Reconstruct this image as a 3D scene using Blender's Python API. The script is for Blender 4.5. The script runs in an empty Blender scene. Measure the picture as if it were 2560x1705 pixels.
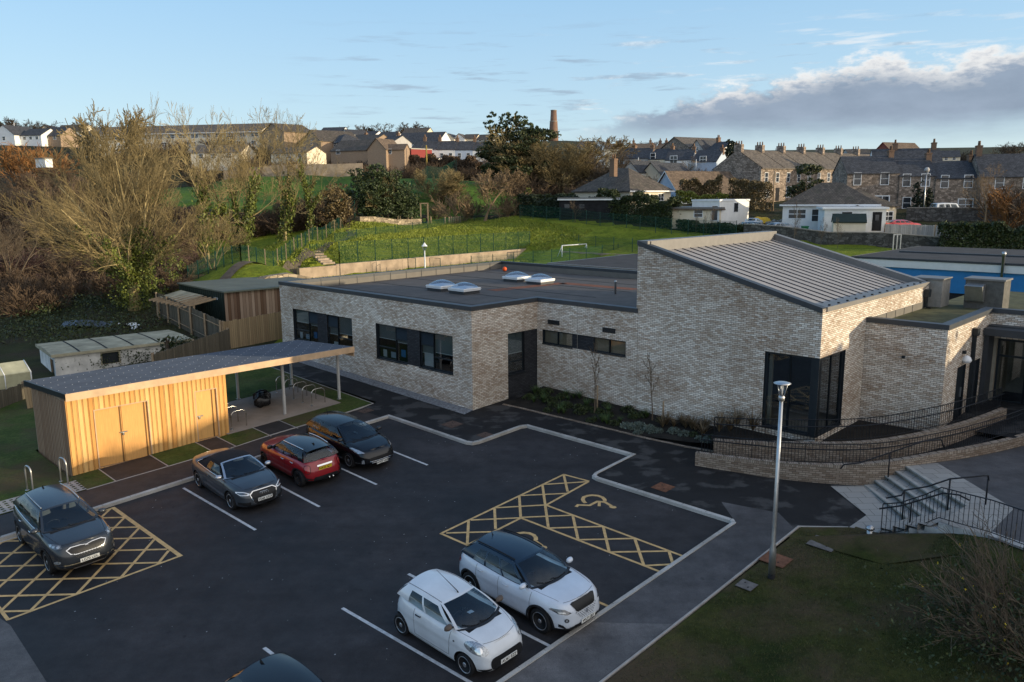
import bpy,bmesh,math,random
import numpy as np
from mathutils import Vector,Matrix
from mathutils.bvhtree import BVHTree
from mathutils.geometry import tessellate_polygon
rnd=random.Random(7)
D=bpy.data
scene=bpy.context.scene
COL=scene.collection
rad=math.radians
FPX=1991.0
PIT,ROL=rad(10.33),rad(-0.38)
CAMZ=10.0
_cp,_sp,_c,_s=math.cos(PIT),math.sin(PIT),math.cos(ROL),math.sin(ROL)
FW=Vector((0,_cp,-_sp));_up=Vector((0,_sp,_cp));_rt=Vector((1,0,0))
RT=_rt*_c+_up*_s
UP=_rt*-_s+_up*_c
C0=Vector((0,0,CAMZ))
def ray(u,v):return FW+RT*((u-1280)/FPX)-UP*((v-852.5)/FPX)
def at(u,v,Y):
 d=ray(u,v);return C0+d*(Y/d.y)
def atz(u,v,z):
 d=ray(u,v);return C0+d*((z-CAMZ)/d.z)
PA,PB,PC=-1.82,.0083,.056
def S(x,y):return PA+PB*x+PC*y
def ats(u,v):
 d=ray(u,v);t=(PA-CAMZ)/(d.z-PB*d.x-PC*d.y);return C0+d*t
TH=rad(46.0)
RX=Vector((math.cos(TH),math.sin(TH),0));FX=Vector((-math.sin(TH),math.cos(TH),0))
B0=Vector((-1.83,35.62,0))
def W(r,f,z=0.0):
 p=B0+RX*r+FX*f;return Vector((p.x,p.y,z))
def Srf(r,f):
 p=W(r,f);return S(p.x,p.y)
def rf(p):
 q=Vector(p)-B0;return q.dot(RX),q.dot(FX)
def Zt(a,b):return 600+a*.27421,240+b*.27421
def Zs(a,b):return 1160+a*.27421,240+b*.27421
def Zd(a,b):return 1760+a*.34438,300+b*.34438
def Zu(a,b):return a*.27421,200+b*.27421
def Zj(a,b):return a*.27421,620+b*.27421
class N:
 def __init__(s,name):
  s.m=D.materials.new(name);s.m.use_nodes=True
  s.t=s.m.node_tree;s.n=s.t.nodes;s.l=s.t.links
  s.b=s.n['Principled BSDF'];s.tc=s.n.new('ShaderNodeTexCoord');s.out=s.n['Material Output']
 def noise(s,scale,detail=4,rough=.6,coord='Object',vec=None,stretch=None):
  t=s.n.new('ShaderNodeTexNoise');t.inputs['Scale'].default_value=scale
  t.inputs['Detail'].default_value=detail;t.inputs['Roughness'].default_value=rough
  v=vec or s.tc.outputs[coord]
  if stretch:
   m=s.n.new('ShaderNodeMapping');m.inputs['Scale'].default_value=stretch
   s.l.new(v,m.inputs['Vector']);v=m.outputs[0]
  s.l.new(v,t.inputs['Vector']);return t.outputs['Fac']
 def ramp(s,fac,stops):
  r=s.n.new('ShaderNodeValToRGB');e=r.color_ramp.elements
  while len(e)>1:e.remove(e[-1])
  for i,(p,c)in enumerate(stops):
   if i==0:e[0].position=p;el=e[0]
   else:el=e.new(p)
   el.color=(*c,1)if len(c)==3 else c
  s.l.new(fac,r.inputs[0]);return r.outputs[0]
 def mix(s,fac,a,b,mode='MIX'):
  m=s.n.new('ShaderNodeMix');m.data_type='RGBA';m.blend_type=mode
  for sock,val in((m.inputs[0],fac),(m.inputs[6],a),(m.inputs[7],b)):
   if isinstance(val,bpy.types.NodeSocket):s.l.new(val,sock)
   elif isinstance(val,(int,float)):sock.default_value=val
   else:sock.default_value=(*val,1)
  return m.outputs[2]
 def math(s,op,a,b=None):
  m=s.n.new('ShaderNodeMath');m.operation=op
  for i,val in enumerate((a,b)):
   if val is None:continue
   if isinstance(val,bpy.types.NodeSocket):s.l.new(val,m.inputs[i])
   else:m.inputs[i].default_value=val
  return m.outputs[0]
 def col(s,c):
  if isinstance(c,bpy.types.NodeSocket):s.l.new(c,s.b.inputs['Base Color'])
  else:s.b.inputs['Base Color'].default_value=(*c,1)
 def bump(s,h,strength=.4,dist=.02):
  b=s.n.new('ShaderNodeBump');b.inputs['Strength'].default_value=strength
  b.inputs['Distance'].default_value=dist
  s.l.new(h,b.inputs['Height']);s.l.new(b.outputs[0],s.b.inputs['Normal'])
 def set(s,**k):
  for a,v in k.items():s.b.inputs[{'rough':'Roughness','metal':'Metallic','spec':'Specular IOR Level','coat':'Coat Weight','coatr':'Coat Roughness'}[a]].default_value=v
  return s
def lin(h):
 o=[]
 for i in(0,2,4):
  v=int(h[i:i+2],16)/255;o.append(v/12.92 if v<=.04045 else((v+.055)/1.055)**2.4)
 return tuple(o)
def sc(c,k):return tuple(x*k for x in c)
def plain(name,c,rough=.6,metal=0,var=.2,scale=2.5,bump=0,spec=.3,coat=0,coord='Object'):
 n=N(name);n.set(rough=rough,metal=metal,spec=spec,coat=coat)
 if var:
  f=n.noise(scale,6,.65,coord)
  n.col(n.ramp(f,[(.3,sc(c,1-var)),(.7,sc(c,1+var))]))
  if bump:n.bump(n.noise(scale*12,5,.7,coord),bump,.01)
 else:n.col(c)
 return n.m
def brick(name,c1,c2,mortar,w=.225,h=.075,patch=.5,patchc=None,sc_=1.0):
 n=N(name);n.set(rough=.85,spec=.2)
 t=n.n.new('ShaderNodeTexBrick');n.l.new(n.tc.outputs['UV'],t.inputs['Vector'])
 t.inputs['Scale'].default_value=sc_;t.inputs['Brick Width'].default_value=w;t.inputs['Row Height'].default_value=h
 t.inputs['Mortar Size'].default_value=.009;t.inputs['Mortar Smooth'].default_value=.3;t.inputs['Bias'].default_value=-.1
 t.inputs['Color1'].default_value=(*c1,1);t.inputs['Color2'].default_value=(*c2,1);t.inputs['Mortar'].default_value=(*mortar,1)
 if patchc:
  f=n.noise(.5,5,.62,'UV',stretch=(.6,1.5,1));f=n.ramp(f,[(.44,(0,0,0)),(.62,(patch,)*3)])
  f2=n.ramp(n.noise(9,3,.6,'UV',stretch=(.45,1.4,1)),[(.35,(.0,)*3),(.65,(1,1,1))])
  c=n.mix(n.math('MULTIPLY',f,f2),t.outputs['Color'],n.mix(t.outputs['Fac'],patchc,mortar))
  lo=n.noise(.18,3,.5,'UV')
  c=n.mix(1,c,n.ramp(lo,[(.3,(.78,.76,.74)),(.7,(1.1,1.1,1.1))]),'MULTIPLY')
 else:c=t.outputs['Color']
 n.col(c);n.bump(n.math('SUBTRACT',1.0,t.outputs['Fac']),.5,.01)
 return n.m
def tarmac(name,c,patchy=.35,wet=None,rough=.8):
 n=N(name);n.set(rough=rough,spec=.35)
 a=n.noise(.22,5,.6);b=n.noise(45,3,.8);g=n.noise(1.6,5,.7)
 c0=n.ramp(a,[(.3,sc(c,1-patchy)),(.7,sc(c,1+patchy))])
 c1=n.mix(.7,c0,n.ramp(g,[(.3,(.5,)*3),(.7,(1.45,)*3)]),'MULTIPLY')
 st=n.noise(.5,5,.65,stretch=(.12,1,1));c1=n.mix(.6,c1,n.ramp(st,[(.32,(.55,)*3),(.62,(1.25,)*3)]),'MULTIPLY')
 sp=n.ramp(n.noise(3.1,2,.5),[(.70,(0,0,0)),(.76,(.75,)*3)]);c1=n.mix(sp,c1,sc(c,.45))
 c2=n.mix(.7,c1,n.ramp(b,[(.25,(.45,)*3),(.75,(1.6,)*3)]),'MULTIPLY')
 if wet:
  wf=n.ramp(n.noise(.9,5,.55,stretch=(1,1.3,1)),[(.52,(0,0,0)),(.60,(1,1,1))])
  c2=n.mix(n.math('MULTIPLY',wf,.6),c2,wet)
 n.col(c2);n.bump(b,.5,.008)
 r=n.ramp(a,[(.3,(rough-.18,)*3),(.7,(min(1,rough+.1),)*3)]);n.l.new(r,n.b.inputs['Roughness'])
 return n.m
def grass_mat(name,dark,mid,lite,patch=None,scale=.5,bumpd=.12):
 n=N(name);n.set(rough=.9,spec=.15)
 a=n.noise(scale,6,.62);b=n.noise(scale*9,5,.7);f=n.noise(26,3,.75)
 c=n.ramp(a,[(.25,dark),(.5,mid),(.75,lite)])
 c=n.mix(.75,c,n.ramp(b,[(.25,(.45,.45,.4)),(.75,(1.5,1.5,1.35))]),'MULTIPLY')
 c=n.mix(.6,c,n.ramp(f,[(.2,(.4,)*3),(.8,(1.6,)*3)]),'MULTIPLY')
 if patch:
  p=n.ramp(n.noise(.33,6,.65),[(.45,(0,0,0)),(.62,(.85,)*3)])
  c=n.mix(p,c,n.mix(.6,patch,n.ramp(f,[(.2,(.5,)*3),(.8,(1.5,)*3)]),'MULTIPLY'))
 n.col(c)
 h=n.math('ADD',n.math('MULTIPLY',b,1.0),n.math('MULTIPLY',f,.4));n.bump(h,.9,bumpd)
 return n.m
def boards(name,cols,bw=.14,axis='x',dark=.25,rough=.7):
 n=N(name);n.set(rough=rough,spec=.25)
 sep=n.n.new('ShaderNodeSeparateXYZ');n.l.new(n.tc.outputs['UV'],sep.inputs[0])
 ux=n.math('DIVIDE',sep.outputs[0 if axis=='x' else 1],bw);fl=n.math('FLOOR',ux)
 w=n.n.new('ShaderNodeTexWhiteNoise');w.noise_dimensions='1D';n.l.new(fl,w.inputs['W'])
 k=len(cols)-1
 c=n.ramp(w.outputs['Value'],[(i/k,cc)for i,cc in enumerate(cols)])
 g=n.noise(3,6,.7,'UV',stretch=(14,.6,1)if axis=='x' else(.6,14,1))
 c=n.mix(.6,c,n.ramp(g,[(.25,(.62,)*3),(.75,(1.35,)*3)]),'MULTIPLY')
 fr=n.math('FRACT',ux);e=n.math('LESS_THAN',fr,.07)
 c=n.mix(e,c,sc(cols[0],dark));n.col(c)
 n.bump(n.math('SUBTRACT',1.0,e),.6,.015);return n.m
def tiles(name,c,row=.3,colw=.3,var=.35,moss=None):
 n=N(name);n.set(rough=.8,spec=.3)
 t=n.n.new('ShaderNodeTexBrick');n.l.new(n.tc.outputs['UV'],t.inputs['Vector'])
 t.inputs['Scale'].default_value=1;t.inputs['Brick Width'].default_value=colw;t.inputs['Row Height'].default_value=row
 t.inputs['Mortar Size'].default_value=.02;t.inputs['Color1'].default_value=(*sc(c,1+var),1);t.inputs['Color2'].default_value=(*sc(c,1-var),1)
 t.inputs['Mortar'].default_value=(*sc(c,.4),1)
 cc=n.mix(.6,t.outputs['Color'],n.ramp(n.noise(1.2,6,.7),[(.3,(.6,)*3),(.7,(1.35,)*3)]),'MULTIPLY')
 if moss:cc=n.mix(n.ramp(n.noise(.9,5,.7),[(.5,(0,0,0)),(.7,(.7,)*3)]),cc,moss)
 n.col(cc);n.bump(n.math('SUBTRACT',1.0,t.outputs['Fac']),.5,.03);return n.m
def stone(name,c1,c2,mortar,scale=2.2):
 n=N(name);n.set(rough=.9,spec=.2)
 m=n.n.new('ShaderNodeMapping');m.inputs['Scale'].default_value=(1,1.7,1);n.l.new(n.tc.outputs['UV'],m.inputs['Vector'])
 v=n.n.new('ShaderNodeTexVoronoi');v.inputs['Scale'].default_value=scale;n.l.new(m.outputs[0],v.inputs['Vector'])
 e=n.n.new('ShaderNodeTexVoronoi');e.feature='DISTANCE_TO_EDGE';e.inputs['Scale'].default_value=scale;n.l.new(m.outputs[0],e.inputs['Vector'])
 sp=n.n.new('ShaderNodeSeparateColor');n.l.new(v.outputs['Color'],sp.inputs[0])
 c=n.ramp(sp.outputs[0],[(0,c1),(.6,c2),(1,sc(c2,1.4))])
 c=n.mix(n.ramp(e.outputs['Distance'],[(.02,(1,1,1)),(.07,(0,0,0))]),c,mortar)
 n.col(c);n.bump(e.outputs['Distance'],.5,.04);return n.m
def paint(name,c,rough=.32,metal=.0,coat=.8):
 n=N(name);n.set(rough=rough,metal=metal,coat=coat,coatr=.06,spec=.5)
 f=n.noise(1.3,5,.6);dirt=n.ramp(f,[(.35,sc(c,.86)),(.65,c)])
 fl=n.noise(900,1,.5);n.col(n.mix(.12,dirt,n.ramp(fl,[(.3,(.5,)*3),(.7,(1.5,)*3)]),'MULTIPLY'))
 return n.m
def glass(name,tint,opacity=.55,refl=.10,rough=.03):
 n=N(name);n.n.remove(n.b)
 tr=n.n.new('ShaderNodeBsdfTransparent');tr.inputs[0].default_value=(*tint,1)
 df=n.n.new('ShaderNodeBsdfDiffuse');df.inputs[0].default_value=(.006,.008,.01,1)
 m1=n.n.new('ShaderNodeMixShader');m1.inputs[0].default_value=opacity;n.l.new(tr.outputs[0],m1.inputs[1]);n.l.new(df.outputs[0],m1.inputs[2])
 gl=n.n.new('ShaderNodeBsdfGlossy');gl.inputs['Roughness'].default_value=rough;gl.inputs[0].default_value=(.9,.95,1,1)
 ge=n.n.new('ShaderNodeNewGeometry');vm=n.n.new('ShaderNodeVectorMath');vm.operation='DOT_PRODUCT'
 n.l.new(ge.outputs['Normal'],vm.inputs[0]);n.l.new(ge.outputs['Incoming'],vm.inputs[1])
 f=n.math('ADD',n.math('MULTIPLY',n.math('POWER',n.math('SUBTRACT',1.0,n.math('ABSOLUTE',vm.outputs['Value'])),5),.9),refl*.35+.012)
 m2=n.n.new('ShaderNodeMixShader');n.l.new(f,m2.inputs[0]);n.l.new(m1.outputs[0],m2.inputs[1]);n.l.new(gl.outputs[0],m2.inputs[2])
 n.l.new(m2.outputs[0],n.out.inputs[0]);return n.m
def leafmat(name,c1,c2,rough=.55,trans=.25):
 n=N(name);n.set(rough=rough,spec=.35)
 oi=n.n.new('ShaderNodeNewGeometry')
 c=n.ramp(oi.outputs['Random Per Island'],[(0,c1),(.7,c2),(1,sc(c2,1.5))])
 c=n.mix(.5,c,n.ramp(n.noise(.8,4,.6),[(.3,(.5,)*3),(.7,(1.4,)*3)]),'MULTIPLY')
 n.col(c);return n.m
def barkmat(name,c1,c2):
 n=N(name);n.set(rough=.9,spec=.15)
 oi=n.n.new('ShaderNodeNewGeometry')
 c=n.ramp(oi.outputs['Random Per Island'],[(0,c1),(1,c2)])
 n.col(n.mix(.5,c,n.ramp(n.noise(2.5,5,.7),[(.3,(.55,)*3),(.7,(1.45,)*3)]),'MULTIPLY'));return n.m
M={}
M['brick']=brick('pale_brick',(.88,.82,.73),(.49,.385,.29),(.135,.11,.088),patch=.88,patchc=(.30,.19,.115))
M['brick_dark']=brick('dark_brick',(.045,.048,.055),(.025,.027,.032),(.012,)*3)
M['brick_brown']=brick('brown_brick',(.40,.33,.265),(.20,.145,.105),(.10,.085,.07),patch=.7,patchc=(.17,.11,.075))
M['alu']=plain('dark_aluminium',(.022,.028,.034),.4,.3,.15)
M['alu_roof']=plain('zinc_roof',(.36,.325,.295),.55,.2,.1,1.2)
M['seam']=plain('zinc_seam',(.045,.045,.05),.5,.3,.1)
M['coping']=plain('grey_coping',(.06,.064,.07),.5,.3,.12)
M['coping_lite']=plain('pale_coping',(.20,.19,.18),.5,.3,.1)
M['felt']=plain('grey_roof_felt',(.098,.086,.078),.9,0,.22,1.1,.3)
M['felt_dark']=plain('dark_roof_felt',(.05,.046,.045),.9,0,.3,.7,.4)
M['felt_upstand']=plain('upstand_felt',(.17,.155,.135),.9,0,.12,1.5)
M['moss_roof']=plain('mossy_roof',(.085,.085,.04),.95,0,.45,1.4,.3)
M['redfelt']=plain('red_walkway_felt',(.20,.075,.04),.9,0,.3,3)
M['winglass']=glass('window_glass',(.66,.74,.76),.2,.42)
M['carglass']=glass('car_glass',(.78,.88,.90),.14,.13,.02)
M['blind']=plain('grey_blind',(.20,.22,.225),.9,0,.08)
M['blind_brown']=plain('brown_blind',(.50,.37,.25),.9,0,.08,9)
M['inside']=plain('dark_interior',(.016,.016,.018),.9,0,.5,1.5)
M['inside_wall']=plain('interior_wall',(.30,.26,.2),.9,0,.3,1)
M['white']=plain('white_paint',(.72,.72,.70),.6,0,.06)
M['whiteplastic']=plain('white_upvc',(.78,.78,.78),.4,0,.04)
M['dome']=glass('skylight_dome',(.8,.87,.95),.12,.35,.08)
M['tarmac']=tarmac('car_park_tarmac',(.029,.027,.0285),.45)
M['tarmac_dark']=tarmac('pavement_tarmac',(.0105,.0098,.0102),.3,(.075,.071,.068))
M['tarmac_brown']=tarmac('brown_tarmac',(.037,.031,.029),.25)
M['tarmac_pale']=tarmac('worn_tarmac',(.12,.112,.11),.4)
M['tarmac_mid']=tarmac('footway_tarmac',(.075,.071,.072),.25)
M['kerb']=plain('kerb_concrete',(.42,.40,.37),.85,0,.25,1.5,.2)
M['concrete']=plain('concrete_slab',(.33,.27,.225),.85,0,.18,1.2,.15)
M['edging']=plain('edging_concrete',(.36,.33,.30),.85,0,.2)
M['gravel']=plain('grey_gravel',(.20,.20,.205),.95,0,.6,9,.8)
M['soil']=plain('planting_soil',(.016,.013,.010),.95,0,.7,2,.8)
M['paving']=brick('stone_paving',(.33,.315,.29),(.27,.255,.235),(.11,.10,.09),w=.6,h=.45)
M['marking_white']=plain('white_marking',(.52,.52,.52),.75,0,.3,6)
M['marking_yellow']=plain('yellow_marking',(.60,.39,.17),.75,0,.25,6)
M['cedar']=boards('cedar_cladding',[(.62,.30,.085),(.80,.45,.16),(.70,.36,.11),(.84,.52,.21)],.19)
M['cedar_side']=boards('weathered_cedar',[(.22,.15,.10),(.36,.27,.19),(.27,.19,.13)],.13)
M['cedar_door']=boards('cedar_door',[(.64,.32,.10),(.72,.39,.13),(.67,.34,.11)],.93)
M['fascia']=plain('pine_fascia',(.56,.38,.23),.65,0,.18,2,.1)
M['shedroof']=plain('blue_grey_sheet',(.085,.10,.125),.42,.2,.15,1)
M['cladmix']=boards('striped_cladding',[(.10,.055,.035),(.15,.085,.05),(.34,.25,.19),(.12,.065,.04),(.28,.2,.15)],.22)
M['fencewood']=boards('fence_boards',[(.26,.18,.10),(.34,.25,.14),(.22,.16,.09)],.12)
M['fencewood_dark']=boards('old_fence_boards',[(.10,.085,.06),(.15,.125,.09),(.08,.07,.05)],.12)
M['timber']=plain('timber_post',(.30,.22,.14),.8,0,.25,4)
M['steel']=plain('galvanised_steel',(.5,.5,.5),.38,.85,.15,4)
M['stainless']=plain('stainless_tube',(.62,.6,.56),.25,1,.05)
M['postwhite']=plain('grey_white_post',(.5,.49,.47),.5,.1,.1)
M['railing']=plain('dark_railing',(.016,.018,.022),.45,.3,.2)
M['black']=plain('black_rubber',(.012,.012,.013),.8,0,.3,5)
M['blackplastic']=plain('black_plastic',(.018,.018,.02),.5,0,.2,5)
M['bag']=plain('black_polythene',(.012,.012,.014),.25,0,.3,3,.8,.5)
M['manhole']=plain('rusty_cover',(.17,.075,.042),.85,.1,.4,6,.6)
M['manhole_brown']=plain('brown_cover',(.10,.065,.05),.9,.1,.4,5,.6)
M['manhole_grey']=plain('grey_cover',(.15,.135,.125),.9,.1,.35,5,.6)
M['grass_bank']=grass_mat('bank_grass',(.075,.115,.010),(.18,.215,.020),(.29,.30,.04),None,.35,.16)
M['grass_lawn']=grass_mat('lawn_grass',(.014,.026,.005),(.038,.044,.010),(.082,.074,.024),(.085,.058,.036),.3,.08)
M['grass_shed']=grass_mat('short_grass',(.03,.055,.012),(.06,.085,.02),(.10,.12,.04),(.09,.065,.035),.8,.05)
M['ground']=grass_mat('rough_ground',(.025,.03,.012),(.045,.05,.02),(.08,.075,.035),(.06,.045,.03),.06,.3)
M['path']=plain('gravel_path',(.10,.08,.06),.95,0,.35,2,.5)
M['greensteel']=plain('green_fence_steel',(.012,.055,.045),.5,.2,.15)
M['retaining']=plain('cream_concrete_wall',(.36,.275,.20),.85,0,.3,.9,.2)
M['stone_rust']=stone('rubble_stone',(.22,.17,.12),(.40,.32,.22),(.12,.1,.07),2.0)
M['stonewall']=stone('garden_stone_wall',(.055,.05,.045),(.12,.11,.10),(.05,.045,.04),2.4)
M['stonehouse']=stone('granite_rubble_house',(.15,.115,.09),(.32,.25,.20),(.14,.115,.09),2.6)
M['stonequoin']=plain('granite_quoins',(.30,.26,.22),.9,0,.2)
M['slate']=tiles('slate_roof',(.065,.066,.072),.25,.3)
M['slate_old']=tiles('weathered_slate',(.15,.125,.10),.25,.3,.3)
M['tile_brown']=tiles('concrete_tile_brown',(.11,.09,.072),.32,.3,.3,(.05,.05,.03))
M['tile_tan']=tiles('concrete_tile_tan',(.16,.115,.08),.32,.3,.25)
M['ren_white']=plain('white_render',(.80,.79,.76),.85,0,.1,.8)
M['ren_cream']=plain('cream_render',(.74,.64,.48),.85,0,.1,.8)
M['ren_grey']=plain('grey_render',(.42,.40,.38),.85,0,.15,.8)
M['ren_blue']=plain('pale_blue_render',(.45,.52,.62),.85,0,.1,.8)
M['brick_tan']=brick('tan_brick',(.40,.285,.19),(.31,.21,.14),(.24,.19,.15))
M['brick_red']=brick('red_brick',(.32,.09,.06),(.24,.07,.05),(.18,.12,.1))
M['redpaint']=plain('dark_red_render',(.26,.035,.03),.7,0,.1)
M['chimbrick']=brick('chimney_brick',(.25,.155,.10),(.18,.115,.08),(.14,.1,.08))
M['pane']=plain('dark_pane',(.03,.035,.042),.08,0,.3,.7,0,.6)
M['skyblue']=plain('blue_cladding',(.03,.20,.46),.6,0,.2,.6)
M['hutwhite']=plain('stained_white_wall',(.62,.61,.58),.85,0,.3,1.1,.3)
M['hutroof']=plain('lichen_sheet_roof',(.34,.31,.22),.9,0,.4,.9,.3)
M['contgreen']=plain('dark_green_steel',(.018,.03,.024),.6,.1,.2)
M['controof']=plain('grey_green_roof',(.13,.14,.11),.7,0,.2,.6)
M['greenhouse']=plain('dirty_pane',(.40,.38,.25),.4,0,.25,1.2)
M['red']=plain('red_plastic',(.5,.03,.02),.5,0,.1)
M['orange']=plain('orange_ball',(.7,.1,.02),.5,0,.1)
M['greenbin']=plain('green_bin',(.01,.16,.06),.5,0,.15)
M['yellow']=plain('yellow_sheet',(.7,.42,.03),.6,0,.3)
M['bark_pale']=barkmat('pale_bark',(.22,.17,.08),(.44,.34,.17))
M['bark_grey']=barkmat('grey_bark',(.075,.058,.042),(.155,.12,.085))
M['bark_dark']=barkmat('dark_bark',(.035,.027,.02),(.09,.07,.052))
M['twig_rust']=barkmat('rust_twigs',(.16,.075,.03),(.32,.16,.06));M['twig_purple']=barkmat('purple_brown_twigs',(.07,.042,.038),(.15,.09,.08));M['twig_olive']=barkmat('olive_twigs',(.125,.096,.047),(.27,.205,.10))
M['twig_brown']=barkmat('brown_twigs',(.06,.042,.03),(.15,.105,.07))
M['twig_tan']=barkmat('tan_twigs',(.14,.095,.06),(.28,.20,.12))
M['ivy']=leafmat('ivy_leaves',(.035,.055,.010),(.13,.15,.026))
M['holly']=leafmat('holly_leaves',(.022,.035,.012),(.06,.08,.028))
M['conifer']=leafmat('conifer_needles',(.022,.032,.012),(.06,.07,.025))
M['cypress']=leafmat('cypress_needles',(.010,.018,.010),(.025,.038,.018))
M['hedge']=leafmat('hedge_leaves',(.015,.024,.008),(.045,.06,.018))
M['hedge_yel']=leafmat('golden_leaves',(.09,.11,.015),(.18,.19,.03))
M['rustleaf']=leafmat('rust_leaves',(.07,.05,.022),(.16,.115,.05))
M['plantleaf']=leafmat('bed_leaves',(.02,.04,.010),(.06,.10,.025))
M['plantgrey']=leafmat('grey_leaves',(.07,.09,.07),(.14,.17,.14))
M['plantstraw']=leafmat('straw_leaves',(.09,.06,.035),(.18,.13,.07))
M['bladegreen']=leafmat('grass_blades',(.12,.155,.014),(.23,.255,.03))
M['bladelawn']=leafmat('lawn_blades',(.022,.034,.008),(.085,.085,.03))
class MB:
 def __init__(s):s.v=[];s.f=[];s.m=[];s.sm=[]
 def add(s,vs,fs,mi=0,smooth=False):
  o=len(s.v);s.v.extend([tuple(v)for v in vs]);s.f.extend([tuple(i+o for i in f)for f in fs])
  s.m.extend([mi]*len(fs));s.sm.extend([smooth]*len(fs));return s
 def poly(s,pts,mi=0):return s.add(pts,[tuple(range(len(pts)))],mi)
 def cpoly(s,pts,mi=0):
  t=tessellate_polygon([[Vector((p[0],p[1],0))for p in pts]])
  a=sum(pts[i][0]*pts[(i+1)%len(pts)][1]-pts[(i+1)%len(pts)][0]*pts[i][1]for i in range(len(pts)))
  fs=[]
  for q in t:
   A,Bq,Cq=(pts[i]for i in q)
   cr=(Bq[0]-A[0])*(Cq[1]-A[1])-(Bq[1]-A[1])*(Cq[0]-A[0])
   fs.append(tuple(q)if cr>0 else tuple(reversed(q)))
  return s.add(pts,fs,mi)
 def box(s,x0,x1,y0,y1,z0,z1,mi=0,mat=None):
  vs=[Vector(p)for p in((x0,y0,z0),(x1,y0,z0),(x1,y1,z0),(x0,y1,z0),(x0,y0,z1),(x1,y0,z1),(x1,y1,z1),(x0,y1,z1))]
  if mat:vs=[mat@v for v in vs]
  return s.add(vs,[(0,3,2,1),(4,5,6,7),(0,1,5,4),(1,2,6,5),(2,3,7,6),(3,0,4,7)],mi)
 def prism(s,pts,z0,z1,mi=0):
  a=sum(pts[i][0]*pts[(i+1)%len(pts)][1]-pts[(i+1)%len(pts)][0]*pts[i][1]for i in range(len(pts)))
  if a<0:pts=list(reversed(pts))
  g=lambda z,p:z(p[0],p[1])if callable(z)else z
  n=len(pts);vs=[(p[0],p[1],g(z0,p))for p in pts]+[(p[0],p[1],g(z1,p))for p in pts]
  fs=[tuple(range(n-1,-1,-1)),tuple(range(n,2*n))]+[(i,(i+1)%n,n+(i+1)%n,n+i)for i in range(n)]
  return s.add(vs,fs,mi)
 def tube(s,pts,r,n=6,mi=0,smooth=True,cap=True):
  pts=[Vector(p)for p in pts];k=len(pts);vs=[];rs=r if isinstance(r,(list,tuple))else[r]*k
  prev=None
  for i,p in enumerate(pts):
   d=(pts[min(i+1,k-1)]-pts[max(i-1,0)])
   if d.length<1e-9:d=Vector((0,0,1))
   d.normalize()
   if prev is None:a=d.cross(Vector((0,0,1))if abs(d.z)<.9 else Vector((1,0,0)))
   else:a=prev-d*prev.dot(d)
   a.normalize();prev=a;b=d.cross(a)
   for j in range(n):
    t=2*math.pi*j/n;vs.append(p+(a*math.cos(t)+b*math.sin(t))*rs[i])
  fs=[(i*n+j,i*n+(j+1)%n,(i+1)*n+(j+1)%n,(i+1)*n+j)for i in range(k-1)for j in range(n)]
  if cap and n>2:fs+=[tuple(range(n-1,-1,-1)),tuple((k-1)*n+j for j in range(n))]
  return s.add(vs,fs,mi,smooth)
 def lathe(s,prof,n=20,mi=0,mat=None,smooth=True):
  vs=[];k=len(prof)
  for r_,z in prof:
   for j in range(n):
    t=2*math.pi*j/n;v=Vector((r_*math.cos(t),r_*math.sin(t),z));vs.append(mat@v if mat else v)
  fs=[(i*n+j,i*n+(j+1)%n,(i+1)*n+(j+1)%n,(i+1)*n+j)for i in range(k-1)for j in range(n)]
  fs+=[tuple(range(n-1,-1,-1)),tuple((k-1)*n+j for j in range(n))]
  return s.add(vs,fs,mi,smooth)
 def grid(s,fn,nu,nv,mi=0,smooth=True,skip=None):
  vs=[fn(i/nu,j/nv)for i in range(nu+1)for j in range(nv+1)]
  fs=[(i*(nv+1)+j,(i+1)*(nv+1)+j,(i+1)*(nv+1)+j+1,i*(nv+1)+j+1)for i in range(nu)for j in range(nv)if not(skip and skip(i,j))]
  return s.add(vs,fs,mi,smooth)
 def mesh(s,name,mats):
  me=D.meshes.new(name);me.from_pydata([tuple(v)for v in s.v],[],s.f)
  for m in(mats if isinstance(mats,(list,tuple))else[mats]):me.materials.append(M[m]if isinstance(m,str)else m)
  me.polygons.foreach_set('material_index',s.m);me.polygons.foreach_set('use_smooth',s.sm)
  autouv(me);me.update();return me
 def build(s,name,mats,parent=None,loc=None):
  o=D.objects.new(name,s.mesh(name,mats));COL.objects.link(o)
  if parent:o.parent=parent
  if loc is not None:o.location=loc
  return o
def autouv(me):
 n=len(me.loops)
 if not n:return
 uvl=me.uv_layers.new(name='UVMap')
 co=np.empty(len(me.vertices)*3,np.float32);me.vertices.foreach_get('co',co);co=co.reshape(-1,3)
 vi=np.empty(n,np.int32);me.loops.foreach_get('vertex_index',vi)
 pn=np.empty(len(me.polygons)*3,np.float32);me.polygons.foreach_get('normal',pn);pn=pn.reshape(-1,3)
 lt=np.empty(len(me.polygons),np.int32);me.polygons.foreach_get('loop_total',lt)
 nn=np.repeat(pn,lt,axis=0);p=co[vi]
 hor=np.hypot(nn[:,0],nn[:,1]);hs=np.maximum(hor,1e-6)
 tx,ty=-nn[:,1]/hs,nn[:,0]/hs
 u=p[:,0]*tx+p[:,1]*ty
 flat=np.abs(nn[:,2])>.95
 sl=np.where(hor>.2,p[:,2]/np.maximum(hor,.2),0)
 uv=np.stack([np.where(flat,p[:,0],u),np.where(flat,p[:,1],sl)],1).astype(np.float32)
 uvl.data.foreach_set('uv',uv.ravel())
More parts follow.
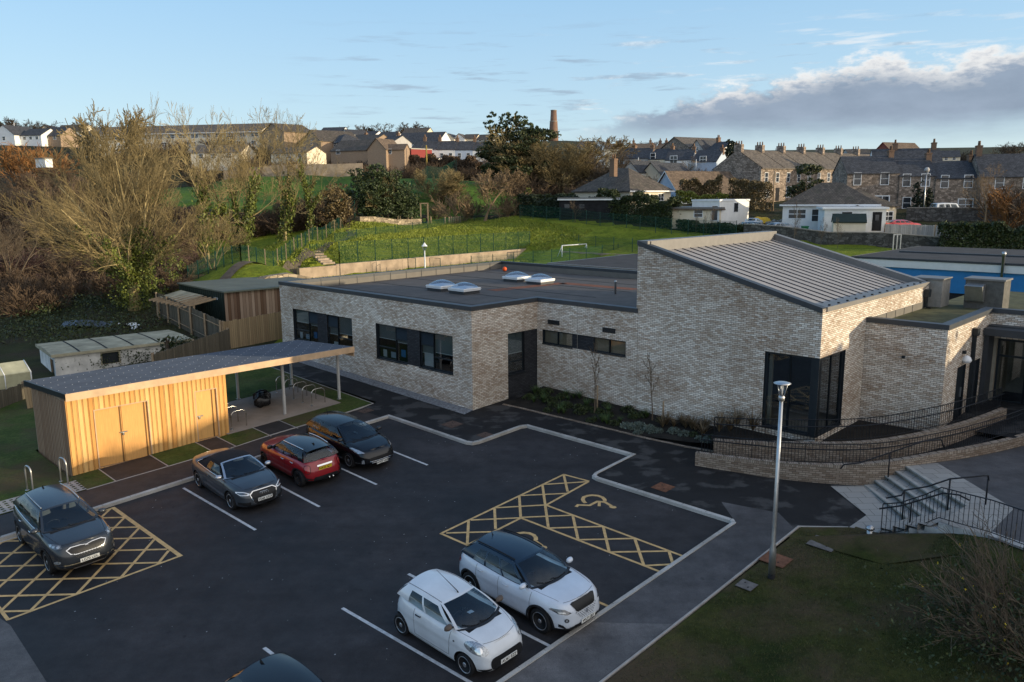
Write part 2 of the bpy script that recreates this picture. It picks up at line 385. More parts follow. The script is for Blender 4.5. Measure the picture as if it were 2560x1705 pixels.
def npmesh(name,V,F,mats,mi=None,smooth=False):
 V=np.asarray(V,np.float32);F=np.asarray(F,np.int32)
 me=D.meshes.new(name);k=F.shape[1]
 me.vertices.add(len(V));me.vertices.foreach_set('co',V.ravel())
 me.loops.add(F.size);me.loops.foreach_set('vertex_index',F.ravel())
 me.polygons.add(len(F));me.polygons.foreach_set('loop_start',np.arange(len(F),dtype=np.int32)*k)
 try:me.polygons.foreach_set('loop_total',np.full(len(F),k,np.int32))
 except Exception:pass
 for m in(mats if isinstance(mats,(list,tuple))else[mats]):me.materials.append(M[m]if isinstance(m,str)else m)
 if mi is not None:me.polygons.foreach_set('material_index',np.asarray(mi,np.int32))
 me.polygons.foreach_set('use_smooth',np.full(len(F),smooth))
 me.update(calc_edges=True);return me
def link(name,me,parent=None,loc=None):
 o=D.objects.new(name,me);COL.objects.link(o)
 if parent:o.parent=parent
 if loc is not None:o.location=loc
 return o
def tag(o,label,cat,group=None,kind=None):
 o['label']=label;o['category']=cat
 if group:o['group']=group
 if kind:o['kind']=kind
 return o
def thing(name,label,cat,loc=(0,0,0),rotz=0,group=None):
 o=D.objects.new(name,None);COL.objects.link(o);o.empty_display_size=.3
 o.location=loc;o.rotation_euler=(0,0,rotz);return tag(o,label,cat,group)
def struct(o,label=None):
 o['kind']='structure'
 if label:o['label']=label
 return o
def dup(root,loc,rotz=None,label=None,scale=None,group=None):
 def cp(o,par):
  c=o.copy();COL.objects.link(c)
  if par:c.parent=par
  for ch in[x for x in D.objects if x.parent==o and x!=c]:cp(ch,c)
  return c
 kids={}
 r=root.copy();COL.objects.link(r);r.location=loc
 if rotz is not None:r.rotation_euler=(0,0,rotz)
 if scale is not None:r.scale=scale if hasattr(scale,'__len__')else(scale,)*3
 if label:r['label']=label
 if group:r['group']=group
 for ch in list(root.children):
  c=ch.copy();COL.objects.link(c);c.parent=r
  for g in list(ch.children):
   d=g.copy();COL.objects.link(d);d.parent=c
 return r
def site(name,label,cat,r,f,z=None,group=None):
 z=Srf(r,f)if z is None else z
 return thing(name,label,cat,W(r,f,z),TH,group)
def slope_z(dr,df,r0,f0):
 return Srf(r0+dr,f0+df)-Srf(r0,f0)
def text_mesh(txt,size,mat,ext=.002,name='lettering',bold=0):
 cu=D.curves.new(name,'FONT');cu.body=txt;cu.size=size;cu.align_x='CENTER';cu.align_y='CENTER';cu.extrude=ext;cu.offset=bold
 o=D.objects.new('tmp',cu);COL.objects.link(o);bpy.context.view_layer.update()
 me=D.meshes.new_from_object(o.evaluated_get(bpy.context.evaluated_depsgraph_get()))
 D.objects.remove(o);me.materials.clear();me.materials.append(M[mat]if isinstance(mat,str)else mat);me.name=name
 return me
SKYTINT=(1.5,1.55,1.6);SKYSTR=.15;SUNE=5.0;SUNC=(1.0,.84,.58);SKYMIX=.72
SKYFILL=1.25  # strength of the out-of-view sky glow added to brighten shaded surfaces
ANCH=[]
def anch(u,v,Y):ANCH.append(at(u,v,Y))
for u,v,Y in[(838,607,86),(892,596,91),(940,588,97),(1000,581,103),(1068,572,109),(1150,560,115),(1187,554,118),(1224,543,121),(1297,539,116),(1420,548,112),(1560,562,106),(1736,580,100),(901,555,108),(1066,555,115),(869,552,107),(1150,541,124),(885,581,95),(764,620,80),(682,635,74),(603,655,68),(660,660,67),(858,575,98),(750,600,86),(640,640,74),(1066,476,135),(1066,446,165),(1140,452,150),(900,440,165),(760,438,165),(640,440,160),(1000,470,140),(900,480,140),(1020,420,205),(1150,418,205),(1240,425,200),(1500,440,185),(1640,440,185),(1780,450,170),(0,362,255),(120,365,255),(400,372,235),(560,378,232),(700,392,228),(850,390,232),(950,385,235),(0,335,380),(250,328,380),(600,330,400),(900,333,400),(1150,348,420),(1384,352,500),(1600,366,400),(1800,372,380),(2070,577,90),(2200,580,90),(2330,590,88),(2070,615,85.5),(2311,625,82),(1900,590,92),(2480,560,95),(2276,520,112),(2420,524,110),(1829,503,120),(1930,515,118),(2100,512,118),(1640,500,116),(1500,520,116),(2540,540,105),(2300,386,1000),(2520,382,1000),(1900,384,900),(1500,372,900),(700,345,1200),(0,335,1200),(2000,400,420),(2300,405,400),(2500,410,400),(60,480,150),(200,470,150),(330,480,140),(500,500,130),(30,560,108),(-250,480,150),(-400,400,260),(2800,520,110),(3000,400,400)]:anch(u,v,Y)
_wa,_wb=[rf(atz(*q,3.52))for q in(Zt(910,1530),Zs(600,1388))]
def PLF(r):return _wa[1]+(r-_wa[0])*(_wb[1]-_wa[1])/(_wb[0]-_wa[0])-.3
A2=[]
for p in ANCH:A2.append((p.x,p.y,p.z-S(p.x,p.y)))
for r_ in(16,22,30,38,45):
 for f_ in(22,27,32,37):
  p=W(r_,f_);A2.append((p.x,p.y,2.25-S(p.x,p.y)))
for r_ in(14,20,28,36,43):p=W(r_,PLF(r_)+2.6);A2.append((p.x,p.y,3.45-S(p.x,p.y)))
for f_ in(20,27,34):p=W(49.5,f_);A2.append((p.x,p.y,3.3-S(p.x,p.y)))
for x_ in range(-75,50,8):
 for y_ in range(-40,60,8):
  if y_<46 or x_<-12:A2.append((x_,y_,0))
for x_ in range(-90,-25,10):
 for y_ in(68,80,95):A2.append((x_,y_,.3))
A2=np.array(A2)
def T(x,y):
 x=np.asarray(x,float);y=np.asarray(y,float)
 d=np.hypot(x[...,None]-A2[:,0],y[...,None]-A2[:,1]);w=1/(d+.35)**2.8
 z=S(x,y)+(w*A2[:,2]).sum(-1)/w.sum(-1)
 r_=(x-B0.x)*RX.x+(y-B0.y)*RX.y;f_=(x-B0.x)*FX.x+(y-B0.y)*FX.y
 k=np.clip((r_-11.5)/2,0,1)*np.clip((49-r_)/2,0,1)*np.clip((f_-17)/2,0,1)*np.clip((PLF(r_)+1.7-f_)/1.2,0,1)
 return z*(1-k)+2.3*k
def Tz(x,y):return float(T(np.array([x]),np.array([y]))[0])
def gnd(u,v,Y):
 p=at(u,v,Y);return Vector((p.x,p.y,Tz(p.x,p.y)))
def axis(stops):
 o=[stops[0][0]]
 for(a,b,st)in stops:
  k=max(1,int(round((b-a)/st)));o+=[a+(b-a)*i/k for i in range(1,k+1)]
 return o
gx=axis([(-1500,-300,80),(-300,-110,12),(-110,80,2.2),(80,300,12),(300,1500,80)])
gy=axis([(-80,0,8),(0,60,2.2),(60,135,1.8),(135,260,6),(260,500,14),(500,1600,70)])
XX,YY=np.meshgrid(gx,gy,indexing='ij');ZZ=T(XX,YY)
rr=(XX-B0.x)*RX.x+(YY-B0.y)*RX.y;ff=(XX-B0.x)*FX.x+(YY-B0.y)*FX.y
near=np.clip((25-np.abs(rr+2))/3,0,1)*np.clip((ff+45)/3,0,1)*np.clip((15.5-ff)/3,0,1)
ZZ-=.16*near
bl=(rr>.5)&(rr<19)&(ff>-13)&(ff<16.5);ZZ=np.where(bl,np.minimum(ZZ,-.2),ZZ)
nz=np.sin(XX*.9+np.cos(YY*.7)*2)*np.cos(YY*.8+np.sin(XX*.5)*2)
ZZ+=nz*.12*np.clip((YY-62)/20,0,1)
ni,nj=XX.shape
Vt=np.stack([XX,YY,ZZ],-1).reshape(-1,3)
ii,jj=np.meshgrid(np.arange(ni-1),np.arange(nj-1),indexing='ij');q=ii*nj+jj
Ft=np.stack([q,q+nj,q+nj+1,q+1],-1).reshape(-1,4)
ctr=Vt[Ft].mean(1);cr_=(ctr[:,0]-B0.x)*RX.x+(ctr[:,1]-B0.y)*RX.y;cf_=(ctr[:,0]-B0.x)*FX.x+(ctr[:,1]-B0.y)*FX.y
BL=sorted([(at(*q).x,at(*q).y)for q in((838,560,108),(950,545,118),(1100,540,124),(1297,539,117),(1736,580,101),(2070,616,86.5),(2345,630,81.5),(2700,650,76))]);YL_=np.interp(ctr[:,0],[q[0]for q in BL],[q[1]for q in BL])
lawnbank=((cf_>15)&(cr_>1.5+np.clip(cf_-24,0,99)*.1)&(ctr[:,1]<YL_))|((cr_>19)&(cf_>-60)&(ctr[:,1]<YL_))
fld=(ctr[:,1]>125)&(ctr[:,1]<178)&(ctr[:,0]>-75)&(ctr[:,0]<5)
mi=np.where(lawnbank,1,np.where(fld,2,0))
M['grass_field']=grass_mat('field_grass',(.035,.08,.010),(.07,.13,.016),(.10,.16,.025),None,.2,.1)
struct(link('ground',npmesh('ground',Vt,Ft,['ground','grass_bank','grass_field'],mi,True)),'rough ground and grass slopes rising to the hill')
def rp(pts,dz=0.0,z=None):return[W(r,f,(Srf(r,f)+dz)if z is None else z)for r,f in pts]
def sheet(name,pts,dz,mat,label=None,z=None):
 mb=MB();mb.cpoly(rp(pts,dz,z));o=mb.build(name,mat);return struct(o,label)
KERB=[(-34,1.95),(-19.6,1.98),(-15.5,2.04),(-8,2.2),(-3.1,2.3),(-3.02,-2.75),(-2.9,-3.05),(-2.6,-3.15),(-.1,-3.18),(.12,-3.3),(.38,-8.62),(-2.0,-8.68),(-2.28,-8.78),(-2.36,-9.05),(-2.15,-14.3),(-2.25,-14.4),(-14,-14.42),(-30,-14.45)]
sheet('car_park',KERB+[(-30,-22),(-44,-22),(-44,1.95)],0,'tarmac','dark tarmac car park with marked bays')
PAVE=KERB+[(-30,-16.15),(-6.9,-16.15),(-1.12,-16.1),(-.15,-17.3),(1.1,-17.4),(5,-17.4),(16,-14),(16,2),(4.6,16.8),(-2.2,17.4),(-2.2,4.4),(-3.4,4.1),(-15.4,3.92),(-34,3.85)]
sheet('pavement',PAVE,.10,'tarmac_dark','new black tarmac footway round the school')
sheet('path',[(-15.4,3.9),(-34,3.85),(-34,2.1),(-15.5,2.2),(-8,2.35),(-3.4,2.45),(-3.4,4.1)],.104,'tarmac_brown','brown tarmac path in front of the timber store')
for a_ in([(-14.36,3.92),(-12.44,3.92),(-12.44,5.64),(-14.36,5.64)],[(-10.53,3.92),(-9.64,3.92),(-9.64,5.64),(-10.53,5.64)],[(-8.0,4.08),(-6.75,4.12),(-6.75,5.46),(-8.0,5.46)]):sheet('path',a_,.108,'tarmac_brown')
sheet('footway',[(-30,-14.56),(-2.4,-14.54),(-2.05,-14.4),(-1.1,-13.4),(-.6,-15.2),(-1.3,-16.05),(-6.9,-16.13),(-30,-16.13)],.104,'tarmac_mid','grey tarmac footway beside the lawn')
sheet('worn_footway',[(-30,-14.58),(-9.6,-14.57),(-8.3,-16.1),(-30,-16.12)],.108,'tarmac_pale','worn older tarmac at the end of the footway')
sheet('old_road',[(-44,-2.4),(-19.9,-2.5),(-19.75,-3.5),(-19.9,-8.5),(-20.4,-22),(-44,-22)],.004,'tarmac_pale','worn pale road surface beside the car park')
mb=MB()
def kerbrun(mb,pts,w,h0,h1,out=1,mi=0):
 n=len(pts)
 def off(i):
  p=Vector(pts[i]);a=(p-Vector(pts[i-1]))if i>0 else None;b=(Vector(pts[i+1])-p)if i<n-1 else None
  nn=Vector((0,0))
  for e in(a,b):
   if e is not None and e.length>0:nn+=Vector((e.y,-e.x)).normalized()
  nn.normalize();ref=(a or b).normalized();c_=max(.5,nn.dot(Vector((ref.y,-ref.x))));return p+nn*(-w*out/c_)
 for i in range(n-1):
  a,b=Vector(pts[i]),Vector(pts[i+1]);ao,bo=off(i),off(i+1)
  ch=.018
  A=[W(a.x,a.y,Srf(*a)+h0),W(b.x,b.y,Srf(*b)+h0),W(b.x,b.y,Srf(*b)+h1-ch),W(a.x,a.y,Srf(*a)+h1-ch)]
  ai=a.lerp(ao,.15);bi=b.lerp(bo,.15)
  t=[W(ai.x,ai.y,Srf(*a)+h1),W(bi.x,bi.y,Srf(*b)+h1),W(bo.x,bo.y,Srf(*b)+h1),W(ao.x,ao.y,Srf(*a)+h1)]
  mb.poly(A,mi);mb.poly([A[3],A[2],t[1],t[0]],mi);mb.poly(t,mi)
  mb.poly([t[3],t[2],W(bo.x,bo.y,Srf(*b)+h0),W(ao.x,ao.y,Srf(*a)+h0)],mi)
def densify(pts,st=.92):
 o=[pts[0]]
 for a,b in zip(pts,pts[1:]):
  k=max(1,int(round(math.dist(a,b)/st)));o+=[(a[0]+(b[0]-a[0])*i/k,a[1]+(b[1]-a[1])*i/k)for i in range(1,k+1)]
 return o
def kerbstones(pts,w,h0,h1,gap=.006):
 d=densify(pts);mb=MB()
 kerbrun(mb,d,w,h0,h1)
 k=len(mb.f)
 return mb
nk=N('kerbstone');nk.set(rough=.85,spec=.25)
w_=nk.n.new('ShaderNodeNewGeometry')
a_=nk.noise(1.1,2,.5);b_=nk.noise(30,4,.7)
nk.col(nk.mix(.5,nk.ramp(a_,[(.35,(.33,.31,.28)),(.65,(.50,.48,.45))]),nk.ramp(b_,[(.3,(.6,)*3),(.7,(1.4,)*3)]),'MULTIPLY'));M['kerbstone']=nk.m
struct(kerbstones(KERB[1:],.14,-.05,.125).build('kerb','kerbstone'),'pale concrete kerb round the car park')
mb=MB()
for i,(a,b)in enumerate(zip(densify(KERB[1:]),densify(KERB[1:])[1:])):
 d=(Vector(b)-Vector(a)).normalized();nn=Vector((-d.y,d.x));p=Vector(b)
 q=[p-d*.006-nn*-.002,p+d*.006-nn*-.002,p+d*.006+nn*.142,p-d*.006+nn*.142]
 mb.poly([W(k.x,k.y,Srf(*k)+.1275)for k in q])
struct(mb.build('kerb_joint','black'))
mb=MB()
def edge(mb,pts,w=.05,dz=.118,h=.06):
 kerbrun(mb,pts,w,dz-h,dz)
edge(mb,[(-15.4,3.9),(-14.38,3.9)]);edge(mb,[(-14.38,3.9),(-12.42,3.88)]);edge(mb,[(-12.42,3.88),(-10.55,3.9)]);edge(mb,[(-10.55,3.9),(-9.62,3.9)]);edge(mb,[(-9.62,3.9),(-8.02,4.06)])
edge(mb,[(-8.02,4.06),(-6.73,4.1)]);edge(mb,[(-6.73,4.1),(-3.9,4.16),(-2.42,4.32),(-2.2,16)])
for x in(-14.36,-12.42,-10.54,-9.62,-8.02,-6.73):edge(mb,[(x,3.9),(x,5.66)])
edge(mb,[(-30,-16.2),(-6.9,-16.2),(-1.12,-16.14),(-.15,-17.3)],.06,.13)
struct(mb.build('edging','edging'),'thin pale concrete edging strips')
def strip(mb,a,b,w,dz,mi=0,clip=None):
 a,b=Vector(a),Vector(b);d=(b-a).normalized();n=Vector((-d.y,d.x))*w/2
 mb.poly([W(p.x,p.y,Srf(*p)+dz)for p in(a-n,b-n,b+n,a+n)],mi)
mb=MB()
for a,b in[((-12.86,1.7),(-12.74,-3.31)),((-10.4,1.7),(-10.39,-3.36)),((-7.94,1.7),(-7.94,-3.31)),((-5.5,1.75),(-5.5,-3.28)),((-15.75,-9.23),(-15.6,-14.4)),((-13.44,-9.18),(-13.18,-14.4)),((-11.14,-9.1),(-10.95,-14.4)),((-18.1,-9.3),(-18,-14.4)),((-22,2.0),(-18.1,2.06-.12))]:
 strip(mb,a,b,.095,.004)
struct(mb.build('bay_marking','marking_white'),'white parking bay lines')
mb=MB();YL=.09
def clipseg(a,b,r0,r1,f0,f1):
 (x0,y0),(x1,y1)=a,b;t0,t1=0,1;dx,dy=x1-x0,y1-y0
 for p,q in((-dx,x0-r0),(dx,r1-x0),(-dy,y0-f0),(dy,f1-y0)):
  if abs(p)<1e-9:
   if q<0:return None
  else:
   t=q/p
   if p<0:t0=max(t0,t)
   else:t1=min(t1,t)
 return None if t0>=t1 else((x0+t0*dx,y0+t0*dy),(x0+t1*dx,y0+t1*dy))
R0,R1,F0,F1=-19.72,-15.24,-3.17,1.88
strip(mb,(R1,F1+.06),(R1+.1,F0-.05),.13,.0045)
strip(mb,(R1+.1,F0),(R0,F0+.03),YL,.005);strip(mb,(R0,F1),(R1,F1),YL,.0052);strip(mb,(R0,F0),(R0,F1),YL,.0048)
for c in(-14.45,-15.5,-16.6,-17.7,-18.85,-20,-21.2,-22.3):
 s_=clipseg((R0,c-R0),(R1,c-R1),R0,R1,F0,F1)
 if s_:strip(mb,*s_,YL,.0056)
for c in(-12.66,-13.72,-14.9,-16.07,-17.2,-18.3,-19.43,-20.5):
 s_=clipseg((R0,R0-c),(R1,R1-c),R0,R1,F0,F1)
 if s_:strip(mb,*s_,YL,.0062)
for a,b in[((-8.86,-7.93),(-2.66,-7.78)),((-2.7,-7.75),(-2.55,-8.87)),((-2.58,-8.87),(-5.08,-9.03)),((-5.1,-9.0),(-4.98,-14.37)),((-6.19,-14.4),(-6.38,-9.03)),((-6.36,-9.06),(-8.84,-9.1)),((-8.88,-7.9),(-8.6,-14.39))]:
 strip(mb,a,b,YL,.005)
for a,b in[((-8.74,-8.03),(-7.7,-9.05)),((-7.59,-7.95),(-6.38,-9.05)),((-6.39,-7.91),(-5.1,-9.01)),((-5.14,-7.84),(-3.89,-8.95)),((-3.92,-7.79),(-2.62,-8.85)),((-6.33,-9.05),(-5.1,-10.18)),((-6.3,-10.22),(-5.08,-11.4)),((-6.26,-11.43),(-5.06,-12.62)),((-6.24,-12.6),(-5.03,-13.84)),((-6.2,-13.83),(-5.6,-14.37))]:strip(mb,a,b,YL,.0056)
for a,b in[((-7.68,-7.93),(-8.78,-9.05)),((-6.46,-7.91),(-7.5,-9.0)),((-5.19,-7.86),(-6.36,-9.03)),((-3.95,-7.84),(-6.3,-10.19)),((-2.73,-7.81),(-3.77,-8.87)),((-5.1,-10.21),(-6.27,-11.39)),((-5.05,-11.43),(-6.24,-12.57)),((-5.05,-12.66),(-6.2,-13.79)),((-5.03,-13.89),(-5.57,-14.37))]:strip(mb,a,b,YL,.0062)
struct(mb.build('bay_hatching','marking_yellow'),'yellow cross hatching beside the accessible bays')
def stroke(mb,pts,w,dz):
 pts=[Vector(p)for p in pts];L=[];R_=[]
 for i,p in enumerate(pts):
  d1=(p-pts[i-1]).normalized()if i else None;d2=(pts[i+1]-p).normalized()if i<len(pts)-1 else None
  d=((d1 or d2)+(d2 or d1)).normalized();n=Vector((-d.y,d.x));k=1/max(.55,abs(d.dot(d1 or d2)))
  L.append(p+n*w/2*k);R_.append(p-n*w/2*k)
 for i in range(len(pts)-1):
  mb.poly([W(p.x,p.y,Srf(*p)+dz)for p in(R_[i],R_[i+1],L[i+1],L[i])])
ISA_ARC=[(-4.07,-9.92),(-4.02,-9.8),(-3.9,-9.66),(-3.74,-9.58),(-3.58,-9.6),(-3.42,-9.7),(-3.32,-9.87),(-3.32,-10.06),(-3.4,-10.22),(-3.52,-10.33)]
def isa(dr,df):
 mb=MB();o=lambda l:[(a+dr,b+df)for a,b in l]
 stroke(mb,o(ISA_ARC),.13,.0045)
 stroke(mb,o([(-4.52,-9.87),(-4.36,-9.83),(-4.12,-10.14),(-3.7,-10.14),(-3.57,-10.36),(-3.66,-10.72)]),.11,.0045)
 stroke(mb,o([(-3.66,-10.2),(-3.96,-10.42)]),.1,.0052)
 c=(-3.7+dr,-10.8+df);mb.cpoly([W(c[0]+.11*math.cos(t),c[1]+.13*math.sin(t),Srf(c[0],c[1])+.0055)for t in[i*math.pi/8 for i in range(16)]])
 return struct(mb.build('wheelchair_symbol','marking_yellow'))
isa(0,0)['label']='yellow wheelchair symbol painted in the corner bay';isa(-3.66,-.12)['label']='yellow wheelchair symbol half hidden by the white crossover'
def lawn(name,pts,mat,dz=.112,label=None):return sheet(name,pts,dz,mat,label)
lawn('lawn',[(-15.4,3.95),(-14.4,3.95),(-14.4,5.66),(-15.4,5.66)],'grass_shed')
lawn('lawn',[(-12.4,3.94),(-10.57,3.95),(-10.57,5.66),(-12.4,5.66)],'grass_shed')
lawn('lawn',[(-9.6,3.95),(-8.05,4.1),(-8.05,5.5),(-9.6,5.5)],'grass_shed')
lawn('lawn',[(-6.7,4.15),(-3.9,4.2),(-2.47,4.36),(-2.25,18),(-3.4,18),(-3.45,5.55),(-6.7,5.5)],'grass_shed')
lawn('lawn',[(-3.4,9.8),(-3.4,18),(-30,20),(-30,5.12),(-15.4,5.12),(-15.4,9.8)],'grass_shed',.10)
sheet('store_floor',[(-9.2,5.5),(-8.0,5.47),(-3.42,5.55),(-3.42,9.78),(-9.2,9.78)],.118,'concrete','pale concrete slab under the cycle shelter')
sheet('gravel_strip',[(-.68,-.15),(0,0),(0,16.6),(-.68,16.6)],.115,'gravel','grey gravel margin along the brick wall')
BEDF=[(1.5,-.43),(1.66,-1.8),(1.79,-3.36),(1.93,-4.6),(2.05,-5.9),(2.2,-7.9),(2.45,-9.8),(2.75,-10.9)]
bedz=lambda r,f:Srf(r,f)+.13+.22*max(0,min(1,(r-2)/2.4))+max(0,min(1,(-f-8)/5))*.35
mb=MB()
bp=[(a,b)for a,b in BEDF]
for i in range(len(bp)-1):
 for j in range(6):
  t0,t1=j/6,(j+1)/6;qs=[]
  for(p,t)in((bp[i],t0),(bp[i],t1),(bp[i+1],t1),(bp[i+1],t0)):qs.append((p[0]+.1+(4.45-p[0]-.1)*t,p[1]))
  mb.poly([W(a,b,bedz(a,b))for a,b in qs])
struct(mb.build('planting_bed','soil'),'dark soil bed against the brick wall')
mb=MB();d_=densify(BEDF,.23)
for a,b in zip(d_,d_[1:]):
 a,b=Vector(a),Vector(b);d=(b-a).normalized();n=Vector((-d.y,d.x))*.11;a=a+d*.006;b=b-d*.006
 pts=[a,b,b+n,a+n];z1=[Srf(*p)+.135 for p in pts]
 mb.add([W(p.x,p.y,z-.1)for p,z in zip(pts,z1)]+[W(p.x,p.y,z)for p,z in zip(pts,z1)],[(4,5,6,7),(0,1,5,4),(1,2,6,5),(2,3,7,6),(3,0,4,7)])
struct(mb.build('brick_edging','brick_brown'),'brown brick edging of the planting bed')
LAWN2=[(-40,-16.26),(-6.9,-16.26),(-1.12,-16.2),(-.15,-17.34),(.0,-18.15),(.05,-20.2),(-.1,-21),(-.4,-22.4),(-1.2,-25),(-2.5,-30),(-6,-44),(-40,-44)]
def lawnz(r,f):
 d=max(0,-16.3-f);z=Srf(r,f)+.13+.02*min(d,6)+.045*max(0,d-5)
 k=max(0,min(1,(-18.0-f)/3.0))*max(0,min(1,(r+4.2)/4.0));k=k*k*(3-2*k);return z+(.46-z)*k
mb=MB()
for i in range(52):
 for j in range(46):
  a,b=-40+i*.8,-16.26-j*.6;c,d=a+.8,b-.6
  mb.add([W(*p,lawnz(*p))for p in((a,d),(c,d),(c,b),(a,b))],[(0,1,2,3)],0,True)if(c<=-1.2 or(c<=.1 and b<-17.4)or(c<=-.15 and b<-17.0))and not(b>-16.3 and c>-1.2)else None
mb.cpoly([W(*p,lawnz(*p)-.004)for p in[(-2,-16.2),(-1.12,-16.2),(-.15,-17.34),(.02,-18.2),(.05,-20.2),(-.1,-21),(-1.0,-21),(-2,-19)]])
struct(mb.build('front_lawn','grass_lawn'),'dull winter lawn in the shade in front of the school')
mb=MB()
for i in range(44):
 for j in range(11):
  r0,f0=-20+i*.105,3.96+j*.105
  if r0>-15.45:continue
  if(i%2==0)or(j%2==0):
   mb.poly([W(*p,Srf(*p)+.125)for p in((r0,f0),(r0+.105,f0),(r0+.105,f0+.105),(r0,f0+.105))])
struct(mb.build('grass_paver','edging'),'pale grid pavers filled with grass')
lawn('lawn',[(-30,3.93),(-15.44,3.93),(-15.44,5.14),(-30,5.14)],'grass_shed',.11)
OUT=[(1.08,-11.05,.45),(1.5,-12.5,.47),(1.98,-13.9,.5),(2.62,-15.2,.56),(3.45,-16.4,.66),(4.5,-17.3,.76),(5.8,-18.05,.84),(7.3,-18.8,.87),(9.8,-19.75,.9),(13,-20.6,.95),(17,-21.2,1.0)]
INN=[(1.95,-11.3,.80),(2.4,-12.2,.82),(2.95,-13.2,.87),(3.6,-14.4,.95),(4.4,-15.6,1.04),(5.4,-16.55,1.14),(7.3,-17.6,1.28),(9.6,-18.3,1.34),(12.2,-18.75,1.36)]
def crv(P,k=6):
 o=[]
 for i in range(len(P)-1):
  p0,p1,p2,p3=P[max(i-1,0)],P[i],P[i+1],P[min(i+2,len(P)-1)]
  for j in range(k):
   t=j/k;o.append(tuple(.5*(2*p1[a]+(p2[a]-p0[a])*t+(2*p0[a]-5*p1[a]+4*p2[a]-p3[a])*t*t+(3*p1[a]-p0[a]-3*p2[a]+p3[a])*t**3)for a in range(len(p1))))
 o.append(tuple(P[-1]));return o
def rampz(r):return .06+.86*max(0,min(1,(r-1.3)/10.5))
def offc(P,w):
 o=[]
 for i in range(len(P)):
  a,b=P[max(i-1,0)],P[min(i+1,len(P)-1)];d=Vector((b[0]-a[0],b[1]-a[1])).normalized();n=Vector((-d.y,d.x))
  o.append((P[i][0]+n.x*w,P[i][1]+n.y*w,P[i][2]))
 return o
def curvewall(name,P,w,zb,label):
 t=thing(name,label,'wall',W(P[0][0],P[0][1],zb(*P[0][:2])))
 o_=W(P[0][0],P[0][1],zb(*P[0][:2]));q=offc(P,w);mb=MB();cp=MB();s=0
 for i in range(len(P)-1):
  a,b,c,d=P[i],P[i+1],q[i+1],q[i];hc=.11
  A=lambda p,z:W(p[0],p[1],z)-o_
  mb.poly([A(a,zb(*a[:2])),A(b,zb(*b[:2])),A(b,b[2]-hc),A(a,a[2]-hc)]);mb.poly([A(c,zb(*c[:2])),A(d,zb(*d[:2])),A(d,d[2]-hc),A(c,c[2]-hc)])
  ends=([0]if i==0 else[])+([1]if i==len(P)-2 else[])
  for e in ends:
   x,y=((d,a),(b,c))[e];mb.poly([A(x,zb(*x[:2])),A(y,zb(*y[:2])),A(y,y[2]-hc),A(x,x[2]-hc)]);cp.poly([A(x,x[2]-hc),A(y,y[2]-hc),A(y,y[2]),A(x,x[2])])
  cp.poly([A(a,a[2]-hc),A(b,b[2]-hc),A(b,b[2]),A(a,a[2])]);cp.poly([A(c,c[2]-hc),A(d,d[2]-hc),A(d,d[2]),A(c,c[2])]);cp.poly([A(a,a[2]),A(b,b[2]),A(c,c[2]),A(d,d[2])])
 me=mb.build('brickwork','brick_brown',t);runuv(me.data,P,o_)
 c_=cp.build('coping_course','brick_coping',t);runuv(c_.data,P,o_)
 return t
def runuv(me,P,o_):
 ps=np.array([W(p[0],p[1],0)[:2]for p in P]);sl=np.concatenate([[0],np.cumsum(np.hypot(*(ps[1:]-ps[:-1]).T))])
 uv=me.uv_layers[0].data
 for pl in me.polygons:
  for li in pl.loop_indices:
   v=me.vertices[me.loops[li].vertex_index].co;x,y=v.x+o_.x,v.y+o_.y
   k=int(np.argmin(np.hypot(ps[:,0]-x,ps[:,1]-y)))
   uv[li].uv=(sl[k],v.z+(0 if abs(pl.normal.z)<.8 else(x*.3)))
M['brick_coping']=brick('brick_on_edge',(.42,.36,.30),(.24,.18,.14),(.10,.09,.07),w=.075,h=.13,patch=.5,patchc=(.2,.13,.09))
outP,innP=crv(OUT),crv(INN)
curvewall('ramp_wall',outP,.22,lambda r,f:min(Srf(r,f),0)-.15,'curved low brown brick wall on the outer side of the ramp')
curvewall('planter_wall',innP,.22,lambda r,f:rampz(r)-.15,'curved brick retaining wall between the ramp and the planting bed')
mb=MB();qo=offc(outP,.2)
for i in range(len(qo)-1):
 def inn(p):
  j=min(range(len(innP)),key=lambda k:(innP[k][0]-p[0])**2+(innP[k][1]-p[1])**2);return innP[j]
 a,b=qo[i],qo[i+1];c,d=inn(b),inn(a)
 if a[0]>9:c,d=(b[0]*.35+9,-17.0),(a[0]*.35+9,-17.0)
 mb.add([W(p[0],p[1],rampz(p[0]))for p in(a,b,c,d)],[(0,1,2,3)],0,True)
mb.poly([W(*p,.90)for p in((9.5,-17.2),(24,-17.2),(24,-24),(12,-20.5),(9.5,-19.6))])
struct(mb.build('ramp','tarmac_dark'),'dark tarmac ramp rising to the entrance')
mb=MB();
mb.cpoly([W(p[0],p[1],min(p[2]-.2,.95))for p in[(q[0],q[1],min(q[2],.9))for q in offc(innP,.15)[::3]]+[(12.2,-17.25,1.1),(8.82,-17.2,.95),(8.82,-14.1,.9),(4.4,-14.2,.86),(4.4,-10.5,.92),(2.6,-10.8,.92)]])
struct(mb.build('upper_bed','soil'),'dark planting bed between the ramp wall and the school')
M['stone_nosing']=plain('stone_nosing',(.36,.345,.315),.85,0,.2,3)
M['riser']=brick('riser_stone',(.24,.215,.18),(.15,.13,.105),(.03,.026,.022),w=.5,h=.2)
st=thing('steps','pale stone steps climbing from the footway to the upper yard','steps',W(3.4,-16.5,-.25),TH)
def stepl(p):q=Vector(p)-W(3.4,-16.5,-.25);return Vector((q.dot(RX),q.dot(FX),q.z))
NOSE=[((3.42,-16.47),(1.36,-18.55)),((3.74,-16.68),(1.54,-18.92)),((4.06,-16.89),(1.72,-19.28)),((4.4,-17.09),(1.9,-19.63)),((4.74,-17.29),(2.08,-19.98))]
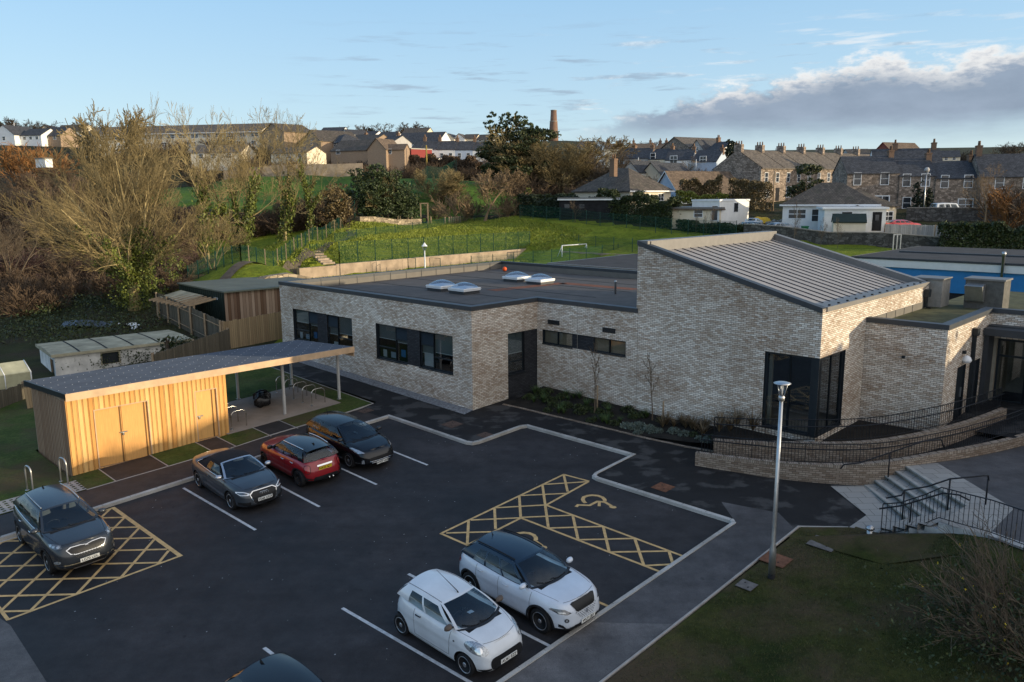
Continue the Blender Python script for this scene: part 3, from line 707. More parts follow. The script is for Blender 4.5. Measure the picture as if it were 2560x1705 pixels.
zt_=[-.08,.07,.22,.37,.52]
for k in range(5):
 (a0,a1),nx=NOSE[k],(NOSE[k+1]if k<4 else((5.0,-17.5),(2.3,-20.3)))
 d=Vector((a1[0]-a0[0],a1[1]-a0[1])).normalized();n=Vector((-d.y,d.x))
 mb=MB();ext=.02
 top=[a0,nx[0],nx[1],a1]
 lo=zt_[k]-(.155 if k else .3)
 V=[stepl(W(p[0],p[1],zt_[k]))for p in top]+[stepl(W(p[0],p[1],lo))for p in top]
 if k<4:mb.add(V,[(0,1,2,3)])
 mb.add(V,[(0,3,7,4),(3,2,6,7),(1,0,4,5)],1)
 o=mb.build('tread',['paving','riser'],st)
 mb=MB();e=.018
 A=[stepl(W(a0[0]-n.x*-e,a0[1]-n.y*-e,zt_[k]+.003)),stepl(W(a1[0]-n.x*-e,a1[1]-n.y*-e,zt_[k]+.003))]
 def nose(p,off,z):return stepl(W(p[0]+n.x*off,p[1]+n.y*off,z))
 mb.add([nose(a0,-.03,zt_[k]+.003),nose(a1,-.03,zt_[k]+.003),nose(a1,.10,zt_[k]+.003),nose(a0,.10,zt_[k]+.003),nose(a0,-.03,zt_[k]-.045),nose(a1,-.03,zt_[k]-.045)],[(0,1,2,3),(0,4,5,1)])
 mb.build('nosing','stone_nosing',o)
pv=[(2.56,-15.6),(3.42,-16.5),(1.36,-18.6),(.0,-18.15),(-.15,-17.3),(1.1,-17.38)]
sheet('paving',pv,.125,'paving','stone flag paving at the foot of the steps')
LAND=[(4.74,-17.29),(5.72,-18.1),(2.76,-21.1),(.12,-21.05),(.05,-20.27),(.2,-19.75),(2.08,-19.98)]
mb=MB();mb.cpoly([W(*p,.52)for p in LAND]);struct(mb.build('landing','paving'),'stone flag landing at the head of the steps')
mb=MB();mb.cpoly([W(*p,.512)for p in[(5.0,-17.6),(6.2,-18.2),(7.6,-18.85),(10,-19.75),(17,-21.1),(24,-23),(24,-40),(-3,-40),(-1.2,-25),(-.35,-22.3),(-.02,-21.05),(2.7,-21.1)]])
struct(mb.build('upper_yard','tarmac_mid'),'tarmac yard at the level of the entrance')
fb=thing('flank_wall','rough pale concrete block flank under the metal railings by the steps','wall',W(.1,-19,-.4),TH)
def fl(p):q=Vector(p)-W(.1,-19,-.4);return Vector((q.dot(RX),q.dot(FX),q.z))
line=[(.0,-18.15,-.30),(.12,-18.6,-.18),(.0,-19.0,-.02),(.1,-19.4,.14),(.1,-19.75,.3),(.06,-20.3,.5),(.1,-21.05,.505),(-.3,-22.3,.505),(-1.1,-25,.505),(-2.5,-30,.505)]
mb=MB()
for a,b in zip(line,line[1:]):
 z=max(a[2],b[2])if a[2]<.45 else .515
 A=[fl(W(a[0],a[1],lawnz(a[0],a[1])-.2)),fl(W(b[0],b[1],lawnz(b[0],b[1])-.2)),fl(W(b[0],b[1],z)),fl(W(a[0],a[1],z))]
 Bk=[fl(W(a[0]+.35,a[1],z)),fl(W(b[0]+.35,b[1],z))]
 mb.poly(A);mb.poly([A[3],A[2],Bk[1],Bk[0]]);mb.poly([A[0],A[3],Bk[0],fl(W(a[0]+.35,a[1],lawnz(*a[:2])-.2))])
M['roughblock']=plain('rough_block',(.36,.355,.34),.9,0,.45,2.2,.6)
mb.build('blockwork','roughblock',fb)
mb=MB()
for k in range(4):
 a=NOSE[k][1];b=NOSE[k+1][1]if k<4 else(2.3,-20.3);y0,y1=-18.2-k*.34,-18.2-(k+1)*.34
 mb.add([fl(W(*p))for p in[(a[0],a[1],zt_[k]-.15*0),(b[0],b[1],zt_[k]),(.02,y1,zt_[k]),(.02,y0,zt_[k])]],[(0,1,2,3)])
 mb.add([fl(W(*p))for p in[(a[0],a[1],zt_[k]),(.02,y0,zt_[k]),(.02,y0,zt_[k]-.4),(a[0],a[1],zt_[k]-.4)]],[(0,1,2,3)])
mb.build('side_slab','paving',fb)
school=thing('school_building','long new school of pale brick with flat roof wing and tall sloping metal roof','school',W(0,0,0),TH)
def wall(mb,p0,p1,zb,zt,holes=(),rev=.16,mi=0,rmi=1):
 p0,p1=Vector(p0),Vector(p1);L=(p1-p0).length;d=(p1-p0)/L;n=Vector((d.y,-d.x))
 top=zt if callable(zt)else(lambda s:zt)
 def P(s,z,dep=0):q=p0+d*s-n*dep;return(q.x,q.y,z)
 ss=sorted(set([0,L]+[h for H_ in holes for h in H_[:2]]))
 for a,b in zip(ss,ss[1:]):
  m=(a+b)/2;hs=sorted([H_ for H_ in holes if H_[0]<m<H_[1]],key=lambda H_:H_[2]);z=zb
  for H_ in hs:
   mb.poly([P(a,z),P(b,z),P(b,H_[2]),P(a,H_[2])],mi);z=H_[3]
  mb.poly([P(a,z),P(b,z),P(b,top(b)),P(a,top(a))],mi)
 for s0,s1,z0,z1 in holes:
  mb.poly([P(s0,z0),P(s1,z0),P(s1,z0,rev),P(s0,z0,rev)],rmi);mb.poly([P(s0,z1,rev),P(s1,z1,rev),P(s1,z1),P(s0,z1)],rmi)
  mb.poly([P(s0,z0,rev),P(s0,z1,rev),P(s0,z1),P(s0,z0)],rmi);mb.poly([P(s1,z0),P(s1,z1),P(s1,z1,rev),P(s1,z0,rev)],rmi)
def wframe(p0,p1):
 p0,p1=Vector(p0),Vector(p1);d=(p1-p0).normalized();n=Vector((d.y,-d.x))
 return Matrix(((d.x,n.x,0,p0.x),(d.y,n.y,0,p0.y),(0,0,1,0),(0,0,0,1)))
def window(root,X,s0,s1,z0,z1,panes,dep=.10,fw=.06,name='window',fm='alu'):
 """panes: (s0, s1, z0, z1, kind, blind fraction)"""
 fr=MB();b=lambda a,c,e,g,y0=-dep-.06,y1=-dep:fr.box(a,c,y0,y1,e,g,0,X)
 b(s0,s1,z0,z0+fw);b(s0,s1,z1-fw,z1);b(s0,s0+fw,z0+fw,z1-fw);b(s1-fw,s1,z0+fw,z1-fw)
 fr.box(s0-.02,s1+.02,-dep,.035,z0-.045,z0-.002,0,X)
 gl=MB();bl=MB();lo=MB();ba=MB();ib=MB()
 for(a,c,e,g,kind,bf)in panes:
  if a>s0+.01:b(a-fw/2,a+fw/2,e,g,-dep-.061,-dep+.002)
  if c<s1-.01:b(c-fw/2,c+fw/2,e,g,-dep-.061,-dep+.002)
  if e>z0+.01:b(a+fw/2,c-fw/2,e-fw/2,e+fw/2,-dep-.062,-dep+.001)
  if kind=='louvre':
   k=max(4,int((g-e)/.07))
   for i in range(k):
    z=e+(g-e)*i/k;lo.add([X@Vector(p)for p in((a,-dep+.01,z),(c,-dep+.01,z),(c,-dep-.05,z+.075),(a,-dep-.05,z+.075))],[(0,1,2,3)])
   continue
  gl.add([X@Vector(p)for p in((a,-dep-.03,e),(c,-dep-.03,e),(c,-dep-.03,g),(a,-dep-.03,g))],[(0,1,2,3)])
  if bf>0:
   zb_=g-(g-e)*bf
   bl.add([X@Vector(p)for p in((a,-dep-.10,zb_),(c,-dep-.10,zb_),(c,-dep-.10,g),(a,-dep-.10,g))],[(0,1,2,3)])
   ba.box(a+.03,c-.03,-dep-.115,-dep-.085,zb_-.03,zb_,0,X)
 o=fr.build(name,fm,root)
 if gl.f:gl.build('pane','winglass',o)
 if bl.f:bl.build('blind','blind_brown' if kind=='brownblind' else 'blind',o);ba.build('blind_rail','whiteplastic',o)
 if lo.f:lo.build('louvre','alu',o)
 return o
def darkbrick(root,X,s0,s1,z0,z1,dep=.05):
 mb=MB();mb.add([X@Vector(p)for p in((s0,-dep,z0),(s1,-dep,z0),(s1,-dep,z1),(s0,-dep,z1))],[(0,1,2,3)]);return mb.build('dark_brick_panel','brick_dark',root)
ZE=5.06;ZR=4.56
LW=16.65
bA=[(LW-15.3,LW-9.36,1.77,3.6),(LW-7.25,LW-1.3,1.76,3.58)]
A0,A1=(0,LW),(0,0)
mb=MB()
wall(mb,A0,A1,-1,ZE-.05,bA)
hB=[(2.0,4.4,1.9,4.0)]
IN=4.43
hB=[(2.35,IN-.002,-.6,3.55)]
wall(mb,(0,0),(IN,0),-1,ZE-.05,hB)
hC=[(.36,5.36,2.86,3.55)]
wall(mb,(IN,0),(IN,-5.9),-1,ZE-.05,hC)
wall(mb,(19.2,17.1),(0,LW),-1,ZE-.05)
wall(mb,(19.2,4),(19.2,17.1),-1,ZE-.05)
mb.build('wall',['brick','alu'],school)
TW,TD=-14.16,16.5
ztop=lambda s:8.0+(5.82-8.0)*s/8.26
mb=MB()
wall(mb,(IN,-5.9),(IN,TW),-1,ztop,[(6.09,8.259,.97,3.97)])
wall(mb,(IN,TW),(TD,TW),-1,5.82,[(.001,2.42,.97,3.97)])
wall(mb,(TD,-5.9),(IN,-5.9),4.4,8.0)
wall(mb,(TD,TW),(TD,-5.9),3,lambda s:5.82+(8.0-5.82)*s/8.26)
mb.build('wall',['brick','alu'],school)
LR,LF=8.8,-17.22
mb=MB()
wall(mb,(LR,TW),(LR,LF),-.6,5.0)
wall(mb,(LR,LF),(15,LF),-.6,5.0,[(1.74,2.95,.8,3.08),(4.1,5.05,.8,3.0)])
wall(mb,(15,LF),(15,-40),-.6,5.0,[(.0+.08,6.5,.85,3.75)])
mb.build('wall',['brick','alu'],school)
for X,s in((wframe(A0,A1),8.3),(wframe((IN,-5.9),(IN,TW)),4.6),(wframe((IN,TW),(TD,TW)),4.62),(wframe((LR,LF),(15,LF)),3.15),(wframe((IN,0),(IN,-5.9)),2.55),(wframe((IN,-5.9),(IN,TW)),.08)):
 mb=MB();mb.box(s,s+.018,.0,.004,.1 if s!=4.62 else 5.1,4.95 if s!=4.6 else 6.5,0,X);mb.build('movement_joint','stonequoin',school)
def coping(mb,pts,z,w=.34,h=.17,out=.04,inn=None,closed=False,mi=0,zf=None):
 zf=zf or(lambda p:z);n=len(pts);P=[Vector(p)for p in pts]
 def nrm(i):
  e=[]
  if i>0:e.append(P[i]-P[i-1])
  if i<n-1:e.append(P[i+1]-P[i])
  ns=[Vector((x.y,-x.x)).normalized()for x in e];m=sum(ns,Vector((0,0))).normalized();return m/max(.4,m.dot(ns[0]))
 for i in range(n-1):
  a,b=P[i],P[i+1];na,nb=nrm(i),nrm(i+1);za,zb=zf(a),zf(b)
  ao,bo,ai,bi=a+na*out,b+nb*out,a-na*(w-out),b-nb*(w-out)
  v=[(*ao,za-h),(*bo,zb-h),(*bo,zb),(*ao,za),(*ai,za),(*bi,zb),(*ai,za-h),(*bi,zb-h)]
  mb.add(v,[(0,1,2,3),(3,2,5,4),(4,5,7,6),(0,6,7,1)]+([(0,3,4,6)]if i==0 else[])+([(1,7,5,2)]if i==n-2 else[]),mi)
mb=MB();coping(mb,[(19.2,4.0),(19.2,17.1),(0,LW),(0,0),(IN,0),(IN,-5.98)],ZE+.03,.36,.19);mb.build('coping','coping',school)
mb=MB();mb.cpoly([(.3,.3,ZR),(IN+.3,.3,ZR),(IN+.3,-5.88,ZR),(18.9,-5.88,ZR),(18.9,16.9,ZR),(.3,16.4,ZR)]);mb.build('flat_roof','felt',school)
mb=MB();ins=[(19.2,4.0),(19.2,17.1),(0,LW),(0,0),(IN,0),(IN,-5.9)]
for a,b in zip(ins,ins[1:]):
 a,b=Vector(a),Vector(b);d=(b-a).normalized();n=Vector((d.y,-d.x));a=a-n*.315;b=b-n*.315
 mb.poly([(b.x,b.y,ZR-.1),(a.x,a.y,ZR-.1),(a.x,a.y,ZE),(b.x,b.y,ZE)])
mb.build('roof_upstand','felt_upstand',school)
a=Vector((0,16.35));b=Vector((19,16.78));d=b-a;k=14
for i in range(1,k):
 p=a+d*i/k;mb=MB();mb.box(p.x-.012,p.x+.012,p.y-.035,p.y-.003,ZR,ZE-.02);mb.build('upstand_lap','coping',school)
mb=MB()
def inv(p):q=p-W(0,0,0);return(q.dot(RX),q.dot(FX),q.z)
bl,bm,br=[inv(atz(*(1160+a*.27421,620+b*.27421),ZR))for a,b in((250,388),(900,320),(1570,378))]
for a,b in((bl,bm),(bm,br)):
 a,b=Vector(a[:2]),Vector(b[:2]);d=(b-a).normalized();n=Vector((-d.y,d.x))*.45
 mb.poly([(*(a-n),ZR+.006),(*(b-n),ZR+.006),(*(b+n),ZR+.006),(*(a+n),ZR+.006)])
mb.build('roof_walkway','redfelt',school)
for x in(3.2,6.4,9.6,12.8,16):mb=MB();mb.box(x-.05,x+.05,.4,16.3,ZR+.002,ZR+.012);mb.build('felt_lap','felt_dark',school)
def pillow(u,v,a,h):x,y=(u-.5)*2,(v-.5)*2;return((u-.5)*a,(v-.5)*a,h*(1-x*x)**.6*(1-y*y)**.6 if abs(x)<1 and abs(y)<1 else 0)
for u,v in((1105,713),(1161,720),(1292,691),(1350,697)):
 q=inv(atz(u,v+4,ZR+.2));mb=MB();s=.66
 mb.box(q[0]-s+.05,q[0]+s-.05,q[1]-s+.05,q[1]+s-.05,ZR-.02,ZR+.17,1);mb.box(q[0]-s,q[0]+s,q[1]-s,q[1]+s,ZR+.17,ZR+.33,0)
 mb.box(q[0]-s-.025,q[0]+s+.025,q[1]-s-.025,q[1]+s+.025,ZR+.26,ZR+.29,0)
 o=mb.build('skylight',['whiteplastic','coping'],school)
 mb=MB();mb.grid(lambda a,b:tuple(np.add(pillow(a,b,1.2,.3),(q[0],q[1],ZR+.335))),12,12);mb.build('dome','dome',o)
q=inv(atz(1160+1380*.27421,620+420*.27421,ZR));mb=MB();mb.lathe([(.06,ZR),(.06,ZR+.65),(.075,ZR+.66),(.075,ZR+.75)],10,0,Matrix.Translation((q[0],q[1],0)));mb.build('vent_pipe','steel',school)
q=atz(1160+370*.27421,620+195*.27421,ZR+.15);mb=MB();mb.lathe([(.02,-.17),(.1,-.14),(.16,-.05),(.17,0),(.16,.06),(.1,.14),(.02,.17)],14);o=mb.build('ball','orange',None,(q.x,q.y,ZR+.175));tag(o,'small orange ball lying on the flat school roof near the back parapet','ball')
zl=lambda f:8.05+(5.87-8.05)*(-5.9-f)/8.26
mb=MB();coping(mb,[(IN,-5.9),(IN,TW)],0,.34,.2,.05,zf=lambda p:zl(p.y));mb.build('verge_coping','coping',school)
mb=MB()
coping(mb,[(IN+.3,TW),(TD,TW)],0,.62,.18,.05,zf=lambda p:5.875);mb.build('eaves_coping','coping_lite',school)
mb=MB();coping(mb,[(TD,TW),(TD,-5.9)],0,.4,.2,.05,zf=lambda p:zl(p.y));coping(mb,[(TD,-5.9),(IN,-5.9)],0,.55,.2,.05,zf=lambda p:8.055);mb.build('ridge_coping','coping_lite',school)
mb=MB();rz=lambda f:zl(f)-.30
mb.poly([(IN+.2,-13.5,rz(-13.5)),(TD-.25,-13.5,rz(-13.5)),(TD-.25,-6.4,rz(-6.4)),(IN+.2,-6.4,rz(-6.4))]);mb.build('metal_roof','alu_roof',school)
mb=MB()
for(a,b)in(((IN+.285,-13.6),(IN+.285,-6.3)),((TD-.355,-6.3),(TD-.355,-13.6))):
 mb.poly([(a[0],a[1],rz(a[1])-.05),(b[0],b[1],rz(b[1])-.05),(b[0],b[1],zl(b[1])-.01),(a[0],a[1],zl(a[1])-.01)])
mb.poly([(IN+.2,-6.445,rz(-6.4)-.05),(IN+.2,-6.445,8.04),(TD-.3,-6.445,8.04),(TD-.3,-6.445,rz(-6.4)-.05)]);mb.build('roof_upstand','coping_lite',school)
for i in range(17):
 x=IN+.62+i*.66;mb=MB()
 mb.add([(x+dx,f,rz(f)+h)for f in(-13.5,-6.5)for dx,h in((-.016,-.01),(-.012,.035),(.012,.035),(.016,-.01))],[(0,4,5,1),(1,5,6,2),(2,6,7,3),(0,1,2,3)]);mb.build('standing_seam','seam',school)
for i in range(14):
 x=IN+.8+i*.86;mb=MB();mb.box(x-.04,x+.04,TW+.06,TW+.14,5.87,5.925);mb.build('coping_clip','alu',school)
mb=MB();coping(mb,[(LR,TW),(LR,LF),(15,LF),(15,-40)],5.04,.36,.2);mb.build('coping','coping',school)
mb=MB();mb.cpoly([(LR+.3,TW,4.66),(LR+.3,LF+.3,4.66),(15.3,LF+.3,4.66),(15.3,-40,4.66),(26,-40,4.66),(26,TW,4.66)]);mb.build('flat_roof','moss_roof',school)
mb=MB();mb.poly([(LR+.05,TW-.02,4.6),(TD,TW-.02,4.6),(TD,TW-.02,4.98),(LR+.4,TW-.02,4.98)])
mb.build('roof_upstand','felt_upstand',school)
for x in(9.9,11,12.1,13.2,14.3):mb=MB();mb.box(x,x+.02,TW-.035,TW-.02,4.66,4.97);mb.build('upstand_lap','coping',school)
XA=wframe(A0,A1)
for(s0,s1,z0,z1)in bA:
 w=s1-s0;k=[s0,s0+w*.26,s0+w*.42,s0+w*.585,s0+w*.75,s1];tz=z0+.62;zl_=z1-.68
 window(school,XA,k[0],k[2],z0,z1,[(k[0],k[1],z0,tz,'glass',0),(k[0],k[1],tz,z1,'glass',.62),(k[1],k[2],z0,zl_,'glass',.12),(k[1],k[2],zl_,z1,'louvre',0)])
 darkbrick(school,XA,k[2],k[3],z0,z1)
 window(school,XA,k[3],s1,z0,z1,[(k[3],k[4],z0,zl_,'glass',.35),(k[3],k[4],zl_,z1,'louvre',0),(k[4],s1,z0,tz,'glass',0),(k[4],s1,tz,z1,'glass',.80)])
 for(sa,sb,za,zb_,mt)in((k[0]+.25,k[0]+.55,z0+.08,z0+.45,'whiteplastic'),(k[1]+.2,k[1]+.55,z0+.25,z0+.62,'skyblue'),(k[3]+.1,k[3]+.85,z0+.07,z0+.72,'whiteplastic')if s0>5 else(k[3]+.3,k[3]+.7,z0+.07,z0+.3,'whiteplastic'),(k[0]+.9,k[0]+1.3,z0+.1,z0+.4,'ren_blue')):
  mb=MB();mb.box(sa,sb,-.26,-.25,za,zb_,0,XA);mb.build('window_display',mt,school)
XB=wframe((0,0),(IN,0))
darkbrick(school,XB,2.35,IN,-.6,1.55);darkbrick(school,XB,3.55,IN,1.55,3.55)
window(school,XB,2.35,3.55,1.55,3.55,[(2.35,3.55,1.55,2.12,'glass',0),(2.35,3.55,2.12,3.55,'glass',.72)])
XC=wframe((IN,0),(IN,-5.9))
for a,b in((.36,2.25),(3.47,5.36)):
 m_=(a+b)/2;window(school,XC,a,b,2.86,3.55,[(a,m_,2.86,3.55,'brownblind',.97),(m_,b,2.86,3.55,'brownblind',.97)],.06)
darkbrick(school,XC,2.25,3.47,2.86,3.55)
for s,z in((.72,3.86),(4.05,3.84)):
 mb=MB();mb.box(s,s+.72,.0,.03,z,z+.22,0,XC)
 for i in range(4):mb.box(s+.03,s+.69,.03,.045,z+.03+i*.05,z+.06+i*.05,0,XC)
 mb.build('wall_vent','alu',school)
XD=wframe((IN,-5.9),(IN,TW));XE=wframe((IN,TW),(TD,TW))
s0,s1=6.09,8.259
window(school,XD,s0,s1,.97,3.97,[(s0,s0+1.0,.97,3.97,'glass',0),(s0+1.0,s1-.3,.97,3.97,'glass',0)],.08,.08)
window(school,XE,.001,2.42,.97,3.97,[(.3,1.3,.97,3.97,'glass',0),(1.3,2.42,.97,3.97,'glass',0)],.08,.07)
mb=MB();mb.box(s1-.32,s1,-.16,-.03,.99,3.95,0,XD);mb.box(.0,.3,-.16,-.03,.99,3.95,0,XE);mb.build('corner_post','alu',school)
mb=MB();mb.box(IN+.3,8.5,TW+.3,-8.0,.93,.99);mb.build('hall_floor','concrete',school)
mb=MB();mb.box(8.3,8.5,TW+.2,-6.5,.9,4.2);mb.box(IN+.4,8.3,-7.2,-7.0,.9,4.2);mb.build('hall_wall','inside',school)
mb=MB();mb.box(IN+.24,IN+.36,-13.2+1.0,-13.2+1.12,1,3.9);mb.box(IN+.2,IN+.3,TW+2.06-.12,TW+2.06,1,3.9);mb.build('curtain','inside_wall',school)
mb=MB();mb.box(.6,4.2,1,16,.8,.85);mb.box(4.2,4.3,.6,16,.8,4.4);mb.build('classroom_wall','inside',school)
XF=wframe((LR,LF),(15,LF))
mb=MB();mb.box(1.74,2.95,-.14,-.09,.8,3.08,0,XF);o=mb.build('door','alu',school)
mb=MB();mb.box(1.95,2.15,-.088,-.08,1.3,2.9,0,XF);mb.build('pane','pane',o)
mb=MB();mb.box(2.72,2.76,-.09,-.04,1.7,2.1,0,XF);mb.build('handle','steel',o)
mb=MB();mb.box(4.1,5.05,-.14,-.09,.8,3.0,0,XF);o=mb.build('door','alu',school)
mb=MB();mb.box(4.3,4.85,-.088,-.08,1.1,2.85,0,XF);mb.build('pane','pane',o)
mb=MB();mb.box(3.45,3.63,.02,.14,.8,4.2,0,XF);mb.box(3.37,3.71,.0,.22,4.2,4.5,0,XF);mb.build('downpipe','alu',school)
mb=MB();mb.box(11.42,11.6,.03,.15,4.72,5.2,0,XE);mb.box(11.35,11.7,.0,.24,5.2,5.55,0,XE);mb.box(11.42,11.6,.15,.35,4.68,4.74,0,XE);mb.build('downpipe','alu',school)
mb=MB();mb.lathe([(.03,0),(.16,.02),(.2,.12),(.15,.24),(.05,.3)],12,0,Matrix.Translation(XF@Vector((2.45,.12,3.2))));mb.build('wall_lamp','whiteplastic',school)
mb=MB();mb.box(2.2,2.36,0,.12,3.6,3.72,0,XF);mb.build('security_camera','alu',school);mb=MB();mb.box(1.5,1.6,0,.1,3.55,3.65,0,wframe((LR,TW),(LR,LF)));mb.build('security_camera','alu',school)
XG=wframe((15,LF),(15,-40))
mb=MB();mb.box(.05,7,0,1.15,4.0,4.3,0,XG);mb.box(.05,7,0,.5,4.3,4.36,0,XG);mb.box(.02,.2,0,.9,.85,4.0,0,XG);mb.build('entrance_canopy','coping',school)
window(school,XG,.3,6.4,.87,3.7,[(.3,1.45,.87,2.95,'glass',0),(1.45,2.6,.87,2.95,'glass',0),(2.6,6.4,.87,2.95,'glass',0),(.3,1.45,2.95,3.7,'glass',0),(1.45,2.6,2.95,3.7,'glass',0),(2.6,6.4,2.95,3.7,'glass',0)],.3,.09,'entrance_glazing')
mb=MB();mb.box(17.5,17.7,-30,LF,.8,4.5);mb.box(15.1,17.5,LF-.3,LF-.1,.8,4.5);mb.build('lobby_wall','inside_wall',school)
mb=MB();mb.box(15.2,17.5,-30,LF-.2,.86,.9);mb.build('lobby_floor','inside',school)
def vent(label,r0,r1,f0,f1,z1,mt,hood=None):
 t=thing('ventilation_unit',label,'roof unit',W(r0,f0,4.6),TH);mb=MB()
 mb.box(0,r1-r0,f1-f0,0,0,z1-4.6);mb.build('casing',mt,t)
 mb=MB();mb.box(-.06,r1-r0+.06,f1-f0-.06,.06,z1-4.6,z1-4.52);mb.build('lid','coping_lite',t)
 if hood:
  a,b=hood;mb=MB();h=z1-4.6
  v=[(-.02,a,h-.15),(-.02,b,h-.15),(-.55,b,h-.25),(-.55,a,h-.25),(-.02,a,h-1.05),(-.02,b,h-1.05),(-.2,b,h-.95),(-.2,a,h-.95)]
  mb.add(v,[(0,3,2,1),(3,7,6,2),(0,4,7,3),(1,2,6,5),(4,5,6,7)]);mb.build('cowl','steel',t)
M['grcasing']=plain('grey_casing',(.30,.28,.25),.8,0,.2,4,.2)
M['darkcasing']=plain('dark_casing',(.11,.105,.095),.8,0,.3,4,.3)
vent('square pale grey ventilation box on the low school roof beside the metal roof',16.66,17.9,-13.4,-14.7,5.95,'grcasing')
vent('wide dark ventilation box with a sloping metal cowl on the low school roof',17.3,18.5,-15.5,-17.1,6.0,'darkcasing',(-.1,-.85))
t=thing('roof_pipe','copper coloured pipe bent over the parapet of the low school roof','pipe',W(16.8,-18.3,4.66),TH)
mb=MB();mb.tube([(0,0,0),(0,0,.45),(0,-.1,.55),(0,-1.8,.6),(0,-2,.5),(0,-2,0)],.05,8);M['copper']=plain('copper_pipe',(.4,.2,.1),.4,.6,.2);mb.build('pipe_run','copper',t)
def at_rf(u,v,z):q=inv(atz(u,v,z));return q[0],q[1]
old=thing('old_school','older flat roofed school block with white fascia and blue cladding behind','school',W(33.4,-4.2,0),TH)
mb=MB();mb.cpoly([(0,0,5.62),(0,-40,5.62),(14.6,-40,5.62),(14.6,.2,5.62)]);mb.build('flat_roof','felt_dark',old)
mb=MB();mb.box(-.12,.05,-40,.1,5.0,5.58);mb.box(-.12,14.6,.02,.12,5.0,5.58);mb.build('fascia','white',old)
mb=MB();mb.box(-.17,-.12,-40,.15,5.5,5.64);mb.box(-.17,14.6,.12,.17,5.5,5.64);mb.build('roof_edge','coping',old)
mb=MB();mb.box(.05,.15,-40,0,3.5,5.0);mb.box(.1,14.5,-.1,0,1,5.0);mb.build('blue_cladding','skyblue',old)
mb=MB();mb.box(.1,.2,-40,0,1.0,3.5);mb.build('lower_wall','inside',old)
M['bluebright']=plain('blue_window_frame',(.015,.07,.5),.4,0,.1)
for i in range(7):
 y=-9.2-i*3.3;mb=MB();mb.box(.0,.09,y-2.2,y,2.3,2.42);mb.box(.0,.09,y-2.2,y,3.36,3.48);mb.box(.0,.09,y-2.2,y-2.08,2.42,3.36);mb.box(.0,.09,y-.12,y,2.42,3.36);o=mb.build('window','bluebright',old)
 mb=MB();mb.box(.04,.05,y-2.08,y-.12,2.42,3.36);mb.build('pane','pane',o)
mb=MB();mb.lathe([(.09,3.2),(.09,6.1),(.12,6.1),(.12,6.35)],10,0,Matrix.Translation((-.3,-9.3,0)));mb.build('flue','steel',old)
mb=MB();mb.box(6,6.25,-40,-1,5.62,5.72);mb.build('roof_upstand','coping',old)
ann=thing('school_annexe','low dark flat roofed school annexe behind the brick wing','school',W(25.7,17.6,0),TH)
mb=MB();mb.cpoly([(0,0,4.5),(0,-9,4.5),(13,-12,4.5),(13,.7,4.5)]);mb.build('flat_roof','felt_dark',ann)
mb=MB();mb.cpoly([(0,0,4.49),(13,.7,4.49),(13,1.0,4.49),(-.3,.3,4.49),(-.3,-9,4.49),(0,-9,4.49)]);mb.add([(-.3,.3,4.49),(13,1,4.49),(13,1,4.1),(-.3,.3,4.1),(-.3,-9,4.49),(-.3,-9,4.1)],[(0,3,2,1),(0,4,5,3)]);mb.build('roof_edge','coping_lite',ann)
mb=MB();mb.box(.1,12.8,-9,.1,1.5,4.4);mb.build('wall','ren_cream',ann)
SR0,SR1,SF0,SF1=-15.3,-9.15,5.69,9.75
zs=Srf(SR0,SF0)
shed=thing('timber_store','golden cedar clad store with open cycle shelter under a long flat roof','shed',W(SR0,SF0,0),TH)
RL,RR,RF_,RBK=-15.02-SR0-.35,-2.75-SR0,5.28-SF0,10.35-SF0
SW=SR1-SR0;SD=SF1-SF0
roofz=lambda x,y:2.97-(y-RF_)*.055
mb=MB()
X1=wframe((0,0),(SW,0))
wall(mb,(0,0),(SW,0),-1,2.72,[(.98,2.94,Srf(-13.4,SF0)+.1-.02,2.08),(4.9,5.79,Srf(-9.9,SF0)+.1,2.09)],.1)
mb.build('front_cladding',['cedar','fascia'],shed)
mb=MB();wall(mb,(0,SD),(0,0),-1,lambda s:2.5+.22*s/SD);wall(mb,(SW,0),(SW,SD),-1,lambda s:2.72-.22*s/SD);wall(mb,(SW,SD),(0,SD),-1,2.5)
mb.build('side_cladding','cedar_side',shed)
mb=MB()
rb=random.Random(3);x=.02
for i in range(33):
 x=.1+i*.19
 if x>SW-.05:break
 if 1.0-.08<x<2.95+.02:z0=2.11
 elif 4.86<x<5.84:z0=2.12
 else:z0=-.5
 mb.box(x-.055,x+.055,-.024,-.001,z0,2.71)
mb.build('cover_board','cedar',shed)
mb=MB()
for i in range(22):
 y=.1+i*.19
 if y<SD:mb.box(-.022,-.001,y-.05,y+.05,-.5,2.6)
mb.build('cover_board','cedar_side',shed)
for(a,b,z0)in((.98,2.94,Srf(-13.4,SF0)+.08),(4.9,5.79,Srf(-9.9,SF0)+.1)):
 mb=MB();mb.box(a-.04,b+.04,-.03,.02,2.08,2.12);mb.box(a-.04,a,-.03,.02,z0,2.08);mb.box(b,b+.04,-.03,.02,z0,2.08);mb.build('door_frame','fascia',shed)
 for(p,q)in(((a,(a+b)/2-.004),((a+b)/2+.004,b))if b-a>1.5 else((a,b),)):
  mb=MB();mb.box(p+.005,q-.005,.05,.09,z0+.02,2.075);o=mb.build('door','cedar_door',shed)
 hx=(a+b)/2 if b-a>1.5 else a+.12
 mb=MB();mb.box(hx-.13,hx+.16,.02,.048,1.0,1.05);mb.box(hx-.03,hx+.03,.0,.03,.9,1.0);mb.build('handle','stainless',o)
mb=MB();z=0
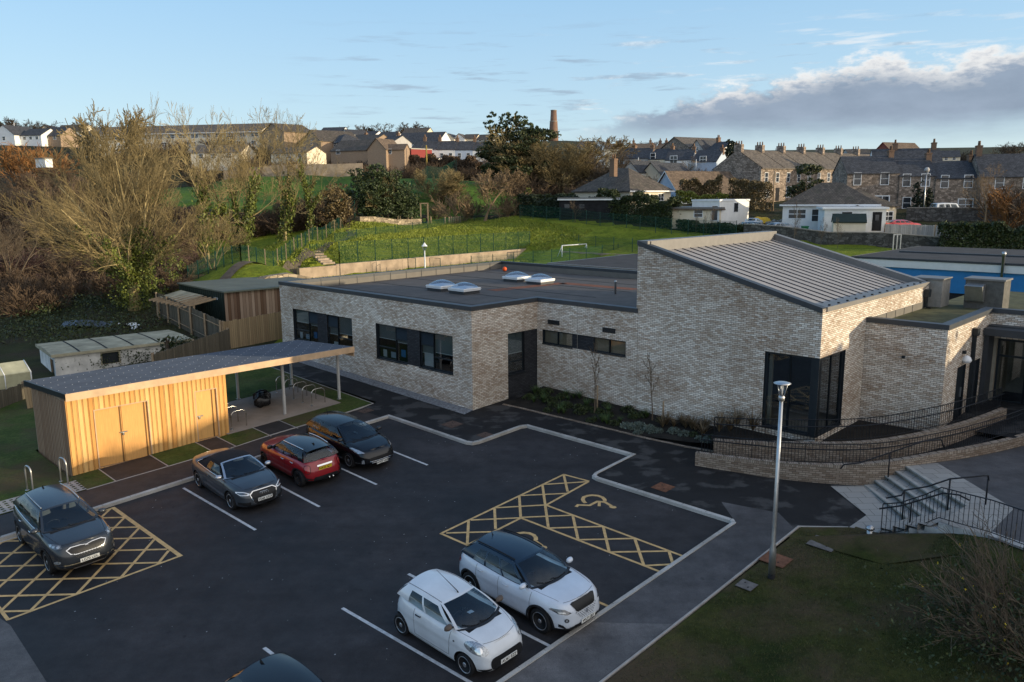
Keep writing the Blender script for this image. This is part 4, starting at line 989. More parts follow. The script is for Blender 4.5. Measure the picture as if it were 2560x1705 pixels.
mb.add([(RL,RF_+.04,roofz(0,RF_)),(RR,RF_+.04,roofz(0,RF_)),(RR,RBK,roofz(0,RBK)),(RL,RBK,roofz(0,RBK)),(RL,RF_+.04,roofz(0,RF_)-.16),(RR,RF_+.04,roofz(0,RF_)-.16),(RR,RBK,roofz(0,RBK)-.16),(RL,RBK,roofz(0,RBK)-.16)],[(0,1,2,3),(4,7,6,5),(0,3,7,4),(1,5,6,2),(2,6,7,3)])
mb.build('roof','shedroof',shed)
mb=MB();k=60
for i in range(k):
 y=RF_+.1+(RBK-RF_-.15)*i/k;mb.add([(RL,y,roofz(0,y)+.001),(RR,y,roofz(0,y)+.001),(RR,y+.02,roofz(0,y)+.014),(RL,y+.02,roofz(0,y)+.014),(RR,y+.045,roofz(0,y+.045)+.001),(RL,y+.045,roofz(0,y+.045)+.001)],[(0,1,2,3),(3,2,4,5)])
o_=mb.build('roof_rib','shedroof',shed)
mb=MB()
for i in range(34):
 for j in range(6):
  x=RL+.12+i*.375;y=RF_+.2+j*.9+(.45 if i%2 else 0)
  if y<RBK-.1 and x<RR-.1:
   z=roofz(x,y)+.016;q=.013;mb.add([(x-q,y-q,z),(x+q,y-q,z),(x+q,y+q,z),(x-q,y+q,z),(x,y,z+.012)],[(0,1,4),(1,2,4),(2,3,4),(3,0,4)])
o_=mb.build('roof_screw','whiteplastic',shed);o_['kind']='stuff'
mb=MB();mb.box(RL+.002,RR+.03,RF_,RF_+.04,roofz(0,RF_)-.27,roofz(0,RF_)+.012);mb.box(RR,RR+.03,RF_+.04,RBK,roofz(0,RBK)-.2,roofz(0,RBK)+.01)
mb.build('fascia_board','fascia',shed)
mb=MB();mb.add([(RL-.03,RF_+.02,roofz(0,RF_)+.02),(RL-.03,RBK,roofz(0,RBK)+.02),(RL-.03,RBK,roofz(0,RBK)-.2),(RL-.03,RF_+.02,roofz(0,RF_)-.17),(RL+.04,RF_+.02,roofz(0,RF_)+.02),(RL+.04,RBK,roofz(0,RBK)+.02)],[(0,1,2,3),(0,4,5,1)]);mb.build('verge_trim','alu',shed)
mb=MB();mb.box(SW-.02,SW+.1,-.02,.1,-.3,2.72);mb.build('corner_post','cedar',shed)
for r,f in((-6.12,6.1),(-3.12,6.15),(-6.4,9.95),(-3.35,10.1)):
 x,y=r-SR0,f-SF0;z0=Srf(r,f)+.1;mb=MB();mb.box(x-.05,x+.05,y-.05,y+.05,z0,roofz(x,y)-.16);o=mb.build('post','postwhite',shed)
 mb=MB();mb.box(x-.09,x+.09,y-.09,y+.09,z0-.01,z0+.015);mb.build('base_plate','steel',o)
mb=MB();mb.box(SW,RR-.1,6.1-SF0-.04,6.1-SF0+.04,2.6,2.75);mb.box(SW,RR-.1,10-SF0-.04,10-SF0+.04,2.4,2.54);mb.build('roof_beam','postwhite',shed)
def hoop(name,label,cat,r0,f0,r1,f1,h,rad_,mat,grp):
 z=Srf((r0+r1)/2,(f0+f1)/2)+.1;t=thing(name,label,cat,W((r0+r1)/2,(f0+f1)/2,z),TH,grp)
 a=Vector((r0-r1,f0-f1,0))/2;w=a.length;e=a.normalized();c=min(.22,w*.8);pts=[e*w+Vector((0,0,-.05)),e*w+Vector((0,0,h-c))]
 for i in range(1,8):
  q=i/8*math.pi/2;pts.append(e*(w-c+c*math.cos(q))+Vector((0,0,h-c+c*math.sin(q))))
 pts.append(e*(w-c)+Vector((0,0,h)))
 pts+=[Vector((-p.x,-p.y,p.z))for p in reversed(pts)]
 mb=MB();mb.tube(pts,rad_,8);mb.build('bent_tube',mat,t)
 mb=MB()
 for s in(-1,1):mb.lathe([(.07,0),(.07,.012),(.03,.014)],12,0,Matrix.Translation(e*w*s))
 mb.build('base_flange',mat,t);return t
for i,(f,nm)in enumerate(((6.2,'nearest the car park'),(6.99,'second from the car park'),(7.8,'in the middle of the row of five'),(8.62,'fourth back from the car park'),(9.42,'farthest back by the rear post'))):
 hoop('cycle_stand','stainless steel cycle hoop under the shelter roof, %s'%nm,'cycle stand',-4.62,f,-3.9,f,.78,.024,'stainless','steel hoops in a row under the shelter')
for i,(f,nm)in enumerate(((5.98,'the front one'),(6.75,'the middle one'),(7.5,'the rear one'))):
 hoop('cycle_stand','stainless steel cycle hoop beside the cedar wall, %s of three'%nm,'cycle stand',-8.78,f,-8.08,f,.78,.024,'stainless','steel hoops beside the store wall')
hoop('motorcycle_stand','tall galvanised hoop on the grid pavers at the corner of the store','motorcycle stand',-15.76,5.5,-15.68,4.98,.95,.03,'steel','hoops on the grid pavers')
hoop('motorcycle_stand','tall galvanised hoop on the grid pavers behind the dark grey SUV','motorcycle stand',-16.86,5.55,-16.8,5.08,.95,.03,'steel','hoops on the grid pavers')
t=thing('bag_bundle','bundle of shiny black plastic sacks lying on the shelter floor','bags',W(-6.0,8.35,Srf(-6,8.35)+.12),TH+rad(62));rb=random.Random(5)
for k in range(9):
 mb=MB();x0=-.72+k*.18;ph=rb.random()*6;mb.grid(lambda u,v:(x0+.1*math.cos(2*math.pi*v)*math.sin(math.pi*u)+.03*math.sin(9*u+ph),(u-.5)*(.8+.1*math.sin(ph)),.24+(.25+.04*math.sin(5*u+ph))*math.sin(2*math.pi*v)*math.sin(math.pi*(.08+u*.84))**.6+.02*math.sin(20*v+14*u)),14,12);mb.build('sack','bag',t)
lp=thing('lamp_post','tall galvanised lamp post with a flat disc top beside the footway','street lamp',W(-4.62,-16.94,Srf(-4.62,-16.94)))
mb=MB();mb.lathe([(.095,-.1),(.095,.28)],16);mb.build('base_band','black',lp)
mb=MB();mb.lathe([(.092,.28),(.092,1.0),(.06,1.14),(.058,2),(.048,5.2)],16);mb.build('shaft','steel',lp)
mb=MB();mb.lathe([(.05,5.2),(.085,5.22),(.085,5.32),(.06,5.36)],16);mb.build('collar','steel',lp)
mb=MB();mb.lathe([(.075,5.36),(.10,5.5),(.125,5.66),(.125,5.68)],20);M['lantern']=glass('lantern_glass',(.9,.92,.95),.12,.3,.1);o=mb.build('lantern','lantern',lp)
mb=MB();mb.lathe([(.03,5.38),(.035,5.62)],8);mb.build('bulb','whiteplastic',o)
mb=MB()
for i in range(3):
 a=i*2.1;mb.tube([(.08*math.cos(a),.08*math.sin(a),5.36),(.16*math.cos(a),.16*math.sin(a),5.68)],.008,5)
mb.build('stay','steel',lp)
mb=MB();mb.lathe([(.10,5.665),(.22,5.675),(.225,5.69),(.15,5.715),(.04,5.725)],28);mb.build('disc_top','steel',lp)
def manhole(label,pts,mat,dz):
 c=np.mean(np.array(pts),0);t=thing('manhole_cover',label,'manhole cover',W(c[0],c[1],Srf(*c)+dz if dz<.14 else lawnz(*c)+.035),TH)
 q=[(p[0]-c[0],p[1]-c[1])for p in pts];zf=lambda x,y:Srf(c[0]+x,c[1]+y)-Srf(*c)
 mb=MB();mb.add([(x,y,zf(x,y)+.012)for x,y in q],[(0,1,2,3)]);mb.add([(x*1.06,y*1.06,zf(x,y)+.006)for x,y in q],[(0,1,2,3)]);
 m=[((q[0][i]+q[3][i])/2,(q[1][i]+q[2][i])/2)for i in range(2)]
 mb.build('plate',mat,t);mb=MB()
 for(fx,fy)in((.3,.3),(.7,.7)):
  x=q[0][0]+(q[2][0]-q[0][0])*fx;y=q[0][1]+(q[2][1]-q[0][1])*fy;mb.box(x-.03,x+.03,y-.02,y+.02,zf(x,y)+.008,zf(x,y)+.016)
 mb.build('keyhole','black',t)
def rc(r0,r1,f0,f1):return[(r0,f0),(r1,f0),(r1,f1),(r0,f1)]
manhole('brown drain cover in the black footway by the brick corner',rc(-2.27,-1.58,-1.05,-.37),'manhole_brown',.1)
manhole('small brown drain cover in the black footway near the kerb step',rc(-2.16,-1.64,-3.06,-2.5),'manhole_brown',.1)
manhole('rust red drain cover in the black footway beside the corner bay',rc(-1.7,-1.1,-11.57,-10.98),'manhole',.1)
manhole('brown drain cover at the lawn corner behind the black hatchback',rc(-3.62,-3.05,3.45,3.95),'manhole_brown',.1)
def lz(r,f):return lawnz(r,f)-Srf(r,f)
manhole('large grey brown drain cover in the lawn near the steps',rc(-2.15,-1.44,-17.57,-16.84),'manhole_grey',.15)
manhole('small red drain cover in the lawn near the steps',rc(-1.45,-1.05,-18.5,-18.08),'manhole',.15)
manhole('large rust red drain cover in the lawn behind the lamp post',rc(-3.95,-3.3,-16.93,-16.22),'manhole',.15)
manhole('small grey drain cover in the lawn by the footway edge',rc(-5.68,-5.25,-16.86,-16.42),'manhole_grey',.15)
def railing(name,label,P,h,zb,hand=None,step=.115,gate=None):
 """P: (r, f, z of the foot)"""
 o_=W(*P[0]);t=thing(name,label,'railing',o_,TH)
 L=lambda p,dz=0:Vector((p[0]-P[0][0],p[1]-P[0][1],p[2]-P[0][2]+dz))
 pts=[L(p)for p in P];seg=[0]
 for a,b in zip(pts,pts[1:]):seg.append(seg[-1]+(b-a).length)
 def pos(s):
  for i in range(len(pts)-1):
   if s<=seg[i+1]+1e-6:return pts[i].lerp(pts[i+1],(s-seg[i])/max(1e-6,seg[i+1]-seg[i]))
  return pts[-1]
 mb=MB();mb.tube([p+Vector((0,0,h))for p in pts],.018,6);mb.build('top_rail','railing',t)
 mb=MB();mb.tube([p+Vector((0,0,zb))for p in pts],.014,6);mb.build('bottom_rail','railing',t)
 if hand:mb=MB();mb.tube([p+Vector((0,0,hand[0]))+hand[1]for p in pts],.024,8);mb.build('handrail','railing',t)
 bm_=MB();bm_.box(-.007,.007,-.007,.007,zb,h);bme=bm_.mesh('baluster','railing')
 pm_=MB();pm_.box(-.02,.02,-.008,.008,-.15,h+.0);pme=pm_.mesh('post','railing')
 k=int(seg[-1]/step);cnt=0;ex=MB()
 for i in range(k+1):
  p=pos(seg[-1]*i/k)
  if i%16==0 or i==k:link('post',pme,t,p)
  elif cnt<95:link('baluster',bme,t,p);cnt+=1
  else:ex.box(p.x-.007,p.x+.007,p.y-.007,p.y+.007,p.z+zb,p.z+h)
 if ex.f:o=ex.build('balusters','railing',t);o['kind']='stuff'
 return t
ri=[(p[0],p[1],p[2]-.02)for p in offc(innP,.26)]
railing('railing','dark metal railing with a handrail along the planting bed above the ramp',ri,.85,.08,(.62,Vector((-.1,-.1,0))))
ro=[(p[0],p[1],rampz(p[0]))for p in offc(outP,.27)]
railing('railing','dark metal railing with a handrail along the outer ramp wall',ro[1:],1.05,.3,(.8,Vector((.1,.1,0))))
railing('railing','black metal railing above the lawn beside the stone steps',[(-.2,-18.28,-.28),(-.02,-18.7,-.18),(.15,-19.3,.18),(.22,-19.72,.5),(.1,-20.3,.52),(.05,-21.05,.52),(-.35,-22.3,.52),(-1.2,-25,.52),(-2.5,-30,.52)],1.05,.12,None,.125)
def hrail(label,P,posts):
 o_=W(*P[0]);t=thing('handrail',label,'handrail',o_,TH);L=lambda p:Vector((p[0]-P[0][0],p[1]-P[0][1],p[2]-P[0][2]))
 mb=MB();mb.tube([L(p)for p in P],.026,8);mb.build('rail','railing',t)
 for a,z0 in posts:mb=MB();mb.tube([L((a[0],a[1],z0)),L(a)],.026,8);mb.build('post','railing',t)
hrail('dark tubular handrail on posts down the open side of the stone steps',[(.75,-18.05,.62),(1.05,-18.4,.72),(1.2,-18.43,.85),(1.45,-19.0,1.05),(1.67,-19.56,1.38),(1.95,-20.0,1.47),(2.3,-20.3,1.5),(2.53,-20.37,1.46),(2.56,-20.4,1.3)],[((1.2,-18.43,.85),-.25),((1.67,-19.56,1.38),.37),((2.55,-20.38,1.35),.52)])
hrail('dark tubular handrail fixed along the brick wall above the stone steps',[(2.7,-15.85,.55),(2.72,-15.95,.72),(3.1,-16.35,.78),(4.75,-17.85,1.5),(5.3,-18.25,1.52),(5.4,-18.35,1.2)],[((3.9,-17.05,1.12),.1)])
hrail('low dark handrail below the lawn railing by the stone steps',[(-.1,-18.15,.55),(.4,-18.6,.62),(.9,-19.6,1.15),(1.0,-20.0,1.17),(.95,-20.3,1.1)],[((.55,-18.85,.75),-.1)])
q_=W(-.32,-18.0);bo_=thing('bollard','small pale grey capped stub in the lawn at the foot of the step railing','bollard',Vector((q_.x,q_.y,lawnz(-.32,-18.0))))
mb=MB();mb.lathe([(.09,-.2),(.09,.2)],14);mb.build('stub','steel',bo_);mb=MB();mb.lathe([(.13,.2),(.13,.26),(.05,.32),(.02,.33)],14);mb.build('cap','steel',bo_)
def superpt(phi,a_f,a_r,b,nf,nr):
 c,s=math.cos(phi),math.sin(phi);n=nf if c>=0 else nr;a=a_f if c>=0 else a_r
 return a*math.copysign(abs(c)**(2/n),c),b*abs(s)**(2/n)
def lerp(a,b,t):return a+(b-a)*t
def interp(pts,x):
 if x>=pts[0][0]:return pts[0][1]
 for(x0,y0),(x1,y1)in zip(pts,pts[1:]):
  if x>=x1:t=(x-x0)/(x1-x0)if x1!=x0 else 0;return lerp(y0,y1,t)
 return pts[-1][1]
def loose(m):
 u=sorted({i for f in m.f for i in f});k={o:n for n,o in enumerate(u)};m.v=[m.v[i]for i in u];m.f=[tuple(k[i]for i in f)for f in m.f]
def build_car(sp):
 L,Wd,H,wb,fo=sp['L'],sp['W'],sp['H'],sp['wb'],sp['fo']
 xf=wb/2+fo;xr=xf-L;hw=Wd/2;clr=sp.get('clr',.19);tr=sp['tyre'];low=sp.get('lod',0)
 top=sp['top']
 pm,roofm=sp['paint'],sp.get('roofpaint',sp['paint'])
 root=thing(sp['name'],sp['label'],sp.get('cat','car'),group=sp.get('group'))
 zt=lambda x:interp(top,x)
 ROWS=sp.get('rows')or[(0,-.16,-.10,.86),(.05,-.07,-.04,.93),(.14,-.02,-.01,.965),(.30,0,0,.985),(.40,.0,.0,.992),(.50,-.01,-.008,.988),(.60,-.03,-.02,.99),(.655,-.04,-.03,1.0),(.72,-.055,-.05,.990),(.80,-.09,-.07,.978),(.88,-.14,-.10,.955),(.94,-.20,-.125,.925),(.98,-.255,-.145,.895),(1.0,-.31,-.165,.86)]
 nfr,nrr=sp.get('nf',3.0)*.55+2.9,sp.get('nr',4.2)+1.0;ns_=sp.get('nose',.75)
 ROWS=[(a,b*ns_,c_,d)for a,b,c_,d in ROWS];NP=44 if not low else 20
 def outline(k):
  _,df,dr,ws=ROWS[k];a_f,a_r,b=xf+df,-(xr-dr),hw*ws
  ph=[math.pi*i/400 for i in range(401)];P=[superpt(p,a_f,a_r,b,nfr,nrr)for p in ph]
  d=[0]
  for p,q in zip(P,P[1:]):d.append(d[-1]+math.dist(p,q))
  o=[];j=0
  for i in range(NP+1):
   t=d[-1]*i/NP
   while j<399 and d[j+1]<t:j+=1
   u=(t-d[j])/max(1e-9,d[j+1]-d[j]);o.append((lerp(P[j][0],P[j+1][0],u),lerp(P[j][1],P[j+1][1],u)))
  return o
 rows=[]
 for k,(fr,df,dr,ws)in enumerate(ROWS):
  pts=[]
  for x,y in outline(k):
   z=clr+fr*(zt(x)-clr)
   if fr<=.14:z+=.06*max(0,(abs(x-(xf+xr)/2)/(L/2))-.72)/.28
   pts.append((x,y,z))
  rows.append(pts)
 last=rows[-1]
 for m_,c_ in((.8,.014),(.5,.03),(.2,.038),(0.0,.04)):
  rows.append([(lerp(x,(xf+xr)/2,.0)if True else x,y*m_,zt(x)+c_*sp.get('crown',1))for x,y,z in last])
 V=[];F=[];MI=[]
 cab0,cab1=sp['xa']-.02,sp['xd']+.02
 for side in(1,-1):
  o=len(V)
  for r_ in rows:V+=[(x,y*side,z)for x,y,z in r_]
  V+=[(x,0,clr)for x,y,z in rows[0]]
  n=NP+1
  for i in range(len(rows)-1):
   for j in range(NP):
    q=(o+i*n+j,o+i*n+j+1,o+(i+1)*n+j+1,o+(i+1)*n+j);q=q if side<0 else q[::-1]
    F.append(q);xm=(V[q[0]][0]+V[q[2]][0])/2;MI.append(1 if i>=len(ROWS)and cab1<xm<cab0-sp.get('bow',.2)*0 else(2 if i<sp.get('cladrows',0)else 0))
  b0=o+len(rows)*n
  for j in range(NP):
   q=(o+j,b0+j,b0+j+1,o+j+1);F.append(q if side<0 else q[::-1]);MI.append(1)
 me=D.meshes.new('body');me.from_pydata(V,[],F)
 for m in(pm,'black','blackplastic'):me.materials.append(M[m])
 me.polygons.foreach_set('material_index',MI);me.polygons.foreach_set('use_smooth',[True]*len(F))
 bm=bmesh.new();bm.from_mesh(me);bmesh.ops.remove_doubles(bm,verts=bm.verts,dist=.0015)
 bmesh.ops.dissolve_degenerate(bm,dist=.0005,edges=bm.edges);bmesh.ops.recalc_face_normals(bm,faces=bm.faces)
 bvh=BVHTree.FromBMesh(bm);bm.to_mesh(me);bm.free()
 body=link('body',me,root)
 rw=sp['rw'];cut=MB()
 for sx_ in(wb/2,-wb/2):
  for sy in(1,-1):
   m=Matrix.Translation((sx_,sy*(hw-.16),rw))@Matrix.Rotation(math.pi/2,4,'X');cut.lathe([(rw+.055,-.19),(rw+.055,.19)],36,1,m,False)
 if not low:
  cme=D.meshes.new('cut');cme.from_pydata(cut.v,[],cut.f)
  for m in(pm,'black','blackplastic'):cme.materials.append(M[m])
  cme.polygons.foreach_set('material_index',[1]*len(cut.f));cme.update()
  co_=link('cut',cme);bo=body.modifiers.new('b','BOOLEAN');bo.object=co_;bo.operation='DIFFERENCE';bo.solver='EXACT'
  bpy.context.view_layer.update();nm=D.meshes.new_from_object(body.evaluated_get(bpy.context.evaluated_depsgraph_get()))
  body.modifiers.clear();D.objects.remove(co_);
  if len(nm.polygons)>200:body.data=nm
  body.data.name='body'
  e=bmesh.new();e.from_mesh(body.data);
  for ed in e.edges:
   if len(ed.link_faces)==2 and ed.calc_face_angle(0)>rad(38):ed.smooth=False
  e.to_mesh(body.data);e.free()
 xa,xb,xc,xd=sp['xa'],sp['xb'],sp['xc'],sp['xd'];ya,yd,wr,wrr=sp.get('ya',hw*.86),sp.get('yd',hw*.84),sp['wr'],sp.get('wrr',sp['wr'])
 bow=sp.get('bow',.26);bd=sp.get('bowr',.10)
 def roof(u,v):
  x=lerp(xb,xc,u)+(-.10*v*v)*(1-u)+(.05*v*v)*u
  zc_=H-sp.get('kf',.075)*(1-u)**2.2-sp.get('kr',.07)*u**2.2
  w=lerp(wr,wrr,u)+.03*math.sin(math.pi*u);return Vector((x,v*w,zc_-.055*abs(v)**2.6-.015*v*v))
 def low_f(v):x=xa-bow*v*v;return Vector((x,v*ya,zt(x)+.012-.02*(1-v*v)*0))
 def low_r(v):x=xd+bd*v*v;return Vector((x,v*yd,zt(x)+.01))
 def wind(u,v):p=low_f(v).lerp(roof(0,v),u);b_=math.sin(math.pi*u)*.03;return p+Vector((b_*.6,0,b_))
 def rear(u,v):p=low_r(v).lerp(roof(1,v),u);b_=math.sin(math.pi*u)*.035;return p+Vector((-b_,0,b_*.6))
 def sidef(sd):
  def fn(u,v):
   a,b=low_f(sd),low_r(sd);p=a.lerp(b,u);p.y=lerp(a.y,b.y,u)+sd*.035*math.sin(math.pi*u);p.z=zt(p.x)+.004
   q=roof(u,sd);r_=p.lerp(q,v);r_.y+=sd*.045*math.sin(math.pi*v);return r_
  return fn
 def cells(fn,us,vs,isglass,name,paint_,gname,rev=False,off=.0):
  """grid at given stations; glass cells become their own part"""
  gu=[us[0]];gv=[vs[0]]
  for a,b in zip(us,us[1:]):k=max(1,int((b-a)/.09));gu+=[a+(b-a)*i/k for i in range(1,k+1)]
  for a,b in zip(vs,vs[1:]):k=max(1,int((b-a)/.13));gv+=[a+(b-a)*i/k for i in range(1,k+1)]
  A,G=MB(),MB();n=len(gv);vv=[fn(u,v)for u in gu for v in gv]
  fa,fg=[],{}
  for i in range(len(gu)-1):
   for j in range(n-1):
    q=(i*n+j,(i+1)*n+j,(i+1)*n+j+1,i*n+j+1);q=q[::-1]if rev else q
    g_=int(isglass((gu[i]+gu[i+1])/2,(gv[j]+gv[j+1])/2));(fg.setdefault(g_,[])if g_ else fa).append(q)
  if fa:A.add(vv,fa,0,True);loose(A);A.build(name,paint_,root)
  for g_ in fg.values():G=MB();G.add(vv,g_,0,True);loose(G);G.build(gname,sp.get('glass','carglass'),root)
 mb=MB();mb.grid(lambda u,v:roof(u,v*2-1),14,12,0,True);mb.build('roof',roofm,root)
 frm=sp.get('pillar',roofm)
 cells(lambda u,v:wind(u,v),[0,.03,.93,1],[-1,-.91,.91,1],lambda u,v:.03<u<.93 and abs(v)<.91,'windscreen_frame',sp.get('screenframe',frm),'windscreen',rev=False)
 if not sp.get('softtop'):cells(lambda u,v:rear(u,v),[0,.1,.9,1],[-1,-.84,.84,1],lambda u,v:.1<u<.9 and abs(v)<.84,'tailgate_frame',sp.get('rearframe',frm),'rear_window',rev=True)
 else:cells(lambda u,v:rear(u,v),[0,.2,.75,1],[-1,-.7,.7,1],lambda u,v:.2<u<.75 and abs(v)<.7,'soft_top_rear',roofm,'rear_window',rev=True)
 wins=sp['wins']
 us=sorted(set([0,1]+[x for w in wins for x in w]));v0,v1=sp.get('wv',(.04,.86))
 for sd in(1,-1):
  cells(sidef(sd),us,[0,v0,v1,1],lambda u,v:next((k+1 for k,(a,b)in enumerate(wins)if a<u<b),0)if v0<v<v1 else 0,'pillars',sp.get('sidepaint',frm),'side_window',rev=sd>0)
 zb=zt(0);bel=zb-.02;st_=sp.get('seat','seatdark')
 mb=MB();zd_=zt(xa-bow)+.01
 mb.grid(lambda u,v:(xa-bow-.02-u*.35+.1*(1-(v*2-1)**2),(v*2-1)*ya*.93,zd_-.02-.05*u),4,6,0,True);mb.build('dashboard','seatdash',root)
 for sx_,hgt in((xb-.62,H-bel-.30),(xb-1.35,H-bel-.36)):
  for sy in(-.36,.36):
   mb=MB();mb.grid(lambda u,v:(sx_-.09*v+.075*math.cos(2*math.pi*u),sy+.22*math.sin(2*math.pi*u)*(1-.3*v**3),bel-.25+(hgt+.25)*v),12,5,0,True)
   mb.grid(lambda u,v:(sx_-.13+.05*math.cos(2*math.pi*u)*math.sin(math.pi*v),sy+.12*math.sin(2*math.pi*u)*math.sin(math.pi*v)**.5,bel+hgt-.02+.17*v),10,6,0,True)
   if sx_-.2>xd+.2:mb.build('seat',st_,root)
 mb=MB();R_=Matrix.Translation((xa-bow-.36,-.37,bel+.06))@Matrix.Rotation(rad(-65),4,'Y');mb.tube([R_@Vector((.18*math.cos(t),.18*math.sin(t),0))for t in[i*math.pi/10 for i in range(21)]],.016,6);mb.build('steering_wheel','blackplastic',root)
 mb=MB();mb.box(xb-.2,xb-.17,-.11,.11,H-.2,H-.13);mb.build('rear_view_mirror','black',root)
 def conform(name,c,d,poly,mat_,off=.006,parent=root,seg=.05,thick=0):
  c=Vector(c);d=Vector(d).normalized();e1=Vector((0,0,1)).cross(d)
  if e1.length<1e-3:e1=Vector((0,1,0))
  e1.normalize();e2=d.cross(e1)
  b2=bmesh.new();vs=[b2.verts.new(c+e1*p[0]+e2*p[1])for p in poly]
  es=[b2.edges.new((vs[i],vs[(i+1)%len(vs)]))for i in range(len(vs))]
  bmesh.ops.triangle_fill(b2,edges=es,use_beauty=True)
  for _ in range(3):
   ed=[x for x in b2.edges if x.calc_length()>seg]
   if not ed:break
   bmesh.ops.subdivide_edges(b2,edges=ed,cuts=1,use_grid_fill=False);bmesh.ops.triangulate(b2,faces=b2.faces)
  good=[]
  for v in b2.verts:
   h,nrm,_,_=bvh.ray_cast(v.co+d*4,-d,9)
   if h is not None:v.co=h+(nrm if nrm.dot(d)>0 else-nrm)*off*.5+d*off*.7;good.append(v)
  bad=[v for v in b2.verts if v not in set(good)]
  bmesh.ops.delete(b2,geom=bad,context='VERTS');bmesh.ops.recalc_face_normals(b2,faces=b2.faces)
  m2=D.meshes.new(name);b2.to_mesh(m2);b2.free();m2.materials.append(M[mat_])
  for p in m2.polygons:p.use_smooth=True
  return link(name,m2,parent)
 s_=sp
 def rounded(w,h,r_,k=4):
  o=[]
  for cx,cy,a0 in((w/2-r_,h/2-r_,0),(-w/2+r_,h/2-r_,90),(-w/2+r_,-h/2+r_,180),(w/2-r_,-h/2+r_,270)):
   for i in range(k+1):a=rad(a0+90*i/k);o.append((cx+r_*math.cos(a),cy+r_*math.sin(a)))
  return o
 sp['rounded']=rounded
 if low:
  sp['conform']=conform
 if not low:
  for sd in(1,-1):
   for i,x in enumerate(sp['gaps']):
    zt_=zt(x)-.03;x2=x+(.06 if i==0 else-.02)
    conform('door_gap',(x,0,0),(0,sd,0),[(q[0]*-sd,q[1])for q in((0,.33),(.009,.33),(.009+(x2-x)*.5,.6),(x2-x+.009,zt_),(x2-x,zt_),((x2-x)*.5,.6))],'gapline',.003)
   a,b=sp['gaps'][-1],sp['gaps'][0]
   conform('sill_gap',((a+b)/2,0,.33),(0,sd,0),[(-(b-a)/2,0),((b-a)/2,0),((b-a)/2,.008),(-(b-a)/2,.008)],'gapline',.003)
   for x in sp['handles']:
    z=zt(x)-.13;y=None;h,nrm,_,_=bvh.ray_cast(Vector((x,sd*3,z)),Vector((0,-sd,0)),5)
    if h is None:continue
    mb=MB();mb.tube([(x-.09,h.y,z),(x-.08,h.y+sd*.03,z+.003),(x+.08,h.y+sd*.03,z+.008),(x+.09,h.y,z+.008)],.014,6);mb.build('door_handle',sp.get('handlem',pm),root)
   p=low_f(sd);mb=MB();mx_=xa-bow-.10;mz=zt(mx_)+.10;my=p.y+sd*.14
   mb.grid(lambda u,v:(mx_+.085*math.cos(2*math.pi*u)*math.sin(math.pi*v)*(1.2 if math.cos(2*math.pi*u)>0 else .45),my+sd*(-.11*math.cos(math.pi*v)),mz+.075*math.sin(2*math.pi*u)*math.sin(math.pi*v)**.6),14,8,0,True)
   mb.build('wing_mirror',sp.get('mirrorm',pm),root)
   mb=MB();mb.tube([(mx_,p.y-sd*.06,mz-.08),(mx_,my,mz-.03)],.025,6);mb.build('mirror_arm','blackplastic',root)
  zc0=zt(xa-.05)
  mb=MB();n_=12
  for i in range(n_):
   v0_,v1_=-1+2*i/n_,-1+2*(i+1)/n_;q=[]
   for v,d_ in((v0_,.07),(v1_,.07),(v1_,-.01),(v0_,-.01)):
    p=low_f(v*.97);h,nrm,_,_=bvh.ray_cast(Vector((p.x+d_,p.y,3)),Vector((0,0,-1)),5);q.append((p.x+d_,p.y,(h.z if h else p.z)+.008))
   mb.poly(q)
  mb.build('cowl_panel','blackplastic',root)
  for y0,y1 in((.42,-.12),(-.05,-.55)):
   mb=MB();P0=wind(.03,y0/ya)+Vector((.02,0,.015));P1=wind(.12,y1/ya)+Vector((.02,0,.02));Pm=wind(.05,(y0*.4+y1*.6)/ya)+Vector((.02,0,.02));mb.tube([P0,Pm,P1],.009,5);mb.build('wiper','black',root)
  q=[]
  for i in range(-8,9):
   y=i/8*hw*.62;x=xf-sp.get('bg',.20)-.30*(y/hw)**2;h,nrm,_,_=bvh.ray_cast(Vector((x,y,3)),Vector((0,0,-1)),5)
   if h:q.append(h+Vector((0,0,.001)))
  mb=MB();mb.tube(q,.005,4);mb.build('bonnet_gap','gapline',root)
  for sd in(1,-1):
   mb=MB();q=[]
   for i in range(9):
    x=lerp(xa-bow+.03,xf-.42,i/8);y=sd*lerp(ya*.97,hw*.68,(i/8)**1.3)
    h,nrm,_,_=bvh.ray_cast(Vector((x,y,3)),Vector((0,0,-1)),5)
    if h:q.append(h+Vector((0,0,.001)))
   mb.tube(q,.0045,4);mb.build('bonnet_gap','gapline',root)
  sp['conform']=conform;sp['bvh']=bvh;sp['roof_fn']=roof;sp['xf']=xf;sp['xr']=xr;sp['zt']=zt;sp['sidef']=sidef
